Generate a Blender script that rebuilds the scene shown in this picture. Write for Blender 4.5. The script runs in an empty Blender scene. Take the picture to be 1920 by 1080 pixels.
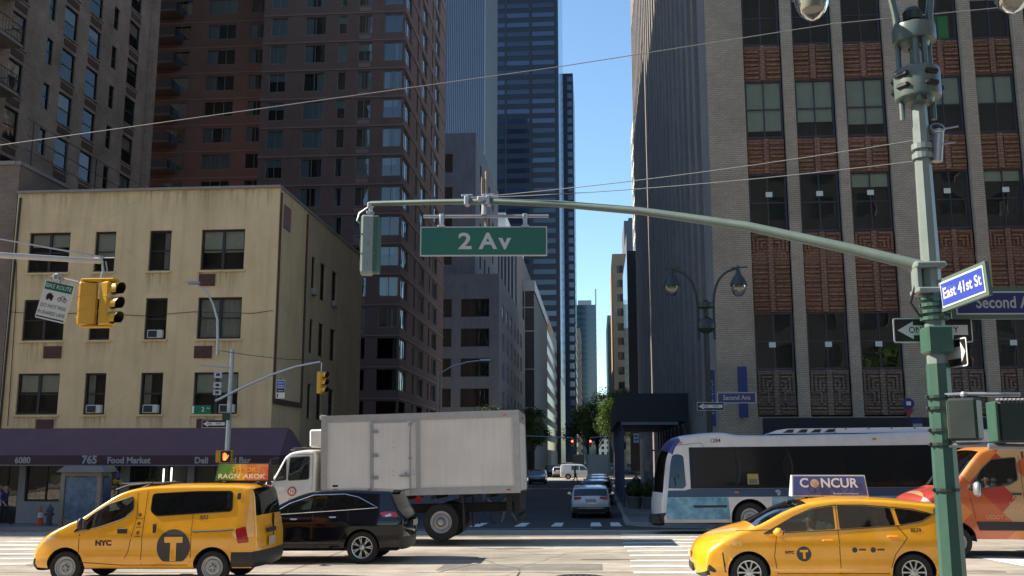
import bpy, bmesh, math, random
from mathutils import Vector, Matrix, noise
from mathutils.geometry import delaunay_2d_cdt
random.seed(11)
R = math.radians
scene = bpy.context.scene
col = scene.collection
# ---------------------------------------------------------------- camera
cam_d = bpy.data.cameras.new('camera'); cam = bpy.data.objects.new('camera', cam_d); col.objects.link(cam)
cam.location = (0, 0, 2.3)
cam.rotation_euler = (R(90 + 9.663), 0, R(4.8126))
cam_d.sensor_width = 36; cam_d.lens = 36 * 1850 / 1920
cam_d.clip_start = 0.1; cam_d.clip_end = 6000
scene.camera = cam
# ---------------------------------------------------------------- sky, sun, exposure
SUN_EL, SUN_OFF = R(40), R(4.5)
sdir = Vector((-math.cos(SUN_EL) * math.cos(SUN_OFF), math.cos(SUN_EL) * math.sin(SUN_OFF), math.sin(SUN_EL)))
world = bpy.data.worlds.new('World'); scene.world = world; world.use_nodes = True
wn = world.node_tree.nodes; wl = world.node_tree.links
sky = wn.new('ShaderNodeTexSky'); sky.sky_type = 'NISHITA'; sky.sun_disc = False
sky.sun_elevation = SUN_EL; sky.sun_rotation = math.atan2(sdir.x, sdir.y)
sky.air_density = 1.0; sky.dust_density = 0.1; sky.ozone_density = 5.0; sky.altitude = 10
wb = wn.new('ShaderNodeMix'); wb.data_type = 'RGBA'; wb.blend_type = 'MULTIPLY'; wb.inputs[0].default_value = 1; wb.inputs[7].default_value = (.93, .93, .84, 1)   # camera's warm white balance
wl.new(sky.outputs[0], wb.inputs[6]); wl.new(wb.outputs[2], wn['Background'].inputs[0]); wn['Background'].inputs[1].default_value = 0.14
sun_d = bpy.data.lights.new('sun', 'SUN'); sun = bpy.data.objects.new('sun', sun_d); col.objects.link(sun)
sun_d.energy = 4.5; sun_d.angle = R(0.53); sun_d.color = (1.0, 0.92, 0.79)
sun.rotation_euler = sdir.to_track_quat('Z', 'Y').to_euler()
scene.view_settings.view_transform = 'Standard'; scene.view_settings.look = 'None'
scene.view_settings.exposure = 1.05; scene.view_settings.gamma = 1
scene.cycles.max_bounces = 8; scene.cycles.transparent_max_bounces = 16
scene.cycles.caustics_reflective = False; scene.cycles.caustics_refractive = False
scene.cycles.sample_clamp_indirect = 6
# ---------------------------------------------------------------- helpers
def ss(a, b, x):
    t = min(1, max(0, (x - a) / (b - a))); return t * t * (3 - 2 * t)
def gz(x, y):                       # gentle fall of the ground to the left and to the west
    return 0.010 * min(0, max(-30, x - 4)) - 0.5 * ss(27, 46, y)
def root_of(o):
    while o.parent: o = o.parent
    return o
def tag(o, label=None, cat=None, group=None, kind=None):
    if label: o['label'] = label
    if cat: o['category'] = cat
    if group: o['group'] = group
    if kind: o['kind'] = kind
    return o
def thing(name, loc, label, cat, group=None, rot=(0, 0, 0)):
    o = bpy.data.objects.new(name, None); col.objects.link(o)
    o.location = loc; o.rotation_euler = rot; o.empty_display_size = .3
    return tag(o, label, cat, group)
def link(name, me, parent=None, loc=None, rot=None):
    o = bpy.data.objects.new(name, me); col.objects.link(o)
    if parent: o.parent = parent
    if loc is not None: o.location = loc
    if rot is not None: o.rotation_euler = rot
    return o
def copy_tree(o, parent=None):
    c = o.copy(); col.objects.link(c); c.parent = parent
    for ch in list(o.children): copy_tree(ch, c)
    return c
class MB:
    def __init__(s): s.v = []; s.f = []; s.m = []; s.mi = 0
    def face(s, pts, mi=None):
        n = len(s.v); s.v += [tuple(p) for p in pts]; s.f.append(tuple(range(n, n + len(pts)))); s.m.append(s.mi if mi is None else mi)
    def mesh_in(s, vs, fs, mi=None):
        n = len(s.v); s.v += [tuple(p) for p in vs]
        for f in fs: s.f.append(tuple(i + n for i in f)); s.m.append(s.mi if mi is None else mi)
    def box(s, x0, x1, y0, y1, z0, z1, M=None, mi=None):
        vs = [Vector(p) for p in ((x0,y0,z0),(x1,y0,z0),(x1,y1,z0),(x0,y1,z0),(x0,y0,z1),(x1,y0,z1),(x1,y1,z1),(x0,y1,z1))]
        if M: vs = [M @ p for p in vs]
        s.mesh_in(vs, ((0,3,2,1),(4,5,6,7),(0,1,5,4),(1,2,6,5),(2,3,7,6),(3,0,4,7)), mi)
    def cbox(s, c, d, M=None, mi=None):
        s.box(c[0]-d[0]/2, c[0]+d[0]/2, c[1]-d[1]/2, c[1]+d[1]/2, c[2]-d[2]/2, c[2]+d[2]/2, M, mi)
    def bbox(s, c, d, b=.02, M=None, mi=None):          # box with chamfered edges
        hx, hy, hz = d[0]/2, d[1]/2, d[2]/2
        vs = []; idx = {}
        for sx in (-1,1):
            for sy in (-1,1):
                for sz in (-1,1):
                    for ax in range(3):
                        p = [hx-b, hy-b, hz-b]; p[ax] += b
                        idx[(sx,sy,sz,ax)] = len(vs)
                        q = Vector((c[0]+sx*p[0], c[1]+sy*p[1], c[2]+sz*p[2])); vs.append(M @ q if M else q)
        fs = []
        def orient(f):
            p = [Vector(vs[i]) for i in f]; n = (p[1]-p[0]).cross(p[2]-p[0]); cc = sum(p, Vector())/len(p)
            c0 = M @ Vector(c) if M else Vector(c)
            return f if n.dot(cc-c0) > 0 else f[::-1]
        o = [(1,2),(0,2),(0,1)]
        for ax in range(3):
            a, b_ = o[ax]
            for sg in (-1,1):
                f = []
                for (u, w) in ((-1,-1),(1,-1),(1,1),(-1,1)):
                    k = [0,0,0]; k[ax]=sg; k[a]=u; k[b_]=w; f.append(idx[(k[0],k[1],k[2],ax)])
                fs.append(orient(tuple(f)))
            for u in (-1,1):
                for w in (-1,1):
                    f = []
                    for t, aa in ((-1,a),(-1,b_),(1,b_),(1,a)):
                        k = [0,0,0]; k[ax]=t; k[a]=u; k[b_]=w; f.append(idx[(k[0],k[1],k[2],aa)])
                    fs.append(orient(tuple(f)))
        for sx in (-1,1):
            for sy in (-1,1):
                for sz in (-1,1): fs.append(orient(tuple(idx[(sx,sy,sz,ax)] for ax in range(3))))
        s.mesh_in(vs, fs, mi)
    def tube(s, pts, r, n=8, caps=True, mi=None):
        pts = [Vector(p) for p in pts]; rs = r if isinstance(r, (list, tuple)) else [r]*len(pts)
        rings = []; up = None
        for i, p in enumerate(pts):
            d = (pts[min(i+1,len(pts)-1)] - pts[max(i-1,0)]).normalized()
            if up is None: up = Vector((0,0,1)) if abs(d.z) < .9 else Vector((1,0,0))
            a = d.cross(up).normalized(); b = a.cross(d).normalized(); up = b
            rings.append([p + (a*math.cos(2*math.pi*k/n) + b*math.sin(2*math.pi*k/n))*rs[i] for k in range(n)])
        vs = [q for rg in rings for q in rg]; fs = []
        for i in range(len(pts)-1):
            for k in range(n):
                k2 = (k+1) % n; fs.append((i*n+k, (i+1)*n+k, (i+1)*n+k2, i*n+k2))
        if caps: fs.append(tuple(range(n))); fs.append(tuple(range((len(pts)-1)*n, len(pts)*n))[::-1])
        s.mesh_in(vs, fs, mi)
    def lathe(s, prof, n=24, M=None, mi=None, ang=2*math.pi):      # prof of (r, z) about z
        vs = []; fs = []; full = ang > 6.28; nn = n if full else n + 1
        for r, z in prof:
            for k in range(nn):
                q = Vector((r*math.cos(ang*k/n), r*math.sin(ang*k/n), z)); vs.append(M @ q if M else q)
        for i in range(len(prof)-1):
            for k in range(n):
                k2 = (k+1) % nn; fs.append((i*nn+k, i*nn+k2, (i+1)*nn+k2, (i+1)*nn+k))
        s.mesh_in(vs, fs, mi)
    def disc(s, c, r, n=20, M=None, mi=None):
        vs = [Vector((c[0]+r*math.cos(2*math.pi*k/n), c[1]+r*math.sin(2*math.pi*k/n), c[2])) for k in range(n)]
        s.mesh_in([M @ q if M else q for q in vs], (tuple(range(n)),), mi)
    def prism(s, poly, y0, y1, M=None, mi=None):          # poly of (x,z) extruded along y
        n = len(poly)
        vs = [Vector((x,y0,z)) for x,z in poly] + [Vector((x,y1,z)) for x,z in poly]
        if M: vs = [M @ q for q in vs]
        area = sum(poly[i][0]*poly[(i+1)%n][1]-poly[(i+1)%n][0]*poly[i][1] for i in range(n))
        fs = [tuple(range(n)), tuple(range(n, 2*n))[::-1]] + [(i+n, (i+1)%n+n, (i+1)%n, i) for i in range(n)]
        if area < 0: fs = [f[::-1] for f in fs]
        s.mesh_in(vs, fs, mi)
    def wall(s, O, U, N, u0, u1, z0, z1, holes, depth=.2, mi=None):    # wall with real openings and reveals
        O, U, N = Vector(O), Vector(U), Vector(N); Z = Vector((0,0,1))
        us = sorted({u0, u1, *[h[0] for h in holes], *[h[1] for h in holes]}); zs = sorted({z0, z1, *[h[2] for h in holes], *[h[3] for h in holes]})
        us = [u for u in us if u0 <= u <= u1]; zs = [z for z in zs if z0 <= z <= z1]
        flip = U.cross(Z).dot(N) < 0
        def q(a,b,c,d): s.face((a,b,c,d) if not flip else (d,c,b,a), mi)
        P = lambda u,z,d=0: O + U*u + Z*z - N*d
        for j in range(len(zs)-1):
            zc = (zs[j]+zs[j+1])/2; run = None
            for i in range(len(us)-1):
                uc = (us[i]+us[i+1])/2
                solid = not any(h[0] < uc < h[1] and h[2] < zc < h[3] for h in holes)
                if solid and run is None: run = us[i]
                if (not solid or i == len(us)-2) and run is not None:
                    e = us[i+1] if solid else us[i]
                    q(P(run,zs[j]), P(e,zs[j]), P(e,zs[j+1]), P(run,zs[j+1])); run = None
        for h in holes:
            a,b,c,d = h[:4]
            q(P(a,c), P(a,c,depth), P(b,c,depth), P(b,c)); q(P(a,d,depth), P(a,d), P(b,d), P(b,d,depth))
            q(P(a,c,depth), P(a,c), P(a,d), P(a,d,depth)); q(P(b,c), P(b,c,depth), P(b,d,depth), P(b,d))
    def data(s, name, mats, smooth=False, off=None, angle=None):
        me = bpy.data.meshes.new(name)
        vs = s.v if off is None else [(v[0]-off[0], v[1]-off[1], v[2]-off[2]) for v in s.v]
        me.from_pydata(vs, [], s.f); 
        mats = mats if isinstance(mats, (list, tuple)) else [mats]
        for m in mats: me.materials.append(m)
        if len(mats) > 1: me.polygons.foreach_set('material_index', s.m)
        if smooth: 
            me.polygons.foreach_set('use_smooth', [True]*len(me.polygons))
            me.set_sharp_from_angle(angle=angle if angle else R(35))
        me.update(); return me
    def build(s, name, mats, parent=None, smooth=False, world=False, angle=None):
        off = None
        if world and parent: off = root_of(parent).location
        return link(name, s.data(name, mats, smooth, off, angle), parent)
# ---------------------------------------------------------------- materials
MAT = {}
def mat(name, c=(.5,.5,.5), rough=.6, metal=0, spec=.5, coat=0, emit=None, estr=0, var=0, vscale=3, bump=0, bscale=40, alpha=None):
    if name in MAT: return MAT[name]
    m = bpy.data.materials.new(name); m.use_nodes = True; nt = m.node_tree; b = nt.nodes['Principled BSDF']
    b.inputs['Base Color'].default_value = (*c, 1); b.inputs['Roughness'].default_value = rough; b.inputs['Metallic'].default_value = metal
    b.inputs['Specular IOR Level'].default_value = spec; b.inputs['Coat Weight'].default_value = coat; b.inputs['Coat Roughness'].default_value = .04
    if emit: b.inputs['Emission Color'].default_value = (*emit, 1); b.inputs['Emission Strength'].default_value = estr
    if var or bump:
        tc = nt.nodes.new('ShaderNodeTexCoord')
        if var:
            n = nt.nodes.new('ShaderNodeTexNoise'); n.inputs['Scale'].default_value = vscale; n.inputs['Detail'].default_value = 6; n.inputs['Roughness'].default_value = .65
            nt.links.new(tc.outputs['Object'], n.inputs['Vector'])
            r = nt.nodes.new('ShaderNodeMapRange'); r.inputs[1].default_value = .25; r.inputs[2].default_value = .75; r.inputs[3].default_value = 1-var; r.inputs[4].default_value = 1+var
            nt.links.new(n.outputs[0], r.inputs[0])
            mx = nt.nodes.new('ShaderNodeMix'); mx.data_type = 'RGBA'; mx.blend_type = 'MULTIPLY'; mx.inputs[0].default_value = 1
            mx.inputs[6].default_value = (*c, 1); nt.links.new(r.outputs[0], mx.inputs[7]); nt.links.new(mx.outputs[2], b.inputs['Base Color'])
            r2 = nt.nodes.new('ShaderNodeMapRange'); r2.inputs[3].default_value = max(.02, rough-.08); r2.inputs[4].default_value = min(1, rough+.1)
            nt.links.new(n.outputs[0], r2.inputs[0]); nt.links.new(r2.outputs[0], b.inputs['Roughness'])
        if bump:
            n = nt.nodes.new('ShaderNodeTexNoise'); n.inputs['Scale'].default_value = bscale; n.inputs['Detail'].default_value = 4
            nt.links.new(tc.outputs['Object'], n.inputs['Vector'])
            bp = nt.nodes.new('ShaderNodeBump'); bp.inputs['Strength'].default_value = bump; bp.inputs['Distance'].default_value = .01
            nt.links.new(n.outputs[0], bp.inputs['Height']); nt.links.new(bp.outputs[0], b.inputs['Normal'])
    MAT[name] = m; return m
def nodes_of(name):
    m = bpy.data.materials.new(name); m.use_nodes = True; MAT[name] = m
    return m, m.node_tree, m.node_tree.nodes['Principled BSDF']
def N(nt, t, **kw):
    n = nt.nodes.new('ShaderNode' + t)
    for k, v in kw.items():
        if k.startswith('i_'): n.inputs[int(k[2:])].default_value = v
        else: setattr(n, k, v)
    return n
def wallcoord(nt):                    # (x+y, z) lies flat on walls of either direction
    g = N(nt, 'NewGeometry'); s = N(nt, 'SeparateXYZ'); nt.links.new(g.outputs['Position'], s.inputs[0])
    a = N(nt, 'Math', operation='ADD'); nt.links.new(s.outputs[0], a.inputs[0]); nt.links.new(s.outputs[1], a.inputs[1])
    c = N(nt, 'CombineXYZ'); nt.links.new(a.outputs[0], c.inputs[0]); nt.links.new(s.outputs[2], c.inputs[1])
    return g.outputs['Position'], c.outputs[0]
def brick(name, c1, c2, mortar, row=.1, width=.26, ms=.012, stain=.25, rough=.85):
    m, nt, b = nodes_of(name); L = nt.links; pos, wc = wallcoord(nt)
    bt = N(nt, 'TexBrick'); L.new(wc, bt.inputs['Vector'])
    bt.inputs['Color1'].default_value = (*c1,1); bt.inputs['Color2'].default_value = (*c2,1); bt.inputs['Mortar'].default_value = (*mortar,1)
    bt.inputs['Scale'].default_value = 1; bt.inputs['Mortar Size'].default_value = ms; bt.inputs['Brick Width'].default_value = width; bt.inputs['Row Height'].default_value = row; bt.inputs['Bias'].default_value = -.1
    n = N(nt, 'TexNoise'); n.inputs['Scale'].default_value = .35; n.inputs['Detail'].default_value = 7; n.inputs['Roughness'].default_value = .7; L.new(pos, n.inputs['Vector'])
    r = N(nt, 'MapRange', i_1=.3, i_2=.7, i_3=1-stain, i_4=1+stain); L.new(n.outputs[0], r.inputs[0])
    mx = N(nt, 'Mix', data_type='RGBA', blend_type='MULTIPLY'); mx.inputs[0].default_value = 1; L.new(bt.outputs[0], mx.inputs[6]); L.new(r.outputs[0], mx.inputs[7])
    L.new(mx.outputs[2], b.inputs['Base Color']); b.inputs['Roughness'].default_value = rough; b.inputs['Specular IOR Level'].default_value = .25
    bp = N(nt, 'Bump'); bp.inputs['Strength'].default_value = .5; bp.inputs['Distance'].default_value = .012; bp.invert = True; L.new(bt.outputs['Fac'], bp.inputs['Height']); L.new(bp.outputs[0], b.inputs['Normal'])
    return m
def glass(name, tint=(.5,.55,.55), refl=1.0, rough=.02, wavy=0, f0=.06):
    m, nt, b = nodes_of(name); L = nt.links; nt.nodes.remove(b)
    out = nt.nodes['Material Output']; tr = N(nt, 'BsdfTransparent'); tr.inputs[0].default_value = (*tint, 1)
    gl = N(nt, 'BsdfGlossy'); gl.inputs['Roughness'].default_value = rough; gl.inputs[0].default_value = (refl, refl, refl, 1)
    lw = N(nt, 'LayerWeight'); lw.inputs[0].default_value = .25
    r = N(nt, 'MapRange', i_1=0, i_2=1, i_3=f0, i_4=.9); L.new(lw.outputs['Fresnel'], r.inputs[0])
    mx = N(nt, 'MixShader'); L.new(r.outputs[0], mx.inputs[0]); L.new(tr.outputs[0], mx.inputs[1]); L.new(gl.outputs[0], mx.inputs[2]); L.new(mx.outputs[0], out.inputs[0])
    if wavy:
        tc = N(nt, 'NewGeometry'); n = N(nt, 'TexNoise'); n.inputs['Scale'].default_value = .55; n.inputs['Detail'].default_value = 1.5; L.new(tc.outputs['Position'], n.inputs['Vector'])
        bp = N(nt, 'Bump'); bp.inputs['Strength'].default_value = wavy; bp.inputs['Distance'].default_value = .05; L.new(n.outputs[0], bp.inputs['Height']); L.new(bp.outputs[0], gl.inputs['Normal'])
    return m
_font_cache = {}
def text_mesh(s, size, bold=0.0, sx=1.0, shear=0, align='CENTER', space=1.0):
    key = (s, size, bold, sx, shear, align, space)
    if key in _font_cache: return _font_cache[key]
    cu = bpy.data.curves.new('lettering', 'FONT'); cu.body = s; cu.size = size; cu.align_x = align; cu.align_y = 'CENTER'; cu.offset = bold; cu.shear = shear
    cu.resolution_u = 3; cu.space_character = space
    o = bpy.data.objects.new('lettering', cu)
    me = bpy.data.meshes.new_from_object(o)
    vs = [(v.co.x*sx, v.co.y) for v in me.vertices]; fs = [tuple(p.vertices) for p in me.polygons]
    bpy.data.objects.remove(o); bpy.data.curves.remove(cu); bpy.data.meshes.remove(me)
    _font_cache[key] = (vs, fs); return vs, fs
def lettering(s, size, M, m, parent, name='lettering', bold=0.0, sx=1.0, shear=0, align='CENTER', fn=None, space=1.0):
    # M maps (x right, y out of the face, z up) of the plate into the parent's space
    vs, fs = text_mesh(s, size, bold, sx, shear, align, space)
    if fn: pts = [fn(x, z) for x, z in vs]
    else: pts = [M @ Vector((x, 0, z)) for x, z in vs]
    b = MB(); b.mesh_in(pts, fs); return b.build(name, m, parent)
def T(x, y, z, rz=0, rx=0, ry=0):
    return Matrix.Translation((x,y,z)) @ Matrix.Rotation(rz,4,'Z') @ Matrix.Rotation(ry,4,'Y') @ Matrix.Rotation(rx,4,'X')
RX90 = Matrix.Rotation(R(90),4,'X')
# ---------------------------------------------------------------- ground materials
def paving(name, base, var, joint=None, jw=.012, speck=.25, patch=0.35, rough=.9, crack=True):
    m, nt, b = nodes_of(name); L = nt.links
    g = N(nt, 'NewGeometry'); pos = g.outputs['Position']
    n1 = N(nt, 'TexNoise'); n1.inputs['Scale'].default_value = .22; n1.inputs['Detail'].default_value = 8; n1.inputs['Roughness'].default_value = .7
    mp = N(nt, 'Mapping'); mp.inputs['Scale'].default_value = (.35, 1.6, 1); L.new(pos, mp.inputs[0]); L.new(mp.outputs[0], n1.inputs['Vector'])
    n2 = N(nt, 'TexNoise'); n2.inputs['Scale'].default_value = 38; n2.inputs['Detail'].default_value = 3; L.new(pos, n2.inputs['Vector'])
    n3 = N(nt, 'TexNoise'); n3.inputs['Scale'].default_value = 1.7; n3.inputs['Detail'].default_value = 5; L.new(pos, n3.inputs['Vector'])
    r1 = N(nt, 'MapRange', i_1=.3, i_2=.7, i_3=1-patch, i_4=1+patch*.5); L.new(n1.outputs[0], r1.inputs[0])
    r2 = N(nt, 'MapRange', i_1=.3, i_2=.7, i_3=1-speck, i_4=1+speck); L.new(n2.outputs[0], r2.inputs[0])
    r3 = N(nt, 'MapRange', i_1=.3, i_2=.7, i_3=1-var, i_4=1+var); L.new(n3.outputs[0], r3.inputs[0])
    a = N(nt, 'Math', operation='MULTIPLY'); L.new(r1.outputs[0], a.inputs[0]); L.new(r2.outputs[0], a.inputs[1])
    a2 = N(nt, 'Math', operation='MULTIPLY'); L.new(a.outputs[0], a2.inputs[0]); L.new(r3.outputs[0], a2.inputs[1]); last = a2
    if crack:
        v = N(nt, 'TexVoronoi', feature='DISTANCE_TO_EDGE'); v.inputs['Scale'].default_value = .23
        nn = N(nt, 'TexNoise'); nn.inputs['Scale'].default_value = 1.1; nn.inputs['Detail'].default_value = 5; L.new(pos, nn.inputs['Vector'])
        mxv = N(nt, 'Mix', data_type='VECTOR'); mxv.inputs[0].default_value = .16; L.new(pos, mxv.inputs[4]); L.new(nn.outputs[1], mxv.inputs[5]); L.new(mxv.outputs[1], v.inputs['Vector'])
        rc = N(nt, 'MapRange', i_1=.0, i_2=.006, i_3=.55, i_4=1); L.new(v.outputs['Distance'], rc.inputs[0])
        a3 = N(nt, 'Math', operation='MULTIPLY'); L.new(last.outputs[0], a3.inputs[0]); L.new(rc.outputs[0], a3.inputs[1]); last = a3
    if joint:
        bt = N(nt, 'TexBrick'); bt.offset = 0; bt.inputs['Scale'].default_value = 1; bt.inputs['Brick Width'].default_value = joint[0]; bt.inputs['Row Height'].default_value = joint[1]; bt.inputs['Mortar Size'].default_value = jw
        bt.inputs['Color1'].default_value = (1,1,1,1); bt.inputs['Color2'].default_value = (.86,.86,.86,1); bt.inputs['Mortar'].default_value = (.45,.45,.45,1); L.new(pos, bt.inputs['Vector'])
        a4 = N(nt, 'Mix', data_type='RGBA', blend_type='MULTIPLY'); a4.inputs[0].default_value = 1; L.new(last.outputs[0], a4.inputs[6]); L.new(bt.outputs[0], a4.inputs[7])
        src = a4.outputs[2]
    else: src = last.outputs[0]
    mx = N(nt, 'Mix', data_type='RGBA', blend_type='MULTIPLY'); mx.inputs[0].default_value = 1; mx.inputs[6].default_value = (*base,1); L.new(src, mx.inputs[7]); L.new(mx.outputs[2], b.inputs['Base Color'])
    b.inputs['Roughness'].default_value = rough; b.inputs['Specular IOR Level'].default_value = .3
    bp = N(nt, 'Bump'); bp.inputs['Strength'].default_value = .35; bp.inputs['Distance'].default_value = .006; L.new(n2.outputs[0], bp.inputs['Height']); L.new(bp.outputs[0], b.inputs['Normal'])
    return m
paving('avenue_concrete', (.405,.355,.288), .16, joint=None, patch=.5)
paving('street_asphalt', (.062,.062,.066), .2, patch=.3)
paving('pavement_concrete', (.19,.185,.175), .12, joint=(1.5,1.5), jw=.014, patch=.3, crack=False)
paving('paint_white', (.78,.77,.72), .10, speck=.3, patch=.25, rough=.7)
mat('kerb_stone', (.24,.235,.225), .8, var=.2, vscale=4)
mat('earth', (.11,.105,.1), .95, var=.2)
def sheet(name, x0, x1, y0, y1, nx, ny, dz, m, label=None):
    b = MB(); vs = []
    for j in range(ny+1):
        for i in range(nx+1):
            x = x0+(x1-x0)*i/nx; y = y0+(y1-y0)*j/ny; vs.append((x, y, gz(x,y)+dz))
    b.mesh_in(vs, [(j*(nx+1)+i, j*(nx+1)+i+1, (j+1)*(nx+1)+i+1, (j+1)*(nx+1)+i) for j in range(ny) for i in range(nx)])
    o = b.build(name, m, smooth=True); return tag(o, label, kind='structure')
b = MB(); b.face(((-3000,-800,-1.6),(3000,-800,-1.6),(3000,4000,-1.6),(-3000,4000,-1.6))); tag(b.build('ground', MAT['earth']), kind='structure')
CURB_Y = 36.0
tag(sheet('avenue_road', -150, 150, 10.6, CURB_Y+3, 150, 60, 0, MAT['avenue_concrete']))
sheet('side_street_road', -13.2, 5.0, CURB_Y-.4, 620, 9, 200, .004, MAT['street_asphalt'])
sheet('cross_avenue_road', -120, 120, 119.5, 136.5, 60, 4, .009, MAT['avenue_concrete'])
def sidewalk(name, path, inner, h=.15, kerb=.16):
    # path: kerb line, inner: far line of same length; kerb stones as a separate band
    b = MB(); k = MB(); n = len(path)
    def z(p): return gz(p[0], p[1])
    inn = []
    for i, p in enumerate(path):
        d = Vector((inner[i][0]-p[0], inner[i][1]-p[1])); 
        q = Vector(p) + d.normalized()*kerb; inn.append((q.x, q.y))
    for i in range(n-1):
        a, c = path[i], path[i+1]; ai, ci = inn[i], inn[i+1]
        k.face([(a[0],a[1],z(a)-.1),(c[0],c[1],z(c)-.1),(c[0],c[1],z(c)+h),(a[0],a[1],z(a)+h)])
        k.face([(a[0],a[1],z(a)+h),(c[0],c[1],z(c)+h),(ci[0],ci[1],z(ci)+h),(ai[0],ai[1],z(ai)+h)])
        m_ = 5
        for j in range(m_):
            def L(u, v, t): return (u[0]+(v[0]-u[0])*t, u[1]+(v[1]-u[1])*t)
            p00, p10 = L(ai, inner[i], j/m_), L(ci, inner[i+1], j/m_); p01, p11 = L(ai, inner[i], (j+1)/m_), L(ci, inner[i+1], (j+1)/m_)
            f = [(p[0],p[1],z(p)+h-.002) for p in (p00,p10,p11,p01)]
            b.face(f)
    o = b.build(name, MAT['pavement_concrete']); tag(o, kind='structure')
    kk = k.build('kerb', MAT['kerb_stone'], o)
    return o
def arc(cx, cy, r, a0, a1, n=10): return [(cx+r*math.cos(R(a0+(a1-a0)*i/n)), cy+r*math.sin(R(a0+(a1-a0)*i/n))) for i in range(n+1)]
def steps(a, b_, n): return [(a[0]+(b_[0]-a[0])*i/n, a[1]+(b_[1]-a[1])*i/n) for i in range(n)]
LX, RXX = -9.3, 1.15
p = steps((-150,CURB_Y),(LX-3.5,CURB_Y),60) + arc(LX-3.5, CURB_Y+3.5, 3.5, -90, 0)
inn = [(x, 44.0) if x < -14.6 else (-14.6, 44.0) for x, y in p]; inn[-11:] = [(-14.6,44)]*11
p2 = p + steps((LX,CURB_Y+4),(LX,119),24)[1:] + [(LX,119)]; inn2 = inn + [(-14.6 if y < 90 else -20, max(44,y)) for x,y in p2[len(p):]]
sidewalk('pavement_left', p2, inn2)
p = [(RXX,119)] + steps((RXX,118),(RXX,CURB_Y+5.5),24) + arc(RXX+5.5, CURB_Y+5.5, 5.5, 180, 270) + steps((RXX+6,CURB_Y),(150,CURB_Y),50) + [(150,CURB_Y)]
inn = [(6.0, max(44,y)) if x < RXX+5.4 else (max(6.0,x), 44) for x, y in p]
sidewalk('pavement_right', p, inn)
sidewalk('pavement_far_left', steps((LX,137),(LX,600),30)+[(LX,600)], steps((-14.6,137),(-14.6,600),30)+[(-14.6,600)])
sidewalk('pavement_far_right', (steps((RXX,132.5),(RXX,600),30)+[(RXX,600)])[::-1], (steps((6.2,132.5),(6.2,600),30)+[(6.2,600)])[::-1])
p = [(x, 10.6) for x in range(150,-151,-4)]
sidewalk('pavement_near', p, [(x, -12) for x,_ in p])
# ---------------------------------------------------------------- painted markings, each patch a sheet 5 mm proud
def marking(name, quads, label=None, dz=.006):
    b = MB()
    for q in quads:
        n = 6
        for i in range(n):
            def L(u,v,t): return (u[0]+(v[0]-u[0])*t, u[1]+(v[1]-u[1])*t)
            a0,a1 = L(q[0],q[1],i/n),L(q[0],q[1],(i+1)/n); b0,b1 = L(q[3],q[2],i/n),L(q[3],q[2],(i+1)/n)
            b.face([(p[0],p[1],gz(*p)+dz) for p in (a0,a1,b1,b0)])
    o = b.build(name, MAT['paint_white']); o.name = name; return tag(o, kind='structure')
def rect(x0,x1,y0,y1): return [(x0,y0),(x1,y0),(x1,y1),(x0,y1)]
cw = thing('crosswalk', (3,26,gz(3,26)), 'white ladder crosswalk bars across the avenue under the wagon taxi', 'crosswalk')
cw['kind'] = 'structure'
def bar(parent, name, q):
    b = MB(); n = 6; off = parent.location
    for i in range(n):
        L = lambda u,v,t: (u[0]+(v[0]-u[0])*t, u[1]+(v[1]-u[1])*t)
        a0,a1 = L(q[0],q[1],i/n),L(q[0],q[1],(i+1)/n); b0,b1 = L(q[3],q[2],i/n),L(q[3],q[2],(i+1)/n)
        b.face([(p[0],p[1],gz(*p)+.008) for p in (a0,a1,b1,b0)])
    return b.build(name, MAT['paint_white'], parent, world=True)
for y in (33.6,32.45,31.3,30.1,28.95,27.75,26.6,25.45,24.3,23.1,21.95,20.8,19.65,18.5,17.3,16.1):
    bar(cw, 'bar', rect(.72+random.uniform(-.04,.04), 4.6+random.uniform(-.1,.1), y-.17, y+.17))
cw2 = thing('crosswalk', (-15,26,gz(-15,26)), 'white ladder crosswalk bars beside the front of the minivan taxi', 'crosswalk')
cw2['kind'] = 'structure'
for y in (31.5,30.2,28.9,27.6,26.3,25.0,23.8,22.6,21.4,20.2,19.0,17.8):
    bar(cw2, 'bar', rect(-17.6, -13.2+random.uniform(-.2,.2), y-.17, y+.17))
cw3 = thing('crosswalk', (-4,41.5,gz(-4,41.5)), 'short shaded crosswalk bars across the mouth of the side street', 'crosswalk')
cw3['kind'] = 'structure'
for x in (-8.2,-6.6,-4.85,-3.05,-1.6,-.05,.75): bar(cw3, 'bar', [(x-.22,39.7),(x+.22,39.7),(x+.17,43.6),(x-.2,43.6)])
marking('stop_line', [rect(-9.0,-.2,36.6,36.85)], dz=.012)
marking('far_stop_line', [rect(-9.0,1.0,117.6,118.3)], dz=.014)
marking('lane_line', [[(8.6,24.6),(9.6,24.6),(10.6,20.6),(9.2,20.6)]], dz=.009)
marking('lane_line', [rect(-34+6*i,-31+6*i,20.35,20.47) for i in range(2)] + [rect(12+6*i,15+6*i,20.35,20.47) for i in range(3)] + [rect(-34+6*i,-31+6*i,27.0,27.12) for i in range(2)])
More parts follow.
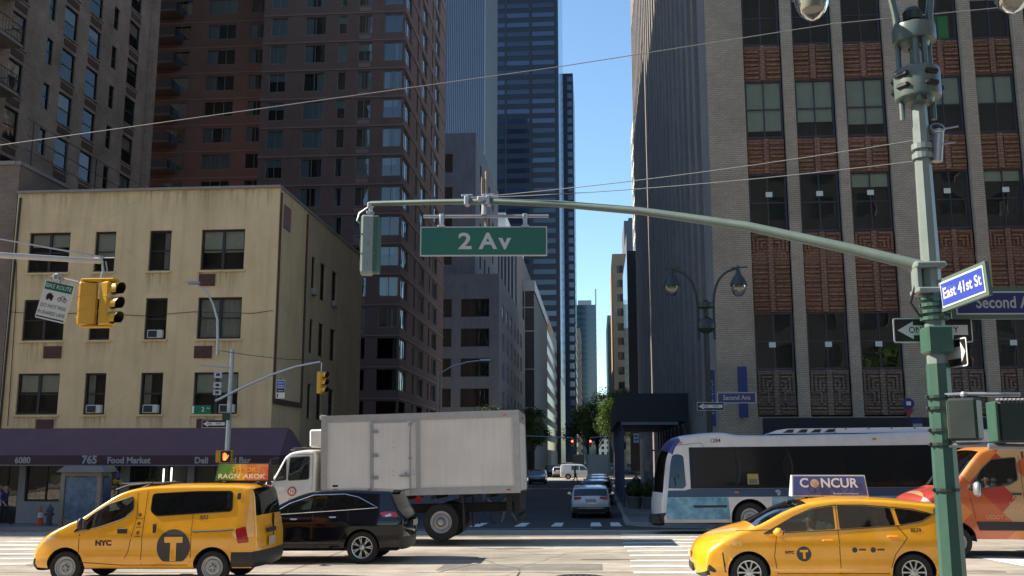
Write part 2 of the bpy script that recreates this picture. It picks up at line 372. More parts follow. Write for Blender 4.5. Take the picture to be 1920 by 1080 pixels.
# concrete slab seams, tar repairs and covers in the avenue
mat('tar', (.035,.034,.033), .7, var=.2); mat('cast_iron', (.09,.08,.07), .55, metal=.6, var=.3, vscale=20)
b = MB()
for (x0,y0,x1,y1,w) in ((-150,20.9,150,20.9,.03),(-150,24.6,150,24.6,.02),(-150,28.2,150,28.2,.02),(-150,31.9,150,31.9,.02),(-150,17.2,150,17.2,.03),(-3.3,20.9,-2.6,22.7,.03),(-6.5,17.2,-6.5,34,.02),(5.6,17,5.6,34,.02),(-1.6,20.9,-1.6,17.2,.04)):
    n = 80 if abs(x1-x0) > 20 else 8; px = py = None
    for i in range(n+1):
        t = i/n; x = x0+(x1-x0)*t; y = y0+(y1-y0)*t + noise.noise((x*.7,y0,3))*.03
        if px is not None:
            d = Vector((x-px,y-py)).normalized(); o_ = Vector((-d.y,d.x))*w*(.5+.4*noise.noise((x,y,9)))
            b.face([(px-o_.x,py-o_.y,gz(px,py)+.004),(x-o_.x,y-o_.y,gz(x,y)+.004),(x+o_.x,y+o_.y,gz(x,y)+.004),(px+o_.x,py+o_.y,gz(px,py)+.004)])
        px, py = x, y
tag(b.build('slab_seam', MAT['tar']), kind='structure')
paving('patch_asphalt', (.20,.18,.155), .2, patch=.4); paving('oil_stain', (.24,.205,.165), .3, patch=.5, crack=False)
for (x0,x1,y0,y1) in ((-3.4,.1,21.2,22.5),(-12.5,-9.6,30.0,31.6),(6.4,8.6,28.6,29.6)):
    b = MB(); n = 8
    for i in range(n):
        a,c = x0+(x1-x0)*i/n, x0+(x1-x0)*(i+1)/n; j0,j1 = .04*noise.noise((a*3,y0,1)),.04*noise.noise((c*3,y0,1))
        b.face([(a,y0+j0,gz(a,y0)+.003),(c,y0+j1,gz(c,y0)+.003),(c,y1-j1,gz(c,y1)+.003),(a,y1-j0,gz(a,y1)+.003)])
    tag(b.build('road_patch', MAT['patch_asphalt']), kind='structure')
rs = random.Random(21)
for (x,y,r) in ((-2.2,26.2,.5),(.2,23.4,.35),(-5.5,29.6,.6),(-.9,18.3,.4),(-12.2,22.4,.5),(-2.9,30.6,.4),(7.6,21.4,.45)):
    b = MB(); pts = []
    for k in range(18):
        a = 2*math.pi*k/18; rr = r*(.75+.5*noise.noise((x+math.cos(a),y+math.sin(a),5))); px,py = x+rr*2.2*math.cos(a), y+rr*.55*math.sin(a); pts.append((px,py,gz(px,py)+.0055))
    b.face(pts); tag(b.build('oil_stain', MAT['oil_stain']), kind='structure')
for (x,y,r,lab) in ((-.35,20.0,.42,'round iron manhole cover in the road at the bottom edge'),):
    t = thing('manhole_cover', (x,y,gz(x,y)+.004), lab, 'manhole cover')
    b = MB(); b.lathe([(r+.07,0),(r+.07,.012),(r,.012),(r,.004)],28); b.build('frame', MAT['cast_iron'], t)
    b = MB(); b.lathe([(r-.01,.002),(r-.01,.012),(.0001,.014)],28)
    for i in range(6):
        for j in range(6):
            u,v = (i-2.5)*.12,(j-2.5)*.12
            if u*u+v*v < (r-.06)**2: b.cbox((u,v,.016),(.06,.06,.008))
    b.build('lid', MAT['cast_iron'], t)
# ---------------------------------------------------------------- facade materials
brick('tan_brick', (.46,.375,.285), (.39,.315,.24), (.25,.205,.16), row=.088, width=.23, ms=.011, stain=.2)
brick('grey_side_brick', (.27,.245,.23), (.235,.215,.20), (.16,.145,.135), row=.088, width=.23, ms=.01, stain=.15)
brick('red_spandrel_brick', (.31,.168,.108), (.25,.135,.088), (.115,.072,.053), row=.12, width=.3, ms=.016, stain=.25)
brick('brown_fret_brick', (.27,.19,.145), (.225,.158,.122), (.11,.085,.07), row=.12, width=.3, ms=.014, stain=.2)
brick('tower_brick', (.205,.132,.112), (.18,.116,.10), (.14,.095,.085), row=.09, width=.25, ms=.008, stain=.12)
brick('old_brick', (.42,.315,.225), (.34,.25,.18), (.23,.18,.145), row=.09, width=.25, ms=.012, stain=.35)
brick('pink_brick', (.25,.185,.145), (.21,.155,.12), (.15,.12,.10), row=.09, width=.25, ms=.012, stain=.3)
def stucco(name, c):
    m, nt, b = nodes_of(name); L = nt.links; pos, wc = wallcoord(nt)
    n1 = N(nt,'TexNoise'); n1.inputs['Scale'].default_value = .5; n1.inputs['Detail'].default_value = 8; n1.inputs['Roughness'].default_value = .65; L.new(pos, n1.inputs['Vector'])
    mp = N(nt,'Mapping'); mp.inputs['Scale'].default_value = (1.6,.16,1); L.new(wc, mp.inputs[0])
    n2 = N(nt,'TexNoise'); n2.inputs['Scale'].default_value = 1.6; n2.inputs['Detail'].default_value = 6; L.new(mp.outputs[0], n2.inputs['Vector'])
    r1 = N(nt,'MapRange', i_1=.3,i_2=.7,i_3=.86,i_4=1.08); L.new(n1.outputs[0], r1.inputs[0])
    r2 = N(nt,'MapRange', i_1=.28,i_2=.55,i_3=.88,i_4=1.02); L.new(n2.outputs[0], r2.inputs[0])
    v = N(nt,'TexVoronoi', feature='DISTANCE_TO_EDGE'); v.inputs['Scale'].default_value = .2
    nn = N(nt,'TexNoise'); nn.inputs['Scale'].default_value = .8; nn.inputs['Detail'].default_value = 6; L.new(pos, nn.inputs['Vector'])
    mv = N(nt,'Mix', data_type='VECTOR'); mv.inputs[0].default_value = .3; L.new(pos, mv.inputs[4]); L.new(nn.outputs[1], mv.inputs[5]); L.new(mv.outputs[1], v.inputs['Vector'])
    rc = N(nt,'MapRange', i_1=0,i_2=.005,i_3=.90,i_4=1); L.new(v.outputs['Distance'], rc.inputs[0])
    a = N(nt,'Math',operation='MULTIPLY'); L.new(r1.outputs[0],a.inputs[0]); L.new(r2.outputs[0],a.inputs[1])
    a2 = N(nt,'Math',operation='MULTIPLY'); L.new(a.outputs[0],a2.inputs[0]); L.new(rc.outputs[0],a2.inputs[1])
    mx = N(nt,'Mix',data_type='RGBA',blend_type='MULTIPLY'); mx.inputs[0].default_value=1; mx.inputs[6].default_value=(*c,1); L.new(a2.outputs[0],mx.inputs[7]); L.new(mx.outputs[2],b.inputs['Base Color'])
    b.inputs['Roughness'].default_value=.92; b.inputs['Specular IOR Level'].default_value=.2
    n4 = N(nt,'TexNoise'); n4.inputs['Scale'].default_value = 6; n4.inputs['Detail'].default_value = 6; L.new(pos,n4.inputs['Vector'])
    bp = N(nt,'Bump'); bp.inputs['Strength'].default_value=.3; bp.inputs['Distance'].default_value=.03; L.new(n4.outputs[0],bp.inputs['Height']); L.new(bp.outputs[0],b.inputs['Normal'])
    return m
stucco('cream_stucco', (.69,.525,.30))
stucco('limestone', (.42,.39,.33)); stucco('grey_panel', (.15,.16,.185)); stucco('far_tan', (.36,.25,.16)); stucco('pale_stone', (.62,.54,.42))
mat('room_dark', (.030,.034,.031), .9); mat('dark_frame', (.028,.024,.022), .5); mat('plum_frame', (.055,.052,.068), .45); mat('pale_frame', (.22,.20,.185), .5)
mat('blind', (.70,.77,.68), .8, var=.08); mat('curtain', (.5,.52,.5), .85, var=.15, vscale=9); mat('paper', (.7,.75,.68), .8)
mat('black_glass', (.006,.008,.012), .06, spec=.8); mat('blue_glass', (.020,.036,.078), .06, spec=1.0); mat('navy_glass', (.012,.02,.045), .08, spec=.8); mat('teal_glass', (.03,.07,.08), .08, spec=.9)
mat('matt_black_panel', (.03,.03,.034), .6); mat('dark_metal_panel', (.013,.018,.034), .35, metal=.2, var=.15, vscale=.2); mat('mullion_silver', (.30,.30,.31), .4, metal=.5)
mat('white_metal', (.62,.62,.62), .4); mat('grey_metal', (.35,.36,.37), .4, metal=.6, var=.12, vscale=6); mat('rust_vent', (.10,.052,.04), .8, var=.3, vscale=8)
mat('smoked_slab', (.09,.07,.065), .8); mat('steel_dark', (.02,.02,.022), .5); mat('roof_felt', (.05,.05,.05), .9, var=.2); mat('concrete_trim', (.26,.235,.205), .85, var=.15)
mat('band_trim', (.25,.18,.16), .8); mat('ac_white', (.55,.55,.52), .5, var=.1); mat('navy_shed', (.008,.011,.018), .55, var=.2)
glass('window_glass', (.74,.80,.74), .9, .012, wavy=.3, f0=.10)
glass('old_glass', (.68,.68,.66), .8, .03, wavy=.4, f0=.05)
glass('tower_glass', (.50,.58,.62), .9, .01, wavy=.22, f0=.09)
mat('green_light', (.02,.2,.06), .5, emit=(.02,.55,.16), estr=.04)
# ---------------------------------------------------------------- window factory (local: x across, z up from 0, face at y=0 looking to -y)
_wp = {}
def win_meshes(w, h, style, rec=.14, fr=.07):
    k = (round(w,2), round(h,2), style)
    if k in _wp: return _wp[k]
    f = MB(); x0, x1 = -w/2, w/2; y0, y1 = rec-.05, rec+.03
    for a,b_,c,d in ((x0,x0+fr,0,h),(x1-fr,x1,0,h),(x0+fr,x1-fr,0,fr*1.2),(x0+fr,x1-fr,h-fr,h)): f.box(a,b_,y0,y1,c,d)
    if 'c' in style: f.box(-.025,.025,y0+.012,y1,fr*1.2,h-fr)                 # centre mullion
    if 'C' in style: f.box(-.06,.06,y0+.006,y1,fr*1.2,h-fr)
    if 'm' in style: f.box(x0+fr,x1-fr,y0+.02,y1-.01,h*.5-.025,h*.5+.025)    # meeting rail
    if 't' in style:
        for u in (-1,1): f.box(u*w/6-.03,u*w/6+.03,y0+.01,y1,fr*1.2,h-fr)
    f.mi = 1; D = rec+.55
    f.face(((x0,D,0),(x1,D,0),(x1,D,h),(x0,D,h))); 
    f.face(((x0,y1,0),(x0,D,0),(x0,D,h),(x0,y1,h))); f.face(((x1,D,0),(x1,y1,0),(x1,y1,h),(x1,D,h)))
    f.face(((x0,y1,0),(x1,y1,0),(x1,D,0),(x0,D,0))); f.face(((x0,D,h),(x1,D,h),(x1,y1,h),(x0,y1,h)))
    p = MB(); p.face(((x0+fr*.6,rec,fr*.6),(x1-fr*.6,rec,fr*.6),(x1-fr*.6,rec,h-fr*.6),(x0+fr*.6,rec,h-fr*.6)))
    _wp[k] = (f, p, {}, rec, fr); return _wp[k]
_md = {}
def put_window(bld, x, y, z, w, h, style='cm', frame='plum_frame', pane='window_glass', rz=0, blind=None, bmat='blind', parent=None, name='window', curtain=None, rec=.14):
    f, p, _, rec, fr = win_meshes(w, h, style+('%.2f' % rec), rec=rec); kk = (round(w,2), round(h,2), style, frame, pane, rec)
    if kk not in _md: _md[kk] = (f.data('window', [MAT[frame], MAT['room_dark']]), p.data('pane', MAT[pane]))
    o = bld.location; ob = link(name, _md[kk][0], bld, (x-o.x, y-o.y, z-o.z), (0,0,rz))
    link('pane', _md[kk][1], ob)
    if blind:
        key = (kk, 'b', round(blind,2), bmat)
        if key not in _md:
            b = MB(); b.box(-w/2+fr, w/2-fr, rec+.08, rec+.09, h*(1-blind), h-fr); _md[key] = b.data('blind', MAT[bmat])
        link('blind', _md[key], ob)
    if curtain:
        key = (kk, 'c', curtain)
        if key not in _md:
            b = MB(); n = 14
            spans = {'l':[(-w/2+fr, -w*.12)], 'r':[(w*.12, w/2-fr)], 'b':[(-w/2+fr,-w*.18),(w*.2,w/2-fr)], 'a':[(-w/2+fr,w/2-fr)]}[curtain]
            for u0,u1 in spans:
                pts = [(u0+(u1-u0)*i/n, rec+.12+.025*(i%2)) for i in range(n+1)]
                for i in range(n): b.face(((pts[i][0],pts[i][1],fr),(pts[i+1][0],pts[i+1][1],fr),(pts[i+1][0],pts[i+1][1],h-fr),(pts[i][0],pts[i][1],h-fr)))
            _md[key] = b.data('curtain', MAT['curtain'])
        link('curtain', _md[key], ob)
    return ob
S, Wd, E_, Nn = 0, R(180), R(90), R(-90)      # rz for faces looking to -y, +y, +x, -x
rnd = random.Random(5)
# ================================================================ tan brick office block on the right
B = thing('brick_office_building', (5.1,42,-.6), 'tan brick office block with red brick spandrels on the right corner', 'building')
colsF = [(6.77,8.36),(8.93,10.57),(11.08,12.74),(14.42,16.0),(16.6,18.22),(18.8,20.4),(22.1,23.7),(24.3,25.9)]
rowsF = [(5.87,8.29),(11.8,14.4),(16.0,18.65),(20.28,22.9),(24.5,27.1),(28.7,31.3)]
HR = 62
rec = []
for a,c in colsF: rec.append((a-.05, c+.05, 3.9, 32.2))              # bays recessed between the piers
w = MB(); w.wall((0,42,0),(1,0,0),(0,-1,0),5.1,30,-1.5,HR,rec,depth=.28)
colsS = [(45.0+3.05*i, 46.75+3.05*i) for i in range(24)]
rowsS = rowsF + [(32.9,35.5),(37.1,39.7),(41.3,43.9),(45.5,48.1),(49.7,52.3)]
w.face(((5.1,118,-1.5),(5.1,118,HR),(30,118,HR),(30,118,-1.5))); w.face(((30,42,-1.5),(30,118,-1.5),(30,118,HR),(30,42,HR)))
w.face(((5.1,42,HR),(30,42,HR),(30,118,HR),(5.1,118,HR)))
w.build('wall', MAT['tan_brick'], B, world=True)
w = MB(); w.wall((5.1,0,0),(0,1,0),(-1,0,0),42,118,-1.5,HR,[(a,c,4.2,55) for a,c in colsS],depth=.3)
w.build('side_wall', MAT['grey_side_brick'], B, world=True)
# spandrel panels: red brick sheets with raised courses
def spandrel(x0,x1,z0,z1,fret):
    m = MAT['red_spandrel_brick'] if fret < 2 else MAT['brown_fret_brick']
    p = MB(); y = 42.27; p.box(x0,x1,y,y+.3,z0,z1); xc = (x0+x1)/2
    p.box(xc-.11,xc+.11,y-.1,y,z0,z1)
    st = .2
    if fret < 2:
        zt = z1 - (1.05 if fret else 0.0)
        n = int((zt-z0-.06)/st)
        for i in range(n):
            z = z0+.08+i*st
            for u0,u1 in ((x0+.03,xc-.17),(xc+.17,x1-.03)): p.box(u0,u1,y-.075,y,z,z+.105)
    if fret:
        zt = z1-.08; zm = z1-.78 if fret == 1 else z0+.98; pitch = .165; t_ = .085
        for sgn in (-1,1):
            xe = (x0 if sgn < 0 else x1)-sgn*.05; lim = xc+sgn*.17
            def cl(x): return max(x,lim) if sgn > 0 else min(x,lim)
            def hb(xa,xb,z):
                i0,i1 = sorted((cl(xa),cl(xb)))
                if i1-i0 > .05: p.box(i0,i1,y-.09,y,z-t_,z)
            def vb(x,za,zb_):
                if (x-lim)*sgn > .08 and za-zb_ > .05: i0,i1 = sorted((x,x-sgn*t_)); p.box(i0,i1,y-.09,y,zb_-t_,za-t_)
            for k in range(4):
                o_ = k*pitch; xk = xe-sgn*o_; hb(lim,xk,zt-o_); zc_ = zm+o_*.45; vb(xk,zt-o_,zc_)
                if fret == 2:
                    hb(xk-sgn*t_,xk-sgn*.36,zc_); vb(xk-sgn*.36,zc_+t_,z0+.5+o_*.3)
        if fret == 2:
            for k in range(3):
                z = z0+.07+k*.165
                p.box(x0+.03,xc-.17,y-.09,y,z,z+t_); p.box(xc+.17,x1-.03,y-.09,y,z,z+t_)
    return p.build('spandrel', m, B, world=True)
for ci,(a,c) in enumerate(colsF):
    for ri,(z0,z1) in enumerate(rowsF):
        bl = {2:[.86,.72,.78,.5,.5,.6,.4,.6][ci],3:[0,.2,0,.0,.3,0,0,.4][ci],1:[0,0,.25,0,.2,0,0,0][ci],0:0}.get(ri, rnd.choice([0,.3,.6]))
        wo = put_window(B,(a+c)/2,42.2,z0,c-a,z1-z0,'cm',blind=bl or None, rec=.12)
        if ri < 2 and ci < 6:
            dx_ = rnd.uniform(-.14,.12); b = MB(); b.box(-.15+dx_,.13+dx_,.07,.078,(z1-z0)*.62-.5*(ri == 0)-.05,(z1-z0)*.62-.5*(ri==0)+.17); b.build('paper_notice', MAT['paper'], wo)
        if ri == 3 and ci == 3:
            b = MB(); b.box(-.1,.62,.5,.52,.15,1.3); tag(b.build('lit_panel', MAT['green_light'], wo), 'panel glowing green inside the window')
    prev = 3.98
    for ri,(z0,z1) in enumerate(rowsF):
        spandrel(a,c,prev,z0-.02,2 if ri == 0 else (1 if ri == 1 else 0)); prev = z1+.02
    spandrel(a,c,prev,32.2,0)
for a,c in colsS:
    for z0,z1 in rowsS: put_window(B,5.3,(a+c)/2,z0,c-a,z1-z0,'m',rz=Nn,pane='old_glass',frame='dark_frame')
    p = MB(); pv = 4.2
    for z0,z1 in rowsS: p.box(5.36,5.5,a,c,pv,z0); pv = z1
    p.box(5.36,5.5,a,c,pv,55); p.build('side_spandrel', MAT['brown_fret_brick'], B, world=True)
b = MB(); b.box(6.9,30,41.86,42.02,2.6,3.85); b.build('dark_fascia', MAT['navy_shed'], B, world=True)
b = MB(); b.box(6.9,30,41.93,42.02,-.6,2.6); b.build('shop_glass', MAT['black_glass'], B, world=True)
for x in (6.9,9.4,12.0,14.6,17.2,19.8): 
    b = MB(); b.box(x-.06,x+.06,41.84,41.93,-.6,2.6); b.build('shop_mullion', MAT['dark_frame'], B, world=True)
# banners hung from the corner
def banner(x, z0, z1, w_, lab, txt=None):
    t = thing('banner', (x,41.4,z0), lab, 'banner'); b = MB(); b.box(-w_/2,w_/2,-.03,.03,0,z1-z0); b.build('cloth', mat('banner_blue',(.03,.05,.16),.7,var=.1), t)
    b = MB(); 
    for z in (.02, z1-z0-.02): b.tube(((0,-.0,z),(0,.58,z)),.03,6)
    b.build('bracket', MAT['steel_dark'], t)
    if txt:
        b = MB()
        for k in range(11): b.box(.02+.03*(k%2),.11-.02*(k%3),-.036,-.031,.5+.13*k,.57+.13*k)
        b.build('print', mat('banner_grey',(.25,.28,.36),.7), t)['kind'] = 'stuff'
banner(6.05,3.85,5.95,.38,'plain navy banner hanging on the brick corner above the street sign')
banner(4.75,3.5,5.8,.34,'narrow navy banner with small upright grey lettering beside the brick corner',True)
# ================================================================ cream stucco corner building
B = thing('stucco_building', (-20,42,-.8), 'cream stucco corner building with shops under a purple awning', 'building')
CX = -14.0
colsC = [(-25.62,-23.68),(-22.5,-21.53),(-19.94,-18.93),(-17.53,-15.53)]; rowsC = [(4.1,5.92),(7.39,9.25),(10.48,12.34)]
hol = [(a,c,z0,z1) for a,c in colsC for z0,z1 in rowsC]
w = MB(); w.wall((0,42,0),(1,0,0),(0,-1,0),-26.35,CX,3.0,14.2,hol,depth=.16)
colsD = [(47.3,47.95),(48.9,49.85),(51.1,52.15)]; rowsD = [(4.1,5.8),(7.3,9.0),(10.2,12.15)]
w.wall((CX,0,0),(0,1,0),(1,0,0),42,46.25,-1.4,14.2,[],depth=.16)
w2 = MB(); w2.wall((CX,0,0),(0,1,0),(1,0,0),46.25,58,-1.4,14.2,[(a,c,z0,z1) for a,c in colsD for z0,z1 in rowsD],depth=.16); w2.build('side_wall', stucco('darker_stucco',(.47,.37,.235)), B, world=True)  # side wall past the drain pipe in a darker stucco tone
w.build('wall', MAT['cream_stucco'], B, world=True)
w = MB(); w.face(((-26.35,58,-1.4),(CX,58,-1.4),(CX,58,14.2),(-26.35,58,14.2))); w.build('rear_wall', MAT['darker_stucco'], B, world=True)
b = MB(); b.box(-26.35,CX+.05,41.9,42.3,14.2,14.32); b.box(CX-.25,CX+.05,42.3,58,14.2,14.32); b.build('coping', MAT['concrete_trim'], B, world=True)
b = MB(); b.face(((-26.35,42.3,13.7),(CX-.2,42.3,13.7),(CX-.2,58,13.7),(-26.35,58,13.7))); b.build('roof', MAT['roof_felt'], B, world=True)
CUR = {(0,2):(.35,None),(1,2):(.6,None),(2,2):(None,'r'),(3,2):(.55,None),(3,1):(None,'a'),(0,0):(.45,None),(1,0):(None,'l'),(2,0):(None,'l'),(3,0):(.5,None)}
for ci,(a,c) in enumerate(colsC):
    for ri,(z0,z1) in enumerate(rowsC):
        bl, cu = CUR.get((ci,ri),(None,None))
        put_window(B,(a+c)/2,42,z0,c-a,z1-z0,'Cm' if ci in (0,3) else 'm',frame='dark_frame',pane='old_glass',blind=bl,curtain=cu)
        b = MB(); b.box(a-.08,c+.08,41.93,42.0,z0-.09,z0-.003); b.build('sill', MAT['cream_stucco'], B, world=True)
for a,c in colsD:
    for z0,z1 in rowsD: put_window(B,CX,(a+c)/2,z0,c-a,z1-z0,'m',frame='dark_frame',pane='old_glass',rz=E_)
for (x,z,wd) in ((-17.17,10.03,.74),(-17.18,6.81,.8),(-24.1,6.86,.82),(-24.2,3.62,.8),(-16.9,3.62,.8)):
    b = MB(); b.box(x-wd/2,x+wd/2,41.95,42.0,z-.27,z+.27); 
    o = b.build('wall_vent', MAT['rust_vent'], B, world=True)
    b = MB()
    for k in range(6): b.box(x-wd/2+.04,x+wd/2-.04,41.925,41.95,z-.23+k*.085,z-.185+k*.085)
    b.build('louvre', MAT['rust_vent'], o, world=True)
for (x,z) in ((-19.38,7.42),(-19.38,4.13),(-15.95,4.13),(-21.95,4.13)):
    b = MB(); b.bbox((x,41.95,z+.2),(.66,.26,.36),.02); o = b.build('air_conditioner', MAT['ac_white'], B, world=True)
    b = MB(); b.box(x-.28,x+.12,41.805,41.819,z+.06,z+.34); b.build('grille', MAT['steel_dark'], o, world=True)
for (y,z) in ((47.6,10.2),(51.6,10.2)):
    b = MB(); b.bbox((CX+.06,y,z+.17),(.24,.55,.32),.02); b.build('air_conditioner', MAT['grey_metal'], B, world=True)
b = MB()
for y in (42.12,46.2): b.tube(((CX+.05,y,4.6),(CX+.05,y,14.0)),.05,6)
b.build('drain_pipe', MAT['rust_vent'], B, world=True)
b = MB(); b.box(CX,CX+.1,42.15,46.2,4.55,4.78); b.build('sign_rail', MAT['rust_vent'], B, world=True)
b = MB(); b.box(CX,CX+.03,42.6,43.6,12.5,13.6); tag(b.build('notice_board', mat('faded_red',(.25,.13,.13),.8,var=.3,vscale=6), B, world=True),'faded red and white notice high on the side wall')
b = MB(); b.tube(((-26.25,41.95,3.2),(-26.2,41.95,14)),.05,6); b.tube(((-25.9,41.97,3.6),(-26.0,41.97,9),(-26.15,41.97,11)),.015,5); b.build('cable', MAT['steel_dark'], B, world=True)
# rain streaks below the sills and vents
def stain_mat():
    m, nt, b = nodes_of('rain_streak'); L = nt.links; out = nt.nodes['Material Output']; tc = N(nt,'TexCoord'); sp = N(nt,'SeparateXYZ'); L.new(tc.outputs['Generated'],sp.inputs[0]); g = N(nt,'NewGeometry')
    mp = N(nt,'Mapping'); mp.inputs['Scale'].default_value = (9,9,.5); L.new(g.outputs['Position'],mp.inputs[0]); n = N(nt,'TexNoise'); n.inputs['Scale'].default_value = 1.2; n.inputs['Detail'].default_value = 6; L.new(mp.outputs[0],n.inputs['Vector'])
    r = N(nt,'MapRange',i_1=.45,i_2=.75,i_3=0,i_4=.42); L.new(n.outputs[0],r.inputs[0]); pw = N(nt,'Math',operation='POWER'); pw.inputs[1].default_value = 1.4; L.new(sp.outputs[2],pw.inputs[0]); a = N(nt,'Math',operation='MULTIPLY'); L.new(r.outputs[0],a.inputs[0]); L.new(pw.outputs[0],a.inputs[1])
    tr = N(nt,'BsdfTransparent'); b.inputs['Base Color'].default_value = (.11,.08,.05,1); b.inputs['Roughness'].default_value = .95; mx = N(nt,'MixShader'); L.new(a.outputs[0],mx.inputs[0]); L.new(tr.outputs[0],mx.inputs[1]); L.new(b.outputs[0],mx.inputs[2]); L.new(mx.outputs[0],out.inputs[0]); return m
sm_ = stain_mat(); rq = random.Random(8)
for ci,(a,c) in enumerate(colsC):
    for z0,z1 in rowsC:
        hh = rq.uniform(.7,1.3); b = MB(); b.face(((a-.1,41.992,z0-.1-hh),(c+.1,41.992,z0-.1-hh),(c+.1,41.992,z0-.1),(a-.1,41.992,z0-.1))); b.build('rain_streak', sm_, B, world=True)
for x0_,x1_ in ((-26.2,-21),(-20.5,-14.3)):
    b = MB(); b.face(((x0_,41.990,12.9),(x1_,41.990,12.9),(x1_,41.990,14.19),(x0_,41.990,14.19))); b.build('rain_streak', sm_, B, world=True)
# ground-floor shopfront
w = MB(); bays = [(-26.3,-25.2,-.62,2.3),(-24.9,-22.1,.35,2.3),(-21.6,-20.6,-.62,2.3),(-20.2,-17.6,.2,2.3),(-17.3,-14.6,.2,2.3)]
w.wall((0,42,0),(1,0,0),(0,-1,0),-26.35,CX,-1.4,3.0,bays,depth=.2); w.build('shop_wall', mat('shop_panel',(.30,.29,.30),.7,var=.12), B, world=True)
for i,(a,c,z0,z1) in enumerate(bays):
    put_window(B,(a+c)/2,42,z0,c-a,z1-z0,'c' if i in (0,2) else 't',frame='dark_frame',pane='window_glass',name='door' if i in (0,2) else 'shop_window')
for (x0,x1,z0,z1,cn) in ((-24.5,-23.3,.45,.95,(.32,.12,.10)),(-23.9,-23.2,1.0,1.5,(.35,.33,.25)),(-25.1,-24.95,.2,.35,(.7,.7,.7)),(-19.6,-19.2,.4,1.3,(.1,.2,.08)),(-18.9,-18.3,.3,.8,(.3,.22,.1)),(-16.8,-16.2,.4,1.0,(.12,.2,.3)),(-22.9,-22.5,.5,1.0,(.4,.36,.2))):
    b = MB(); b.box(x0,x1,42.3,42.34,z0,z1); b.build('poster', mat('poster_%d' % int(cn[0]*1000+cn[2]*10),cn,.7,var=.5,vscale=9), B, world=True)
# goods and tube lights seen through the shop glass, wiring and roof clutter
rg = random.Random(3)
for (a,c,z0,z1) in bays[1:]:
    n = int((c-a)/.28)
    for k in range(n):
        if rg.random() < .75:
            x = a+.12+.28*k; hh = rg.uniform(.15,.5); b = MB(); b.box(x,x+rg.uniform(.12,.24),42.36,42.5,max(z0,.2)+.05,max(z0,.2)+.05+hh); b.build('shelf_goods', mat('goods_%d' % rg.randrange(6),[(.4,.1,.06),(.35,.3,.1),(.1,.2,.35),(.15,.3,.1),(.5,.48,.42),(.3,.15,.3)][rg.randrange(6)],.6), B, world=True)
for (x,z0,z1) in ((-18.8,1.0,1.75),(-18.45,.9,1.8),(-16.0,1.1,1.7)):
    b = MB(); b.box(x-.025,x+.025,42.3,42.34,z0,z1); b.build('tube_light', mat('tube_light',(.8,.8,.75),.4,emit=(1,.97,.88),estr=2.2), B, world=True)
b = MB(); b.tube(((-14.6,42.2,14.3),(-14.7,42.2,15.0),(-14.75,42.2,15.3)),.02,5); b.tube(((-14.9,42.2,15.0),(-14.55,42.2,15.05)),.012,4); b.build('roof_aerial', MAT['steel_dark'], B, world=True)
b = MB(); b.box(-18.6,-17.2,47,49,13.7,14.75); b.build('roof_hatch', MAT['concrete_trim'], B, world=True)
b = MB(); b.tube([(-26.2,41.96,8.7),(-24.5,41.96,8.55),(-22.8,41.96,8.62),(-20,41.96,8.45),(-17.7,41.96,8.6),(-15,41.96,8.5),(-14.1,41.96,8.62)],.012,4); b.build('wall_cable', MAT['steel_dark'], B, world=True)
# awning
A = thing('awning', (-20,42,1.4), 'long purple shop awning lettered with food market and deli along its valance', 'awning')
m_aw = mat('awning_purple',(.125,.064,.084),.75,var=.15,vscale=1.2,bump=.2,bscale=3); m_va = mat('awning_maroon',(.062,.028,.036),.75,var=.15,vscale=2)
b = MB(); x0,x1 = -38,-13.2
for i in range(24):
    a,c = x0+(x1-x0)*i/24, x0+(x1-x0)*(i+1)/24
    s0,s1 = .03*math.sin(i*1.7),.03*math.sin((i+1)*1.7)
    b.face(((a,40.9,2.33+s0*.3),(c,40.9,2.33+s1*.3),(c,41.95,3.5),(a,41.95,3.5)))
b.face(((x1,40.9,2.33),(x1,45,2.33),(-14,45,3.5),(-14,41.95,3.5),(x1,41.95,3.5)))
b.build('canopy', m_aw, A, world=True, smooth=True)
b = MB(); b.box(x0,x1,40.88,40.9,1.93,2.33); b.box(x1-.02,x1,40.9,45,1.93,2.33); b.build('valance', m_va, A, world=True)
b = MB(); b.box(x0,x1,40.86,40.88,1.89,1.93); b.build('trim', mat('awning_trim',(.22,.2,.2),.7), A, world=True)
m_awt = mat('awning_letter',(.36,.34,.37),.7,var=.15,vscale=5)
def awt(s,size,px,z,bold): lettering(s,size,T(px+20,40.872-42,z-1.4),m_awt,A,bold=bold)
awt('765',.45,-21.45,2.13,.020); awt('Food Market',.36,-19.72,2.11,.014); awt('Deli',.36,-16.55,2.11,.013); awt('Salad Bar',.36,-15.1,2.11,.013); awt('6080',.35,-24.42,2.11,.013)
# ================================================================ pink brick neighbour and tall brick block on the left
B = thing('brick_rowhouse', (-32,42,-.9), 'pinkish brick building at the left edge with a fenced roof', 'building')
w = MB(); hol = [(-29.3,-28.0,z,z+1.9) for z in (4.3,7.6,10.9)] + [(-32.6,-31.3,z,z+1.9) for z in (4.3,7.6,10.9)]
w.wall((0,42.02,0),(1,0,0),(0,-1,0),-38,-26.4,-1.5,15.6,hol,depth=.16); w.wall((-26.4,0,0),(0,1,0),(1,0,0),42.02,58,-1.5,15.6,[],depth=.1)
w.face(((-38,42.02,15.2),(-26.4,42.02,15.2),(-26.4,58,15.2),(-38,58,15.2))); w.build('wall', MAT['pink_brick'], B, world=True)
for a,c,z0,z1 in hol: put_window(B,(a+c)/2,42.02,z0,c-a,z1-z0,'m',frame='dark_frame',pane='old_glass')
b = MB(); b.box(-26.62,-26.35,42,58,15.6,15.78); b.box(-38,-26.62,41.95,42.2,15.6,15.78); b.build('coping', MAT['concrete_trim'], B, world=True)
b = MB()
for y in range(43,59,3): b.tube(((-26.5,y,15.7),(-26.5,y,18.0)),.03,5)
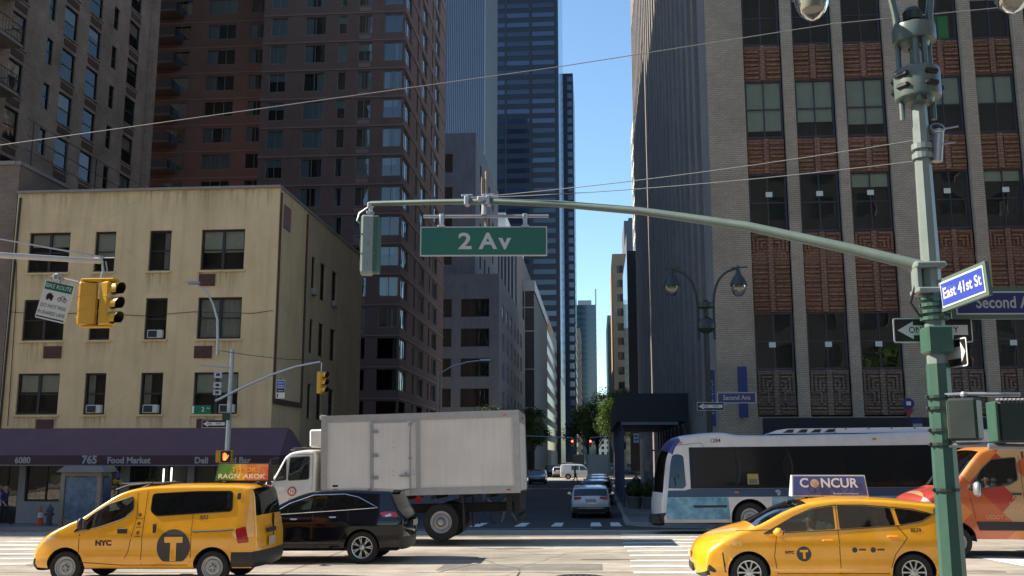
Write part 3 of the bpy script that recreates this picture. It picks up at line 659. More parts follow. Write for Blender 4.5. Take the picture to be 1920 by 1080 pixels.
for z in (16.5,17.2,18.0): b.tube(((-26.5,42.5,z),(-26.5,58,z)),.018,5)
b.build('roof_fence', MAT['steel_dark'], B, world=True)
B = thing('tall_brick_building', (-45,60,-1), 'tall brown brick apartment block at the upper left with paired and narrow windows', 'building')
spec = [(53.2,54.7),(57.0,57.75),(58.8,60.5),(61.9,63.6),(65.2,65.95),(67.6,69.3)]
rowsL = [(17.8+3.02*k, 17.8+3.02*k+(2.05)) for k in range(-3,9)]
hol = []
for ci,(a,c) in enumerate(spec):
    for z0,z1 in rowsL:
        dz = (.25 if ci in (1,4) else 0)
        hol.append((a,c,z0+dz,z1-.1*(ci in (1,4))))
w = MB(); w.wall((-34.7,0,0),(0,1,0),(1,0,0),43.5,71.6,-1.5,78,hol,depth=.16)
w.wall((0,43.5,0),(1,0,0),(0,-1,0),-58,-34.7,-1.5,78,[],depth=.1); w.face(((-34.7,71.6,-1.5),(-58,71.6,-1.5),(-58,71.6,78),(-34.7,71.6,78))); w.face(((-58,43.5,-1.5),(-58,43.5,78),(-58,71.6,78),(-58,71.6,-1.5))); w.face(((-58,43.5,78),(-34.7,43.5,78),(-34.7,71.6,78),(-58,71.6,78)))
w.build('wall', MAT['old_brick'], B, world=True)
for i,(a,c,z0,z1) in enumerate(hol):
    ci = i//len(rowsL)
    put_window(B,-34.7,(a+c)/2,z0,c-a,z1-z0,'m',frame='dark_frame',pane='old_glass',rz=E_,blind=rnd.choice([None,None,.45,.5,.3]) if ci not in (1,4) else None)
    if ci not in (1,4):
        b = MB(); b.box(-34.7,-34.66,a+.1,c-.1,z0-.72,z0-.3); b.build('vent_panel', MAT['rust_vent'], B, world=True)
        b = MB(); b.box(-34.7,-34.63,a-.08,c+.08,z0-.1,z0-.003); b.build('sill', MAT['concrete_trim'], B, world=True)
b = MB(); b.box(-34.7,-34.35,71.0,71.7,-1.5,78); b.build('corner_pier', MAT['old_brick'], B, world=True)
for k in range(2,7):
    z = 17.2+3.02*k; b = MB(); b.box(-34.7,-33.5,50.2,52.6,z-.15,z); o = b.build('balcony', MAT['concrete_trim'], B, world=True)
    b = MB()
    for zz in (z+.1,z+1.05): b.tube(((-33.52,50.2,zz),(-33.52,52.6,zz)),.025,5)
    for i in range(9): b.tube(((-33.52,50.2+.3*i,z),(-33.52,50.2+.3*i,z+1.05)),.012,4)
    for i in range(4): b.tube(((-34.6+.3*i,52.6,z),(-34.6+.3*i,52.6,z+1.05)),.012,4)
    b.tube(((-34.7,52.6,z+1.05),(-33.52,52.6,z+1.05)),.025,5); b.build('railing', MAT['steel_dark'], o, world=True)
# ================================================================ reddish brown apartment tower
B = thing('apartment_tower', (-26,94,-1), 'reddish brown apartment tower with corner windows behind the stucco building', 'building')
colsT = [(-33.0,-31.25),(-29.37,-27.17),(-25.85,-24.95),(-23.78,-22.31),(-21.06,-19.12)]; fl = [2.45+3.05*k for k in range(20)]; HT = 61.0
hol = [(a,c,z,z+2.0) for a,c in colsT for z in fl]
w = MB(); w.wall((0,94,0),(1,0,0),(0,-1,0),-33.8,-18.9,-1.5,HT,hol,depth=.14)
colsU = [(94.2,97.6),(101.0,101.9),(103.9,107.3),(110.4,111.3),(112.8,116.2)]
holU = [(a,c,z,z+2.0) for a,c in colsU for z in fl]; w.wall((-18.9,0,0),(0,1,0),(1,0,0),94,121.5,-1.5,HT,holU,depth=.14)
colsV = [(-47.4,-45.1),(-43.12,-39.8),(-38.2,-36.1)]; holV = [(a,c,z+.5,z+2.3) for a,c in colsV for z in fl]
w.wall((0,102,0),(1,0,0),(0,-1,0),-52,-33.8,-1.5,HT,holV,depth=.14); w.face(((-33.8,94,-1.5),(-33.8,94,HT),(-33.8,102,HT),(-33.8,102,-1.5)))
w.face(((-18.9,121.5,-1.5),(-52,121.5,-1.5),(-52,121.5,HT),(-18.9,121.5,HT))); w.face(((-52,102,-1.5),(-52,102,HT),(-52,121.5,HT),(-52,121.5,-1.5))); w.face(((-52,94,HT),(-18.9,94,HT),(-18.9,121.5,HT),(-52,121.5,HT)))
w.build('wall', MAT['tower_brick'], B, world=True)
for z in fl:
    b = MB(); zz = z+2.18; b.box(-33.85,-18.82,93.92,94.0,zz,zz+.14); b.box(-18.9,-18.82,94,121.4,zz,zz+.14); b.build('floor_band', MAT['band_trim'], B, world=True)
    b = MB(); b.box(-52,-33.8,101.93,102,zz+.35,zz+.47); b.build('floor_band', MAT['band_trim'], B, world=True)
vis = lambda z: 14 < z < 56
for (a,c,z0,z1) in hol:
    if not vis(z0): continue
    ww = c-a; k = rnd.random()
    put_window(B,(a+c)/2,94,z0,ww,2.0,'c' if ww > 1.4 else '',frame='pale_frame',pane='tower_glass',blind=.95 if k < .25 else (.4 if k < .4 else None),curtain=rnd.choice(['a','l','r','b']) if k > .62 else None,bmat='curtain')
    if abs(a+23.78) < .1:
        b = MB(); b.box(a+.1,c-.1,93.96,94,z0-.62,z0-.2); b.build('vent_panel', MAT['band_trim'], B, world=True)
for (a,c,z0,z1) in holU:
    if 8 < z0 < 58: put_window(B,-18.9,(a+c)/2,z0,c-a,2.0,'t' if c-a > 2 else '',frame='pale_frame',pane='tower_glass',rz=E_,curtain=rnd.choice([None,'a','b']))
for (a,c,z0,z1) in holV:
    if 18 < z0 < 58:
        put_window(B,(a+c)/2,102,z0,c-a,1.8,'t' if c-a > 2.5 else 'c',frame='pale_frame',pane='tower_glass',curtain=rnd.choice([None,'a','b','l',None]))
for z in fl:
    if not 18 < z < 58: continue
    b = MB(); b.box(-51,-46.0,99.8,102,z+.05,z+.28); o = b.build('balcony', MAT['smoked_slab'], B, world=True)
    b = MB(); b.box(-51,-46.0,99.8,99.84,z+.28,z+1.2); b.box(-46.04,-46.0,99.84,102,z+.28,z+1.2); b.build('balustrade', mat('smoked_panel',(.03,.035,.045),.15), o, world=True)
# ================================================================ grey office block down the side street
B = thing('grey_office_building', (-18,138,-1), 'blue-grey panelled office block with dark ribbon windows, set back in two steps', 'building')
z_l = [24.4-2.6-4.25*k for k in range(6)]
hol = [(a,c,z,z+2.6) for a,c in ((-22.1,-20.24),(-18.9,-14.85)) for z in z_l if z > 0]
w = MB(); w.wall((0,138,0),(1,0,0),(0,-1,0),-26,-13.5,-1.5,28.0,hol,depth=.25)
zs_ = [21.8-4.25*k for k in range(5)]; holS = [(a,a+3.6,z,z+2.6) for a in (143,150,157,164,171,178) for z in zs_]
w.wall((-13.5,0,0),(0,1,0),(1,0,0),138,190,-1.5,28.0,holS,depth=.25); w.face(((-26,138,28.0),(-13.5,138,28.0),(-13.5,190,28.0),(-26,190,28.0)))
hu = [(-22.3,-20.4,z,z+2.8) for z in (29.5,33.9,38.3,43.3)]
w.wall((0,138.6,0),(1,0,0),(0,-1,0),-26,-17,28.0,49.3,hu,depth=.25); w.wall((-17,0,0),(0,1,0),(1,0,0),138.6,172,28.0,49.3,[(144+6*i,146+6*i,z,z+2.6) for i in range(4) for z in (30,34.4,38.8,43.5)],depth=.25)
w.face(((-26,138.6,49.3),(-17,138.6,49.3),(-17,172,49.3),(-26,172,49.3))); w.build('wall', MAT['grey_panel'], B, world=True)
for a,c,z0,z1 in hol: put_window(B,(a+c)/2,138,z0,c-a,z1-z0,'t' if c-a > 3 else 'c',frame='dark_frame',pane='tower_glass')
for a,c,z0,z1 in hu: put_window(B,(a+c)/2,138.6,z0,c-a,z1-z0,'c',frame='dark_frame',pane='tower_glass')
for a,c,z0,z1 in holS: put_window(B,-13.5,(a+c)/2,z0,c-a,z1-z0,'t',frame='mullion_silver',pane='tower_glass',rz=E_)
b = MB()
for i in range(4):
    for z in (30,34.4,38.8,43.5): b.box(-17.2,-17.14,144+6*i,146+6*i,z,z+2.6)
b.build('side_glazing', MAT['black_glass'], B, world=True)
# ================================================================ far slabs and towers
def far_block(name, x0,x1,y0,y1,h,mt,label,win=None,glassm='black_glass',side='r',cap=None,z0=-1.5):
    B = thing(name, ((x0+x1)/2,y0,z0), label, 'building'); w = MB(); w.box(x0,x1,y0,y1,z0,h); w.build('wall', MAT[mt], B, world=True)
    if win:
        px,pz,ww,wh = win; fr_ = MB(); sd = MB()
        z = 4.0
        while z+wh < h-1:
            x = x0+px*.35
            while x+ww < x1: fr_.box(x,x+ww,y0-.05,y0+.1,z,z+wh); x += px
            y = y0+px*.4; sx = x1 if side == 'r' else x0
            while y+ww < y1: sd.box(sx-.1,sx+.05,y,y+ww,z,z+wh); y += px
            z += pz
        fr_.build('window_rows', MAT[glassm], B, world=True)['kind'] = 'stuff'; sd.build('side_window_rows', MAT[glassm], B, world=True)['kind'] = 'stuff'
    if cap: 
        b = MB()
        for c in cap: b.box(*c)
        b.build('roof_structure', MAT['mullion_silver'], B, world=True)
    return B
B = thing('striped_glass_tower', (-35,250,-1.5), 'slender glass tower with close vertical mullions rising behind the brown tower', 'building')
w = MB(); w.box(-43,-28.5,250,285,-1.5,150); w.build('curtain_wall', MAT['blue_glass'], B, world=True)
b = MB()
for i in range(30): b.box(-43+.5*i-.05,-43+.5*i+.05,249.85,250,-1.5,150)
for i in range(24): b.box(-28.5,-28.25,250+1.4*i,250.2+1.4*i,-1.5,150)
b.build('mullions', MAT['mullion_silver'], B, world=True)['kind'] = 'stuff'
B = thing('dark_glass_tower', (-26,350,-1.5), 'tall blue-black office tower with horizontal window bands left of the sky gap', 'building')
w = MB(); w.box(-42,-12.2,350,402,-1.5,205); w.build('wall', MAT['dark_metal_panel'], B, world=True)
m1 = MB(); m1.box(0,8.4,-.12,.06,0,1.75); me_w = m1.data('window_band', MAT['blue_glass']); m2 = MB(); m2.box(0,8.4,-.12,.06,0,1.75); me_d = m2.data('window_band', MAT['navy_glass'])
z = 10.0; k = 0
while z < 176:
    for x in (-40.6,-31.4,-22.2): 
        hi = z > 118 and rnd.random() < .5 or rnd.random() < .08  # brighter glass mostly on upper floors, standing in for sky reflection
        link('window_band', me_w if hi else me_d, B, (x+26+(.3 if x > -25 else 0), 0, z+1.5))
    z += 3.8
b = MB()
for x in (-41.3,-31.7,-22.5,-12.7): b.box(x-.25,x+.25,349.7,350,-1.5,205)
b.build('pier', MAT['steel_dark'], B, world=True)
b = MB(); b.box(-12.2,-12.0,350.3,402,30,205); tag(b.build('side_glazing', mat('painted_sky_glass',(.14,.26,.44),.12,spec=1.0), B, world=True),'side wall with the sky reflection painted in blue')  # bright blue base colour carries the sky reflection of this side
far_block('rear_tower',-30,-8.3,432,470,176,'dark_metal_panel','narrow dark tower peeping out right of the banded tower',(3,4,2.2,2.4),'blue_glass')
B = far_block('finned_building',-30,-15.0,190,240,44,'grey_panel','office block with vertical fins behind the grey block',None)
b = MB()
for i in range(22): b.box(-30+.68*i,-29.75+.68*i,189.6,190,4,44)
b.build('fins', MAT['mullion_silver'], B, world=True)['kind'] = 'stuff'
b = MB(); b.box(-24,-15.5,191,215,44,47); b.box(-22,-17.5,192,210,47,50.5); b.build('plant_room', MAT['white_metal'], B, world=True)
B = far_block('black_glass_building',-20,-12.6,205,262,38.5,'matt_black_panel','low black glass building with a pale stepped parapet along the side street',None)
b = MB(); b.box(-20.1,-12.4,204.9,206.5,36.6,38.9); b.box(-13.0,-12.4,206.5,262,36.6,38.9); b.build('parapet', MAT['mullion_silver'], B, world=True)
b = MB()
for x in (-18.5,-16.6,-14.6): b.box(x-.08,x+.08,204.85,205,4,36.5)
for z in (12,20,28,33): b.box(-20,-12.6,204.87,205,z,z+.25)
b.build('mullions', MAT['mullion_silver'], B, world=True)
far_block('limestone_building',-26,-13.3,274,345,42,'limestone','pale limestone block with square windows on the left of the side street',(4.2,4.4,1.9,2.4))
far_block('tan_brick_building',-30,-11.5,480,560,80,'far_tan','far tan brick block low in the street gap on the left',(4.4,4.2,2.2,2.4))
far_block('brown_brick_building',-30,-8.5,575,640,76,'far_tan','farther brown block beside the tan one on the left',(5,4.4,2.2,2.4))
B = far_block('distant_tower',-15,1.4,720,760,112,'teal_glass','distant blue-grey tower closing the street gap',(3.2,4.2,2.4,1.4),'blue_glass')
b = MB(); b.tube(((1.2,722,112),(1.2,722,124)),.5,5); b.box(-12,-2,724,740,112,116); b.build('mast', MAT['mullion_silver'], B, world=True)
far_block('black_slab',5.1,22,150,172,33.5,'black_glass','dark glass block just past the brick office on the right',None)
B = thing('stepped_tower', (16,178,-1.5), 'tan stepped tower catching sun on its edge behind the brick office', 'building')
w = MB(); w.box(8.4,26,178,206,-1.5,70); w.box(9.3,25,180,204,70,78.5); w.box(10.6,23,183,200,78.5,86); w.build('wall', MAT['pale_stone'], B, world=True)
b = MB()
for k in range(17):
    for i in range(5): b.box(9.6+3.0*i,11.0+3.0*i,177.93,178.05,6+3.7*k,8.2+3.7*k)
    for i in range(7): b.box(8.33,8.45,180+3.6*i,181.5+3.6*i,6+3.7*k,8.2+3.7*k)
b.build('window_rows', MAT['black_glass'], B, world=True)['kind'] = 'stuff'
B = far_block('brown_setback_building',5.0,14,262,300,56,'far_tan','brown brick setback block low on the right of the sky gap',(3.4,3.9,1.6,2.0))
b = MB(); b.box(9.6,14,262.5,300,56,66); b.build('upper_floors', MAT['grey_panel'], B, world=True)
far_block('blue_window_tower',10.2,14.6,320,345,79,'grey_panel','slim tower top with bright blue windows beside the stepped tower',(2.2,4,1.7,2.8),'blue_glass')
far_block('teal_glass_building',4.6,9,352,400,52,'teal_glass','sliver of teal glass building at the right of the sky gap',None)
B = far_block('pale_far_building',-14,16,1150,1180,72,'pale_stone','pale low building closing the far end of the street',(6,6,3,3))
# unseen blocks: one added for shade, while the rows carry on along the avenue and behind the viewer
far_block('added_shade_block',-72,-47,72.5,93,81,'old_brick','unseen block added behind the left brick block to shade the office side wall',None)  # added out of sight, its height set by the shade on the office wall
far_block('south_avenue_block',-150,-66,42,71,118,'old_brick','tall brick block further along the avenue beyond the left edge',(4,3.2,1.6,1.8))
for (x0,x1,y0,y1,h,lab) in ((-80,-17.5,-45,3.5,32,'brick apartment block behind the viewer to the left'),(9.5,80,-45,3.5,58,'brick apartment block behind the viewer to the right')):
    B = thing('near_corner_block', ((x0+x1)/2,y1,-.5), lab, 'building'); w = MB(); hol = [(x,x+1.5,z,z+1.9) for x in [x0+2+3.4*i for i in range(int((x1-x0-3)/3.4))] for z in [3+3.1*k for k in range(8)]]
    w.wall((0,y1,0),(1,0,0),(0,1,0),x0,x1,-.5,h,hol,depth=.2); w.box(x0,x1,y0,y1-.25,-.5,h); w.build('wall', MAT['grey_side_brick'], B, world=True)
# ================================================================ vehicle kit (local: front looks to -x, near side is -y, ground z=0)
def smooth_path(ctrl, ds=.06):
    # ctrl: (x, z, bulge, tag); returns dense list of (Vector2, bulge, tag)
    P = [Vector((c[0], c[1])) for c in ctrl]; out = []
    for i in range(len(P)-1):
        p0 = P[i-1] if i else P[0]*2-P[1]; p3 = P[i+2] if i+2 < len(P) else P[-1]*2-P[-2]; p1, p2 = P[i], P[i+1]
        d01, d12, d23 = max(1e-3,(p1-p0).length**.5), max(1e-3,(p2-p1).length**.5), max(1e-3,(p3-p2).length**.5)
        n = max(2, int((p2-p1).length/ds))
        t0, t1 = 0, d01; t2 = t1+d12; t3 = t2+d23
        for k in range(n):
            t = t1+(t2-t1)*k/n
            A1 = p0*((t1-t)/(t1-t0))+p1*((t-t0)/(t1-t0)); A2 = p1*((t2-t)/(t2-t1))+p2*((t-t1)/(t2-t1)); A3 = p2*((t3-t)/(t3-t2))+p3*((t-t2)/(t3-t2))
            B1 = A1*((t2-t)/(t2-t0))+A2*((t-t0)/(t2-t0)); B2 = A2*((t3-t)/(t3-t1))+A3*((t-t1)/(t3-t1))
            out.append((B1*((t2-t)/(t2-t1))+B2*((t-t1)/(t2-t1)), ctrl[i][2]+(ctrl[i+1][2]-ctrl[i][2])*k/n, ctrl[i][3]))
    out.append((P[-1], ctrl[-1][2], ctrl[-1][3])); return out
def in_poly(p, poly):
    c = False; x, y = p; n = len(poly); j = n-1
    for i in range(n):
        if (poly[i][1] > y) != (poly[j][1] > y) and x < (poly[j][0]-poly[i][0])*(y-poly[i][1])/(poly[j][1]-poly[i][1])+poly[i][0]: c = not c
        j = i
    return c
def round_poly(poly, r=.04, n=3):
    out = []; m = len(poly)
    for i in range(m):
        a, b, c = Vector(poly[i-1]), Vector(poly[i]), Vector(poly[(i+1)%m]); d1, d2 = (a-b), (c-b); rr = min(r, d1.length*.4, d2.length*.4)
        p1, p2 = b+d1.normalized()*rr, b+d2.normalized()*rr
        for k in range(n+1):
            t = k/n; out.append(tuple(p1*(1-t)**2+b*2*t*(1-t)+p2*t*t))
    return out
class Body:
    def __init__(s, ctrl, W, zbelt, tumble, zsill, arches, r=.05, sill_tuck=.06, nose=.10, tail=.06, flank=.02, nose_len=.6, tail_len=.5):
        s.W, s.zb, s.k, s.zs, s.arches, s.r = W, zbelt, tumble, zsill, arches, r
        s.tuck, s.nose, s.tail, s.flank, s.nl, s.tl = sill_tuck, nose, tail, flank, nose_len, tail_len
        s.path = smooth_path(ctrl); s.x0 = min(p[0].x for p in s.path); s.x1 = max(p[0].x for p in s.path)
        n = len(s.path); s.edge = []; s.nrm = []
        for i in range(n):
            d = s.path[min(i+1,n-1)][0]-s.path[max(i-1,0)][0]; d.normalize(); nn = Vector((-d.y, d.x)); s.nrm.append(nn)
        for i in range(n):
            a = Vector((0,0)); 
            for j in range(max(0,i-2), min(n,i+3)): a += s.nrm[j]
            a.normalize(); s.nrm[i] = a
        s.edge = [s.path[i][0]-s.nrm[i]*(r+s.path[i][1]) for i in range(n)]
    def w(s, x, z):
        v = s.W/2
        t = (s.x0+s.nl-x)/s.nl
        if t > 0: v -= s.nose*t**2.2
        t = (x-(s.x1-s.tl))/s.tl
        if t > 0: v -= s.tail*t**2
        if z > s.zb: v -= s.k*(z-s.zb)+.03*(z-s.zb)**2
        else:
            u = (s.zb-z)/(s.zb-s.zs); v -= s.flank*(1-abs(1-2*min(u,1)))*0 ; v += s.flank*math.sin(math.pi*min(1,max(0,u)))+.012*math.exp(-((u-.16)/.10)**2)-.010*math.exp(-((u-.5)/.16)**2)+.010*math.exp(-((u-.82)/.08)**2)
            if u > .75: v -= s.tuck*((u-.75)/.25)**2
        return v
    def sp(s, x, z, off=0, sg=-1): return (x, sg*(s.w(x,z)+off), z)
    def build(s, parent, mats, regions=(), seams=(), step=.11):
        # mats: dict key -> material; 'b' is the paint. regions: (polygon, key, part name, label)
        n = len(s.edge); E = [(e.x, e.y) for e in s.edge]
        while E and E[0][1] < s.zs-.001: E.pop(0)
        while E and E[-1][1] < s.zs-.001: E.pop()
        bot = [(E[-1][0], s.zs)] if E[-1][1] > s.zs+.01 else []
        for ax, az, ar in sorted(s.arches, reverse=True):
            h = max(-.98, min(.98, (s.zs-az)/ar)); a0 = math.asin(h)
            m = 18
            for i in range(m+1):
                a = a0+(math.pi-2*a0)*i/m; bot.append((ax+ar*math.cos(a), az+ar*math.sin(a)))
        if E[0][1] > s.zs+.01: bot.append((E[0][0], s.zs))
        outline = E+bot
        V = [Vector(p) for p in outline]; Ed = [(i,(i+1)%len(outline)) for i in range(len(outline))]
        polys = []
        for rg in regions:
            pl = [tuple(p) for p in rg[0]]; polys.append(pl); k0 = len(V)
            dense = []
            for i in range(len(pl)):
                a, b = Vector(pl[i]), Vector(pl[(i+1)%len(pl)]); m = max(1,int((b-a).length/.12))
                dense += [a+(b-a)*j/m for j in range(m)]
            V += dense; Ed += [(k0+i, k0+(i+1)%len(dense)) for i in range(len(dense))]
        xs0, xs1 = min(p[0] for p in outline), max(p[0] for p in outline); z0, z1 = min(p[1] for p in outline), max(p[1] for p in outline)
        j = 0; z = z0+step*.5
        while z < z1:
            x = xs0+step*(.5 if j%2 else .25)
            while x < xs1:
                if in_poly((x,z), outline): V.append(Vector((x,z)))
                x += step
            z += step*.8; j += 1
        vo, eo, fo, *_ = delaunay_2d_cdt(V, Ed, [], 0, 1e-4)
        groups = {}
        for f in fo:
            c = sum((vo[i] for i in f), Vector((0,0)))/len(f)
            if not in_poly(c, outline): continue
            g = -1
            for q, pl in enumerate(polys):
                if in_poly(c, pl): g = q
            groups.setdefault(g, []).append(tuple(f))
        def side(fs, off, sides=(-1,1)):
            vs = []; mp = {}; out = []
            for sg in sides:
                mp = {}
                for f in fs:
                    t = []
                    for i in f:
                        if i not in mp: mp[i] = len(vs); vs.append(s.sp(vo[i].x, vo[i].y, off, sg))
                        t.append(mp[i])
                    a = (vo[f[1]]-vo[f[0]]); b = (vo[f[2]]-vo[f[0]]); ccw = a.x*b.y-a.y*b.x > 0
                    if (sg < 0) != ccw: t = t[::-1]
                    out.append(tuple(t))
            return vs, out
        # wrap strip: nose, bonnet, windscreen, roof, tail
        M = 24; sv = [math.sin(math.pi/2*(2*k/M-1)) for k in range(M+1)]
        rows = []
        for i in range(n):
            e, nn, bl = s.edge[i], s.nrm[i], s.path[i][1]; ww = s.w(e.x, max(e.y, s.zs)); rr = s.r; s0 = max(.2, 1-rr/ww); row = []
            for t in sv:
                u = max(0,(abs(t)-s0)/(1-s0)); o = bl*(1-abs(t)**2.3)+rr*math.sqrt(max(0,1-u*u)); q = e+nn*o; row.append((q.x, t*ww, q.y))
            rows.append(row)
        s.rows = rows
        tags = {}
        for i in range(n-1):
            for k in range(M):
                tg = s.path[i][2]; sm = abs((sv[k]+sv[k+1])/2)
                if tg in ('g','h') and sm > .93: tg = 'b'
                tags.setdefault(tg, []).append((i,k))
        def strip(cells, off=0):
            vs = []; mp = {}; fs = []
            for i,k in cells:
                t = []
                for a,b in ((i,k),(i+1,k),(i+1,k+1),(i,k+1)):
                    if (a,b) not in mp: mp[(a,b)] = len(vs); vs.append(rows[a][b])
                    t.append(mp[(a,b)])
                fs.append(tuple(t[::-1]))
            return vs, fs
        b = MB(); vs, fs = side(groups.get(-1,[]), 0); b.mesh_in(vs, fs)
        vs, fs = strip(tags.get('b',[])); b.mesh_in(vs, [f[::-1] for f in fs])
        # weld side to strip
        body = b.build('body', mats['b'], parent, smooth=True, angle=R(40))
        bm = bmesh.new(); bm.from_mesh(body.data); bmesh.ops.remove_doubles(bm, verts=bm.verts, dist=.0015); bmesh.ops.recalc_face_normals(bm, faces=bm.faces); bm.to_mesh(body.data); bm.free()
        body.data.polygons.foreach_set('use_smooth',[True]*len(body.data.polygons)); body.data.set_sharp_from_angle(angle=R(38))
        names = {'g':'windscreen','h':'rear_window','k':'bumper','l':'grille'}
        for tg, cells in tags.items():
            if tg == 'b': continue
            runs = []; 
            for c in sorted(cells):
                if runs and c[0]-runs[-1][-1][0] <= 1: runs[-1].append(c)
                else: runs.append([c])
            for rn in runs:
                b = MB(); vs, fs = strip(rn); b.mesh_in(vs, [f[::-1] for f in fs]); b.build(names.get(tg,'panel'), mats[tg], parent, smooth=True)
        for q, rg in enumerate(regions):
            if q not in groups: continue
            for sg_name in (-1,1):
                b = MB(); vs, fs = side(groups[q], -.004 if rg[1] == 'glass' else .003, (sg_name,)); b.mesh_in(vs, fs)
                o = b.build(rg[2], mats[rg[1]], parent, smooth=True)
                if len(rg) > 3 and rg[3]: o['label'] = rg[3]
        if seams:
            b = MB()
            for ln in seams:
                for sg in (-1,1):
                    for i in range(len(ln)-1):
                        a, c = Vector(ln[i]), Vector(ln[i+1]); m = max(1,int((c-a).length/.1))
                        for k in range(m):
                            p, q = a+(c-a)*k/m, a+(c-a)*(k+1)/m; d = (q-p).normalized(); o_ = Vector((-d.y,d.x))*.0055
                            f = [s.sp(p.x-o_.x,p.y-o_.y,.0025,sg), s.sp(q.x-o_.x,q.y-o_.y,.0025,sg), s.sp(q.x+o_.x,q.y+o_.y,.0025,sg), s.sp(p.x+o_.x,p.y+o_.y,.0025,sg)]
                            b.face(f if sg < 0 else f[::-1])
            b.build('door_seam', MAT['seam'], parent)
        return body
    def decal(s, poly_or_text, x, z, m, parent, size=.1, bold=0, sx=1, name='lettering', off=.005, shear=0, align='CENTER', sides=(-1,), space=1.0):
        for sg in sides:
            lettering(poly_or_text, size, None, m, parent, name, bold, sx, shear, align, fn=lambda u, v: s.sp(x+u if sg < 0 else x-u, z+v, off, sg), space=space)
    def patch(s, poly, m, parent, name, off=.006, sides=(-1,1), step=.06):
        if len(sides) > 1:
            for q in sides: o = s.patch(poly, m, parent, name, off, (q,), step)
            return o
        b = MB()
        V = [Vector(p) for p in poly]; Ed = [(i,(i+1)%len(V)) for i in range(len(V))]
        xs = [p[0] for p in poly]; zs = [p[1] for p in poly]; x = min(xs)+step*.4
        while x < max(xs):
            z = min(zs)+step*.4
            while z < max(zs):
                if in_poly((x,z), poly): V.append(Vector((x,z)))
                z += step
            x += step
        vo, eo, fo, *_ = delaunay_2d_cdt(V, Ed, [], 0, 1e-4)
        for f in fo:
            c = sum((vo[i] for i in f), Vector((0,0)))/len(f)
            if not in_poly(c, poly): continue
            for sg in sides:
                pts = [s.sp(vo[i].x, vo[i].y, off, sg) for i in f]
                a = vo[f[1]]-vo[f[0]]; b2 = vo[f[2]]-vo[f[0]]; ccw = a.x*b2.y-a.y*b2.x > 0
                b.face(pts if (sg < 0) == ccw else pts[::-1])
        return b.build(name, m, parent)
    def trim(s, line, m, parent, name='trim', r=.009, off=.003, sides=(-1,1), closed=False):
        if len(sides) > 1:
            for q in sides: o = s.trim(line, m, parent, name, r, off, (q,), closed)
            return o
        b = MB(); ln = list(line)+([line[0]] if closed else [])
        for sg in sides:
            pts = []
            for i in range(len(ln)-1):
                a, c = Vector(ln[i]), Vector(ln[i+1]); k = max(1,int((c-a).length/.12)); pts += [a+(c-a)*j/k for j in range(k)]
            pts.append(Vector(ln[-1])); b.tube([s.sp(p.x,p.y,off,sg) for p in pts], r, 5)
        return b.build(name, m, parent, smooth=True)
mat('seam',(.012,.011,.01),.7); mat('tyre',(.017,.017,.018),.85,bump=.2,bscale=60); mat('alloy',(.50,.51,.53),.32,metal=.85); mat('steel_rim',(.38,.385,.39),.45,metal=.6,var=.15,vscale=9)
mat('black_plastic',(.022,.022,.023),.55,var=.15,vscale=12); mat('chrome',(.75,.76,.78),.12,metal=1.0); mat('interior',(.028,.028,.03),.8); mat('seat_grey',(.06,.06,.065),.8,var=.2)
mat('lamp_red',(.40,.012,.015),.15,coat=.6); mat('lamp_clear',(.62,.65,.68),.10,metal=.45,coat=.5); mat('lamp_amber',(.65,.20,.02),.25,coat=.4)
mat('undercarriage',(.02,.02,.02),.9)
glass('car_glass',(.30,.36,.34),.85,.01,f0=.07); glass('car_glass_dark',(.085,.095,.10),.85,.01,f0=.06); glass('windscreen_glass',(.42,.48,.46),.85,.01,f0=.08)
def car_paint(name, c, rough=.28, coat=.8, metal=0):
    m = mat(name, c, rough, metal=metal, coat=coat, var=.09, vscale=2.6); b = m.node_tree.nodes['Principled BSDF']; b.inputs['Coat Roughness'].default_value = .05; b.inputs['Coat IOR'].default_value = 1.75
    return m
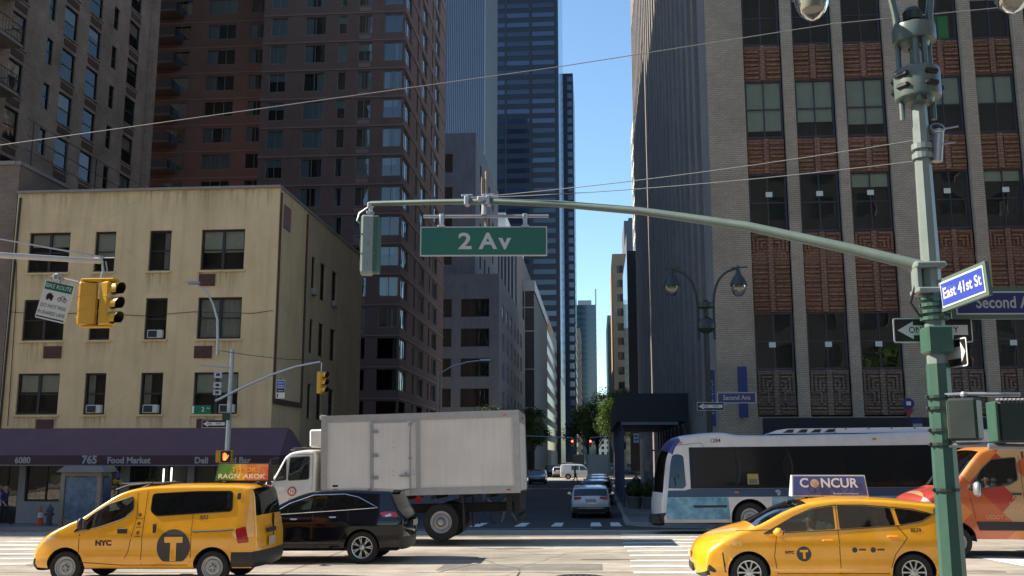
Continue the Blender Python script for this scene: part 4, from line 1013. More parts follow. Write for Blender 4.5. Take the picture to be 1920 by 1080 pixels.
def wheel(parent, x, y, z, r, width, rim_r, style, m, spokes=10, sg=-1, label=None):
    # tyre part with rim as its sub-part; sg -1: outer face to -y
    M = T(x, y, z, rx=R(90) if sg < 0 else R(-90)); b = MB(); h = width/2
    b.lathe([(rim_r*.98,-h),(rim_r*1.08,-h*1.0),(r*.93,-h*.98),(r*.985,-h*.8),(r,-h*.45),(r,h*.45),(r*.985,h*.8),(r*.93,h*.98),(rim_r*1.08,h*.99),(rim_r*1.0,h*.86),(rim_r*.97,h*.5)],40,M)
    ty = b.build('wheel', MAT['tyre'], parent, smooth=True)
    b = MB(); Rm = rim_r
    b.lathe([(Rm*1.01,h*.80),(Rm*1.01,h*.9),(Rm*.93,h*.86),(Rm*.90,h*.5),(Rm*.88,-h*.2)],36,M)
    if style == 'steel':
        b.lathe([(Rm*.92,h*.55),(Rm*.80,h*.48),(Rm*.66,h*.72),(Rm*.46,h*.74),(Rm*.34,h*.55),(Rm*.2,h*.58),(Rm*.17,h*.85),(.001,h*.88)],36,M)
    else:
        b.lathe([(Rm*.24,h*.45),(Rm*.24,h*.82),(Rm*.16,h*.9),(.001,h*.9)],20,M)
        for i in range(spokes):
            a = 2*math.pi*i/spokes; tw = .10 if style == 'twist' else 0
            pts = [(Rm*.16, a), (Rm*.5, a+tw*.5), (Rm*.95, a+tw)]
            ww = (Rm*.16, Rm*.11, Rm*.17) if style != 'twin' else (Rm*.12, Rm*.08, Rm*.09)
            for sh in ((0,) if style != 'twin' else (-.13,.13)):
                vs = []
                for (rr, aa), wd in zip(pts, ww):
                    aa2 = aa+sh*(rr/Rm); ca, sa = math.cos(aa2), math.sin(aa2)
                    for e in (-.5,.5):
                        for zz in (h*.5, h*.84 if rr < Rm*.9 else h*.8): vs.append(M @ Vector((rr*ca-e*wd*sa, rr*sa+e*wd*ca, zz)))
                fs = []
                for q in range(2):
                    o = q*4; fs += [(o+1,o+5,o+7,o+3),(o,o+1,o+5,o+4),(o+2,o+3,o+7,o+6)]
                b.mesh_in(vs, fs)
    o = b.build('rim', m, ty, smooth=True, angle=R(30)); 
    b = MB(); b.lathe([(Rm*.9,-h*.1),(.001,-h*.1)],24,M)
    for i in range(5):
        a = 2*math.pi*i/5+.3; q = M @ Vector((Rm*.3*math.cos(a)*.9, Rm*.3*math.sin(a)*.9, h*.55)); 
        b.cbox(q,(.02,.02,.02))
    b.build('brake_disc', MAT['undercarriage'], ty)
    return ty
def wells(parent, body, depth=.32, m='undercarriage'):
    for (ax, az, ar) in body.arches:
        for sg in (-1,1):
            b = MB(); n = 16; w0 = body.w(ax, az)-.02
            pts = [(ax+(ar+.012)*math.cos(math.pi*i/n), az+(ar+.012)*math.sin(math.pi*i/n)) for i in range(n+1)]
            for i in range(n):
                (xa,za),(xb,zb) = pts[i],pts[i+1]
                wa, wb = body.w(xa,max(za,body.zs))-.012, body.w(xb,max(zb,body.zs))-.012
                b.face(((xa,sg*wa,za),(xb,sg*wb,zb),(xb,sg*(w0-depth),zb),(xa,sg*(w0-depth),za)))
            b.face([(x,sg*(w0-depth),z) for x,z in pts])
            b.build('wheel_well', MAT[m], parent)
def floorpan(parent, body, z, x0, x1):
    b = MB(); w = body.W/2-.13; b.box(x0,x1,-w,w,z-.08,z); b.build('floor_pan', MAT['undercarriage'], parent)
def seat(parent, x, y, z, m='seat_grey', sc=1.0):
    b = MB(); b.bbox((x,y,z+.07),(.5*sc,.48,.16),.05); M = T(x+.26*sc,y,z+.1,ry=R(14)); b.bbox((0,0,.3),(.14,.46,.62),.05,M); b.bbox((.02,0,.72),(.10,.26,.18),.04,M)
    return b.build('seat', MAT[m], parent, smooth=True)
def steering(parent, x, y, z, r=.19):
    b = MB(); M = T(x,y,z,ry=R(62)); n = 20
    ring = [(M @ Vector((r*math.cos(2*math.pi*i/n), r*math.sin(2*math.pi*i/n), 0))) for i in range(n+1)]
    b.tube(ring,.014,6,caps=False); b.tube((M @ Vector((0,-r,0)), M @ Vector((0,r,0))),.02,6); return b.build('steering_wheel', MAT['interior'], parent, smooth=True)
def mirror(parent, body, x, z, m, size=(.16,.2,.14), sides=(-1,1), arm=.1):
    for sg in sides:
        y = sg*(body.w(x,z)+arm+size[1]/2-.02); b = MB(); vs = []
        b.bbox((x,y,z+.05),size,min(size)*.38); b.tube(((x+.04,sg*(body.w(x,z)-.02),z-.03),(x+.02,y-sg*size[1]*.3,z)),.03,6)
        o = b.build('wing_mirror', m, parent, smooth=True, angle=R(60))
        b = MB(); M = T(x+size[0]/2+.002,y,z+.05); b.bbox((0,0,0),(.006,size[1]*.75,size[2]*.7),.002,M); b.build('mirror_glass', MAT['chrome'], o)
def handle(parent, body, x, z, m, L=.2, sides=(-1,1)):
    for sg in sides:
        b = MB(); b.bbox((x, sg*(body.w(x,z)+.018), z),(L,.03,.035),.012); b.build('door_handle', m, parent, smooth=True)
def place(t, x, y, rz=0, dz=0, pitch=0, roll=None):
    e = .5; t.location = (x, y, gz(x,y)+dz)
    sx = (gz(x+e,y)-gz(x-e,y))/(2*e); sy = (gz(x,y+e)-gz(x,y-e))/(2*e)
    n = Vector((-sx,-sy,1)).normalized(); q = Vector((0,0,1)).rotation_difference(n)
    t.rotation_mode = 'QUATERNION'; from mathutils import Euler
    t.rotation_quaternion = q @ Euler((0,pitch,rz)).to_quaternion()
# ================================================================ people: one skinned body each, facing -y locally, feet at z=0
mat('skin_tone',(.36,.21,.15),.6); mat('hair_dark',(.02,.015,.012),.7); mat('shoe_dark',(.02,.02,.02),.5)
POSES = {
 'stand': dict(kneeL=(.10,-.02,.5),ankL=(.11,.03,.09),toeL=(.12,-.12,.035),kneeR=(-.10,-.02,.5),ankR=(-.11,.03,.09),toeR=(-.12,-.12,.035),elL=(.25,.03,1.14),wrL=(.25,-.05,.90),elR=(-.25,.03,1.14),wrR=(-.25,-.05,.90)),
 'walk': dict(kneeL=(.10,-.17,.52),ankL=(.10,-.26,.12),toeL=(.10,-.42,.09),kneeR=(-.10,.04,.49),ankR=(-.10,.30,.16),toeR=(-.10,.19,.04),elL=(.25,.12,1.16),wrL=(.25,.10,.92),elR=(-.25,-.03,1.14),wrR=(-.24,-.22,.95)),
 'sit': dict(kneeL=(.13,-.46,.93),ankL=(.13,-.50,.52),toeL=(.13,-.66,.46),kneeR=(-.13,-.46,.93),ankR=(-.13,-.50,.52),toeR=(-.13,-.66,.46),elL=(.28,-.12,1.15),wrL=(.19,-.40,1.20),elR=(-.28,-.12,1.15),wrR=(-.19,-.40,1.20)),
}
def person_mesh(pose, mats, lean=0.0):
    p = POSES[pose]
    J = dict(pel=((0,0,.95),.135,'t'),spine=((0,-.005,1.12),.125,'s'),chest=((0,-.01-lean*.3,1.31),.15,'s'),neck=((0,-.005-lean*.5,1.475),.058,'k'),jaw=((0,-.025-lean*.6,1.55),.076,'k'),head=((0,-.02-lean*.6,1.635),.095,'k'),crown=((0,-.005-lean*.6,1.70),.066,'h'))
    for sd, sg in (('L',1),('R',-1)):
        J['hip'+sd] = ((sg*.09,0,.88),.10,'t'); J['knee'+sd] = (p['knee'+sd],.062,'t'); J['ank'+sd] = (p['ank'+sd],.045,'t'); J['toe'+sd] = (p['toe'+sd],.038,'f')
        J['sh'+sd] = ((sg*.175,0-lean*.35,1.405),.066,'s'); J['el'+sd] = (p['el'+sd],.047,'s'); J['wr'+sd] = (p['wr'+sd],.031,'k')
        e, w_ = Vector(p['el'+sd]), Vector(p['wr'+sd]); J['ha'+sd] = (tuple(w_+(w_-e).normalized()*.075),.033,'k')
    bones = [('pel','spine'),('spine','chest'),('chest','neck'),('neck','jaw'),('jaw','head'),('head','crown')]
    for sd in 'LR': bones += [('pel','hip'+sd),('hip'+sd,'knee'+sd),('knee'+sd,'ank'+sd),('ank'+sd,'toe'+sd),('chest','sh'+sd),('sh'+sd,'el'+sd),('el'+sd,'wr'+sd),('wr'+sd,'ha'+sd)]
    names = list(J); ix = {n:i for i,n in enumerate(names)}
    me = bpy.data.meshes.new('figure'); me.from_pydata([J[n][0] for n in names], [(ix[a],ix[b]) for a,b in bones], [])
    o = bpy.data.objects.new('figure', me); col.objects.link(o)
    sk = o.modifiers.new('skin','SKIN'); sk.use_smooth_shade = True; sb = o.modifiers.new('sub','SUBSURF'); sb.levels = 2; sb.render_levels = 2
    for i, n in enumerate(names):
        r = J[n][1]; d = me.skin_vertices[0].data[i]; d.radius = (r*(1.18 if n in ('chest','spine','pel') else 1), r*(.82 if n in ('chest','spine','pel') else 1)); d.use_root = (n == 'pel')
    dg = bpy.context.evaluated_depsgraph_get(); out = bpy.data.meshes.new_from_object(o.evaluated_get(dg))
    bpy.data.objects.remove(o)
    b = MB(); vs = [tuple(v.co) for v in out.vertices]; keys = ['s','t','k','f','h']
    seg = [(Vector(J[a][0]), Vector(J[c][0]), J[a][2], J[c][2]) for a,c in bones]
    for pl in out.polygons:
        c = pl.center; best = None
        for a, d, ka, kd in seg:
            l = d-a; t = max(0,min(1,(c-a).dot(l)/l.length_squared)); ds = (a+l*t-c).length
            if best is None or ds < best[0]: best = (ds, ka if t < .5 else kd)
        k = best[1]
        if c.z > 1.60 and (c.y-J['head'][0][1] > .0 or c.z > 1.70) and k in 'kh': k = 'h'
        b.f.append(tuple(pl.vertices)); b.m.append(keys.index(k))
    b.v = vs; bpy.data.meshes.remove(out)
    hy = J['head'][0][1]; b.mi = 2                       # nose, ears, fingers
    b.tube(((0,hy-.088,1.645),(0,hy-.118,1.605),(0,hy-.09,1.598)),[.012,.017,.01],6)
    for sg in (-1,1): b.tube(((sg*.088,hy+.01,1.655),(sg*.1,hy+.015,1.63),(sg*.088,hy+.01,1.60)),[.012,.016,.01],6)
    for sd, sg in (('L',1),('R',-1)):
        h = Vector(J['ha'+sd][0]); d = (h-Vector(J['wr'+sd][0])).normalized(); s_ = d.cross(Vector((1,0,0))).normalized(); cu = d.cross(s_)*sg
        for k, ln in enumerate((.062,.075,.07,.055)):
            q = h+s_*(k-1.5)*.019; b.tube((q, q+d*ln*.55, q+d*ln+cu*.022),[.0105,.0095,.008],5)
        q = h-d*.03+s_*-.034; b.tube((q, q+d*.035-s_*.014, q+d*.06-s_*.012+cu*.01),[.012,.010,.009],5)
    b.mi = 4
    for sg in (-1,1): b.cbox((sg*.034,hy-.092,1.652),(.022,.008,.009))
    b.cbox((0,hy-.094,1.572),(.04,.006,.007), mi=2)
    return b.data('person', mats, smooth=True, angle=R(60))
_pm = {}
def person(loc, rz, pose, top, legs, label, hair=(.02,.015,.012), scale=1.0, group=None, lean=0, cat='person'):
    mats = [mat('top_%s' % '_'.join('%d' % (c*1000) for c in top),top,.85,var=.15,vscale=8), mat('legs_%s' % '_'.join('%d' % (c*1000) for c in legs),legs,.85,var=.15,vscale=8), MAT['skin_tone'], MAT['shoe_dark'], mat('hair_%d' % (hair[0]*1000),hair,.7)]
    t = link('person', person_mesh(pose, mats, lean), None, loc, (0,0,rz)); t.scale = (scale,)*3
    return tag(t, label, cat, group)
# ================================================================ yellow minivan taxi (front left)
taxi_y = car_paint('taxi_yellow',(.90,.40,.006),.3)
mat('taxi_black',(.018,.018,.018),.5); mat('decal_grey',(.05,.045,.04),.5)
t = thing('taxi_minivan', (0,0,0), 'yellow taxi minivan with a big black T disc and a film advert on its roof', 'taxi')
bd = Body([(.14,.20,.10,'k'),(.02,.30,.16,'k'),(0,.48,.19,'b'),(.03,.70,.20,'b'),(.15,.88,.20,'b'),(.42,1.04,.14,'b'),(.85,1.19,.06,'b'),(1.08,1.28,.05,'g'),(1.5,1.57,.06,'g'),(1.88,1.77,.05,'b'),(2.35,1.855,.04,'b'),(3.4,1.88,.04,'b'),(4.3,1.855,.04,'b'),(4.5,1.80,.05,'h'),(4.63,1.28,.06,'b'),(4.68,.95,.06,'b'),(4.70,.62,.07,'k'),(4.70,.40,.07,'k'),(4.62,.30,.04,'k')],
          1.72, 1.02, .17, .30, [(.86,.32,.38),(3.785,.32,.38)], r=.05, nose=.20, nose_len=.75, tail=.05, flank=.02)
wf = round_poly([(.98,.98),(1.33,1.31),(1.62,1.50),(2.12,1.655),(2.16,1.40),(2.0,1.235),(1.45,1.06)],.06)
wr = round_poly([(2.50,1.70),(3.35,1.74),(4.10,1.74),(4.13,1.36),(2.62,1.275),(2.50,1.37)],.07)
lampR = round_poly([(4.22,1.03),(4.42,1.08),(4.5,.78),(4.28,.76)],.03); lampF = round_poly([(.25,.78),(.5,.97),(.78,1.06),(.62,.90),(.4,.77)],.03)
clad = [(4.15,.32),(4.6,.32),(4.63,.60),(4.16,.60)]
bd.build(t,{'b':taxi_y,'g':MAT['windscreen_glass'],'h':MAT['car_glass_dark'],'k':MAT['black_plastic'],'glass':MAT['car_glass'],'dglass':MAT['car_glass_dark'],'red':MAT['lamp_red'],'clear':MAT['lamp_clear'],'black':MAT['black_plastic']},
  [(wf,'glass','side_window'),(wr,'dglass','side_window'),(lampR,'red','tail_lamp'),(lampF,'clear','headlamp'),(clad,'black','bumper_corner')],
  seams=[[(1.13,.95),(1.12,.42)],[(2.2,1.72),(2.24,1.25),(2.12,.62),(2.0,.36)],[(2.4,1.75),(2.38,.36)],[(3.36,1.2),(3.36,.42)],[(1.12,.42),(2.0,.36),(3.3,.36)],[(3.36,1.74),(3.36,1.22)]])
wells(t,bd); floorpan(t,bd,.36,.3,4.5)
for x in (.86,3.785):
    for sg in (-1,1): wheel(t,x,sg*.75,.315,.315,.19,.205,'steel',MAT['steel_rim'],sg=sg)
bd.trim(wf,MAT['black_plastic'],t,'window_seal',.008,closed=True); bd.trim(wr,MAT['black_plastic'],t,'window_seal',.008,closed=True)
bd.trim([(3.38,.985),(3.8,.995),(4.18,1.02)],MAT['black_plastic'],t,'door_rail',.016,0)
for sg in (-1,1):
    b = MB(); b.bbox((1.98,sg*(bd.w(1.98,1.01)+.004),1.0),(.20,.02,.10),.008); b.build('door_handle',MAT['black_plastic'],t)
    b = MB(); b.bbox((2.62,sg*(bd.w(2.62,1.05)+.008),1.05),(.07,.025,.18),.01); b.build('door_handle',MAT['black_plastic'],t)
mirror(t,bd,1.22,1.10,MAT['black_plastic'],(.14,.17,.22))
disc = [(3.02+.33*math.cos(2*math.pi*k/36), .70+.33*math.sin(2*math.pi*k/36)) for k in range(36)]
disc = [(x,max(z,.43)) for x,z in disc]
bd.patch(disc,MAT['decal_grey'],t,'taxi_disc')
bd.patch([(2.84,.78),(3.2,.78),(3.2,.89),(3.16,.89),(3.16,.89),(2.84,.89)],taxi_y,t,'taxi_letter',off=.010); bd.patch([(2.96,.44),(3.08,.44),(3.08,.78),(2.96,.78)],taxi_y,t,'taxi_letter',off=.010)
bd.decal('NYC',1.62,.775,MAT['taxi_black'],t,.135,bold=.008,sx=1.15)
bd.decal('3J53',3.58,1.245,MAT['taxi_black'],t,.10,bold=.002)
for z in (1.30,1.14,.97):
    bd.patch([(2.3+.035*math.cos(2*math.pi*k/14), z+.035*math.sin(2*math.pi*k/14)) for k in range(14)],mat('decal_brown',(.16,.05,.01),.5),t,'door_sticker',sides=(-1,))
    bd.patch([(2.25,z-.075),(2.35,z-.075),(2.35,z-.062),(2.25,z-.062)],MAT['decal_brown'],t,'door_sticker',sides=(-1,))
bd.patch(round_poly([(4.20,1.58),(4.27,1.58),(4.27,1.70),(4.20,1.70)],.02),MAT['taxi_black'],t,'access_sticker',sides=(-1,))
for y in (-.45,.45): seat(t,1.95,y,.55); seat(t,2.95,y,.58)
seat(t,2.95,0,.58); steering(t,1.5,.38,1.02)
b = MB(); b.box(1.15,1.5,-.7,.7,.7,1.03); b.build('dashboard',MAT['interior'],t)
b = MB(); b.box(2.33,2.36,-.68,.68,.6,1.6); b.build('partition',mat('partition_clear',(.10,.11,.11),.2),t)
# tail: doors split, plate, lamp, wiper, handle
b = MB(); b.box(4.655,4.70,-.006,.006,.64,1.28); b.build('door_seam',MAT['seam'],t)
b = MB(); b.bbox((4.735,-.2,.78),(.02,.34,.17),.006); b.build('number_plate',mat('plate',(.48,.42,.30),.5),t)
b = MB(); b.bbox((4.72,-.2,.98),(.05,.45,.09),.015); b.build('plate_recess',MAT['black_plastic'],t)
b = MB(); b.bbox((4.60,0,1.80),(.06,.3,.03),.01); b.build('brake_lamp',MAT['lamp_red'],t)
b = MB(); b.bbox((2.15,0,1.885),(.9,.9,.035),.012); b.build('sunroof_panel',MAT['black_plastic'],t)
for sg in (-1,1):
    b = MB(); b.tube(((1.66,sg*.55,1.775),(1.9,sg*.55,1.86),(2.4,sg*.55,1.905)),.02,6); b.build('roof_rail',MAT['black_plastic'],t,smooth=True)
place(t,-11.12,19.75)
# advert box on its roof (rests on the taxi)
def advert_mat():
    m, nt, b = nodes_of('film_advert'); L = nt.links; tc = N(nt,'TexCoord'); sp = N(nt,'SeparateXYZ'); L.new(tc.outputs['Object'],sp.inputs[0])
    n = N(nt,'TexNoise'); n.inputs['Scale'].default_value = 4.5; n.inputs['Detail'].default_value = 5; n.inputs['Distortion'].default_value = 1.5; L.new(tc.outputs['Object'],n.inputs['Vector'])
    a = N(nt,'MapRange',i_1=-.55,i_2=.55,i_3=0,i_4=1); L.new(sp.outputs[0],a.inputs[0]); ad = N(nt,'Math',operation='MULTIPLY_ADD'); ad.inputs[1].default_value = .7; L.new(n.outputs[0],ad.inputs[0])
    sb = N(nt,'Math',operation='SUBTRACT'); sb.inputs[1].default_value = .35; L.new(a.outputs[0],sb.inputs[0]); L.new(sb.outputs[0],ad.inputs[2])
    cr = N(nt,'ValToRGB'); e = cr.color_ramp.elements; e[0].position = 0; e[0].color = (.03,.13,.02,1); e[1].position = 1; e[1].color = (.65,.08,.02,1)
    for p_,c in ((.25,(.12,.25,.02,1)),(.42,(.75,.42,.03,1)),(.58,(.55,.12,.02,1)),(.75,(.7,.25,.04,1))): x = e.new(p_); x.color = c
    L.new(ad.outputs[0],cr.inputs[0]); L.new(cr.outputs[0],b.inputs['Base Color']); b.inputs['Roughness'].default_value = .4; return m
def roof_sign(loc, label, face_m, L_=1.12, H_=.36, rim='black_plastic'):
    s = thing('taxi_roof_sign', loc, label, 'taxi sign'); b = MB(); poly = [(-L_/2,0),(L_/2,0),(L_/2-.03,H_),(-L_/2+.03,H_)]
    M = Matrix.Identity(4)
    vs = []
    for (x,z) in poly:
        d = .16-.09*(z/H_); vs += [(x,-d,z),(x,d,z)]
    b.mesh_in(vs,((0,2,4,6),(7,5,3,1),(0,1,3,2),(2,3,5,4),(4,5,7,6),(6,7,1,0))); b.build('housing',MAT[rim],s)
    b = MB(); q = []
    for (x,z) in ((-L_/2+.02,.02),(L_/2-.02,.02),(L_/2-.05,H_-.02),(-L_/2+.05,H_-.02)): q.append((x,-(.164-.09*(z/H_)),z))
    b.face(q); b.build('poster',face_m,s)
    b = MB(); 
    for x in (-.35,.35): b.bbox((x,0,-.03),(.08,.36,.06),.01)
    b.box(-L_/2+.02,L_/2-.02,-.03,.03,-.012,0); b.build('mount',MAT['black_plastic'],s)
    return s
tilt = math.atan2(.09,.36)
s = roof_sign((-7.08,19.75,1.915-.115),'taxi roof advert with orange film title lettering on the minivan',advert_mat())
ml = mat('advert_orange',(.85,.35,.03),.4); mw = mat('advert_pale',(.75,.68,.5),.4)
for (w_,x_,y_,z_,sz,mm) in (('TH',-.13,-.112,.225,.125,ml),('OR',.16,-.112,.225,.125,ml),('RAGN',-.27,-.147,.095,.13,mw),('AROK',.25,-.147,.095,.13,mw)): lettering(w_,sz,T(x_,y_,z_,rx=-tilt),mm,s,bold=.003,sx=1.25)
# ================================================================ black SUV
t = thing('suv_black', (0,0,0), 'black SUV in front of the white box truck', 'car'); t.name = 'sport_utility_car'
pb = mat('black_paint',(.004,.0045,.008),.08,spec=.55)
bd = Body([(.14,.2,.08,'k'),(.02,.35,.14,'k'),(0,.55,.16,'b'),(.06,.80,.16,'b'),(.28,.97,.12,'b'),(.9,1.09,.05,'b'),(1.25,1.15,.04,'g'),(2.0,1.5,.05,'g'),(2.45,1.61,.045,'b'),(3.1,1.655,.04,'b'),(3.8,1.635,.04,'b'),(4.3,1.585,.03,'b'),(4.30,1.55,.03,'h'),(4.5,1.18,.06,'b'),(4.62,1.05,.09,'b'),(4.66,.80,.10,'b'),(4.64,.58,.10,'k'),(4.58,.30,.05,'k')],
          1.87, 1.02, .22, .30, [(.95,.36,.41),(3.63,.36,.41)], r=.06, nose=.16, tail=.10, flank=.03, tail_len=.7)
wa = round_poly([(1.50,1.09),(1.92,1.33),(2.48,1.515),(2.42,1.145)],.04); wb = round_poly([(2.52,1.52),(3.18,1.53),(3.16,1.19),(2.47,1.15)],.04); wc = round_poly([(3.23,1.52),(3.5,1.46),(3.92,1.25),(3.22,1.2)],.04)
lr = round_poly([(4.02,1.12),(4.18,1.15),(4.52,1.13),(4.5,1.03),(4.12,1.02)],.03)
bd.build(t,{'b':pb,'g':MAT['windscreen_glass'],'h':MAT['car_glass_dark'],'k':MAT['black_plastic'],'glass':MAT['car_glass'],'dglass':MAT['car_glass_dark'],'red':MAT['lamp_red'],'clear':MAT['lamp_clear']},
  [(wa,'glass','side_window'),(wb,'dglass','side_window'),(wc,'dglass','side_window'),(lr,'red','tail_lamp')],
  seams=[[(2.5,1.12),(2.44,.42)],[(3.3,1.2),(3.32,.85),(3.1,.5)],[(1.5,1.05),(1.35,.42)],[(1.35,.42),(3.1,.42)]])
bd.trim([(1.48,1.085),(1.92,1.34),(2.48,1.525),(3.2,1.54),(3.52,1.47),(3.98,1.235),(3.2,1.185),(1.48,1.085)],MAT['chrome'],t,'window_trim',.009)
bd.patch(round_poly([(4.14,1.06),(4.28,1.11),(4.30,1.05),(4.18,1.035)],.01),MAT['lamp_clear'],t,'reversing_lamp',off=.006)
handle(t,bd,2.95,1.03,MAT['chrome'],.17); handle(t,bd,2.05,.99,MAT['chrome'],.17)
wells(t,bd); floorpan(t,bd,.36,.3,4.4)
for x in (.95,3.63):
    for sg in (-1,1): wheel(t,x,sg*.80,.36,.36,.225,.24,'twin',MAT['alloy'],spokes=7,sg=sg)
for y in (-.45,.45): seat(t,2.0,y,.5); seat(t,2.95,y,.55)
steering(t,1.6,.4,.98); mirror(t,bd,1.55,1.07,pb,(.15,.2,.14))
b = MB(); b.box(1.2,1.55,-.75,.75,.7,1.05); b.build('dashboard',MAT['interior'],t)
b = MB(); b.bbox((2.75,0,1.70),(.14,.05,.05),.018); b.build('roof_antenna',pb,t)
b = MB(); b.bbox((4.36,0,1.60),(.18,1.2,.03),.012); b.build('spoiler',pb,t)
b = MB(); b.bbox((4.68,0,.86),(.03,.5,.13),.01); b.build('number_plate',MAT['plate'],t)
place(t,-8.92,23.45)
# ================================================================ yellow wagon taxi (front right)
t = thing('taxi_wagon', (0,0,0), 'yellow wagon taxi with a blue roof advert crossing the ladder crosswalk', 'taxi')
bd = Body([(.16,.18,.10,'k'),(.05,.25,.17,'b'),(0,.45,.22,'b'),(.02,.62,.24,'b'),(.09,.78,.24,'b'),(.32,.93,.18,'b'),(.75,1.06,.08,'b'),(1.05,1.13,.05,'g'),(1.6,1.40,.06,'g'),(1.98,1.52,.05,'b'),(2.5,1.575,.04,'b'),(3.3,1.56,.04,'b'),(3.9,1.505,.04,'b'),(4.32,1.44,.03,'b'),(4.34,1.40,.03,'h'),(4.47,1.12,.06,'b'),(4.57,.95,.09,'b'),(4.62,.7,.11,'b'),(4.60,.45,.11,'k'),(4.52,.24,.06,'k')],
          1.775, .92, .24, .22, [(.92,.32,.365),(3.70,.32,.365)], r=.06, nose=.24, nose_len=.8, tail=.12, tail_len=.6, flank=.025)
wa = round_poly([(1.22,.985),(1.75,1.26),(2.08,1.385),(2.43,1.435),(2.43,1.045)],.03); wb = round_poly([(2.50,1.44),(2.93,1.435),(3.40,1.395),(3.45,1.11),(2.50,1.05)],.03); wc = round_poly([(3.47,1.39),(3.74,1.36),(4.10,1.285),(3.9,1.18),(3.52,1.115)],.03)
hl = round_poly([(.16,.72),(.30,.83),(.62,.955),(.70,.95),(.58,.84),(.38,.74)],.02); tl = round_poly([(4.30,1.06),(4.42,1.1),(4.48,.9),(4.36,.86)],.02)
bd.build(t,{'b':taxi_y,'g':MAT['windscreen_glass'],'h':MAT['car_glass_dark'],'k':MAT['black_plastic'],'glass':MAT['car_glass'],'dglass':MAT['car_glass_dark'],'red':MAT['lamp_red'],'clear':MAT['lamp_clear']},
  [(wa,'glass','side_window'),(wb,'dglass','side_window'),(wc,'dglass','side_window'),(hl,'clear','headlamp'),(tl,'red','tail_lamp')],
  seams=[[(1.42,1.0),(1.36,.6),(1.4,.3)],[(2.47,1.46),(2.47,.3)],[(3.47,1.1),(3.62,.9),(3.4,.62),(3.28,.3)],[(1.4,.3),(3.28,.3)],[(.72,1.03),(1.38,1.04)]])
bd.trim([(1.2,.975),(1.75,1.27),(2.08,1.40),(2.43,1.45),(2.93,1.45),(3.42,1.41),(3.76,1.375),(4.14,1.285),(3.9,1.165),(3.5,1.1),(2.43,1.03),(1.2,.975)],MAT['black_plastic'],t,'window_trim',.008)
handle(t,bd,2.28,.86,taxi_y,.19); handle(t,bd,3.38,.92,taxi_y,.19); mirror(t,bd,1.42,.96,taxi_y,(.17,.19,.15))
wells(t,bd); floorpan(t,bd,.28,.3,4.4)
for x in (.92,3.70):
    for sg in (-1,1): wheel(t,x,sg*.775,.318,.318,.2,.205,'spoke',MAT['alloy'],spokes=10,sg=sg)
D_ = [(1.86+.125*math.cos(2*math.pi*k/28), .635+.125*math.sin(2*math.pi*k/28)) for k in range(28)]
bd.patch(D_,MAT['decal_grey'],t,'taxi_disc'); bd.patch([(1.79,.665),(1.93,.665),(1.93,.705),(1.79,.705)],taxi_y,t,'taxi_letter',off=.01); bd.patch([(1.84,.555),(1.885,.555),(1.885,.665),(1.84,.665)],taxi_y,t,'taxi_letter',off=.01)
bd.decal('NYC',1.62,.66,MAT['taxi_black'],t,.065,bold=.004,sx=1.15); bd.decal('8E39',3.78,1.02,MAT['taxi_black'],t,.09,bold=.002)
for x in (2.72,3.03):
    bd.patch([(x+.045*math.cos(2*math.pi*k/16), .70+.045*math.sin(2*math.pi*k/16)) for k in range(16)],MAT['decal_grey'],t,'door_sticker',sides=(-1,)); bd.patch([(x+.07,.69),(x+.19,.69),(x+.19,.72),(x+.07,.72)],MAT['decal_brown'],t,'door_sticker',sides=(-1,))
bd.patch([(4.16+.04*math.cos(2*math.pi*k/14), 1.335+.05*math.sin(2*math.pi*k/14)) for k in range(14)],mat('inspection_green',(.12,.16,.03),.5),t,'inspection_sticker',sides=(-1,))
for y in (-.42,.42): seat(t,2.1,y,.42); seat(t,3.0,y,.45)
steering(t,1.62,.38,.9)
b = MB(); b.box(1.1,1.5,-.7,.7,.6,.98); b.build('dashboard',MAT['interior'],t)
b = MB(); b.box(2.47,2.49,-.66,.66,.5,1.38); b.build('partition',MAT['partition_clear'],t)
# nose details: lower grille, fog slot, plate
b = MB(); b.bbox((.015,0,.36),(.05,.6,.15),.02); b.build('lower_grille',MAT['black_plastic'],t); b = MB(); b.bbox((-.012,0,.58),(.03,.32,.13),.008); b.build('number_plate',MAT['plate'],t)
bd.patch(round_poly([(.20,.36),(.34,.31),(.36,.36),(.24,.46)],.02),MAT['black_plastic'],t,'fog_lamp_recess'); bd.patch([(.50,.33),(.53,.33),(.49,.66),(.47,.66)],MAT['black_plastic'],t,'bumper_slot')
b = MB(); b.bbox((1.78,-.2,1.49),(.09,.04,.07),.018); b.build('roof_antenna',MAT['black_plastic'],t)
place(t,1.70,18.85)
taxi2 = t
def blue_ad():
    return mat('advert_blue',(.07,.09,.27),.35,var=.1,vscale=3)
s = roof_sign((4.22,18.85,1.575),'blue taxi roof advert reading CONCUR on the wagon taxi',blue_ad(),L_=1.36,H_=.38,rim='white_metal')
lw = mat('advert_white',(.72,.70,.70),.4)
lettering('C',.235,T(-.45,-.124,.235,rx=-tilt*.97),lw,s,bold=.006); lettering('NCUR',.235,T(.17,-.124,.235,rx=-tilt*.97),lw,s,bold=.006)
b = MB(); M = T(-.262,-.126,.235,rx=R(90)-tilt); b.lathe([(.078,0),(.078,.004),(.001,.006)],20,M); b.build('globe_mark',mat('globe_tan',(.5,.33,.2),.5,var=.4,vscale=14),s)
b = MB(); M = T(0,-.157,.09,rx=-tilt); b.box(-.3,-.225,-.001,.001,.0,.012,M); b.box(-.268,-.257,-.001,.001,.01,.05,M); b.build('globe_stand',mat('advert_ink',(.02,.02,.06),.5),s)
lettering('Business Travel Expense',.045,T(.28,-.158,.055,rx=-tilt),lw,s)
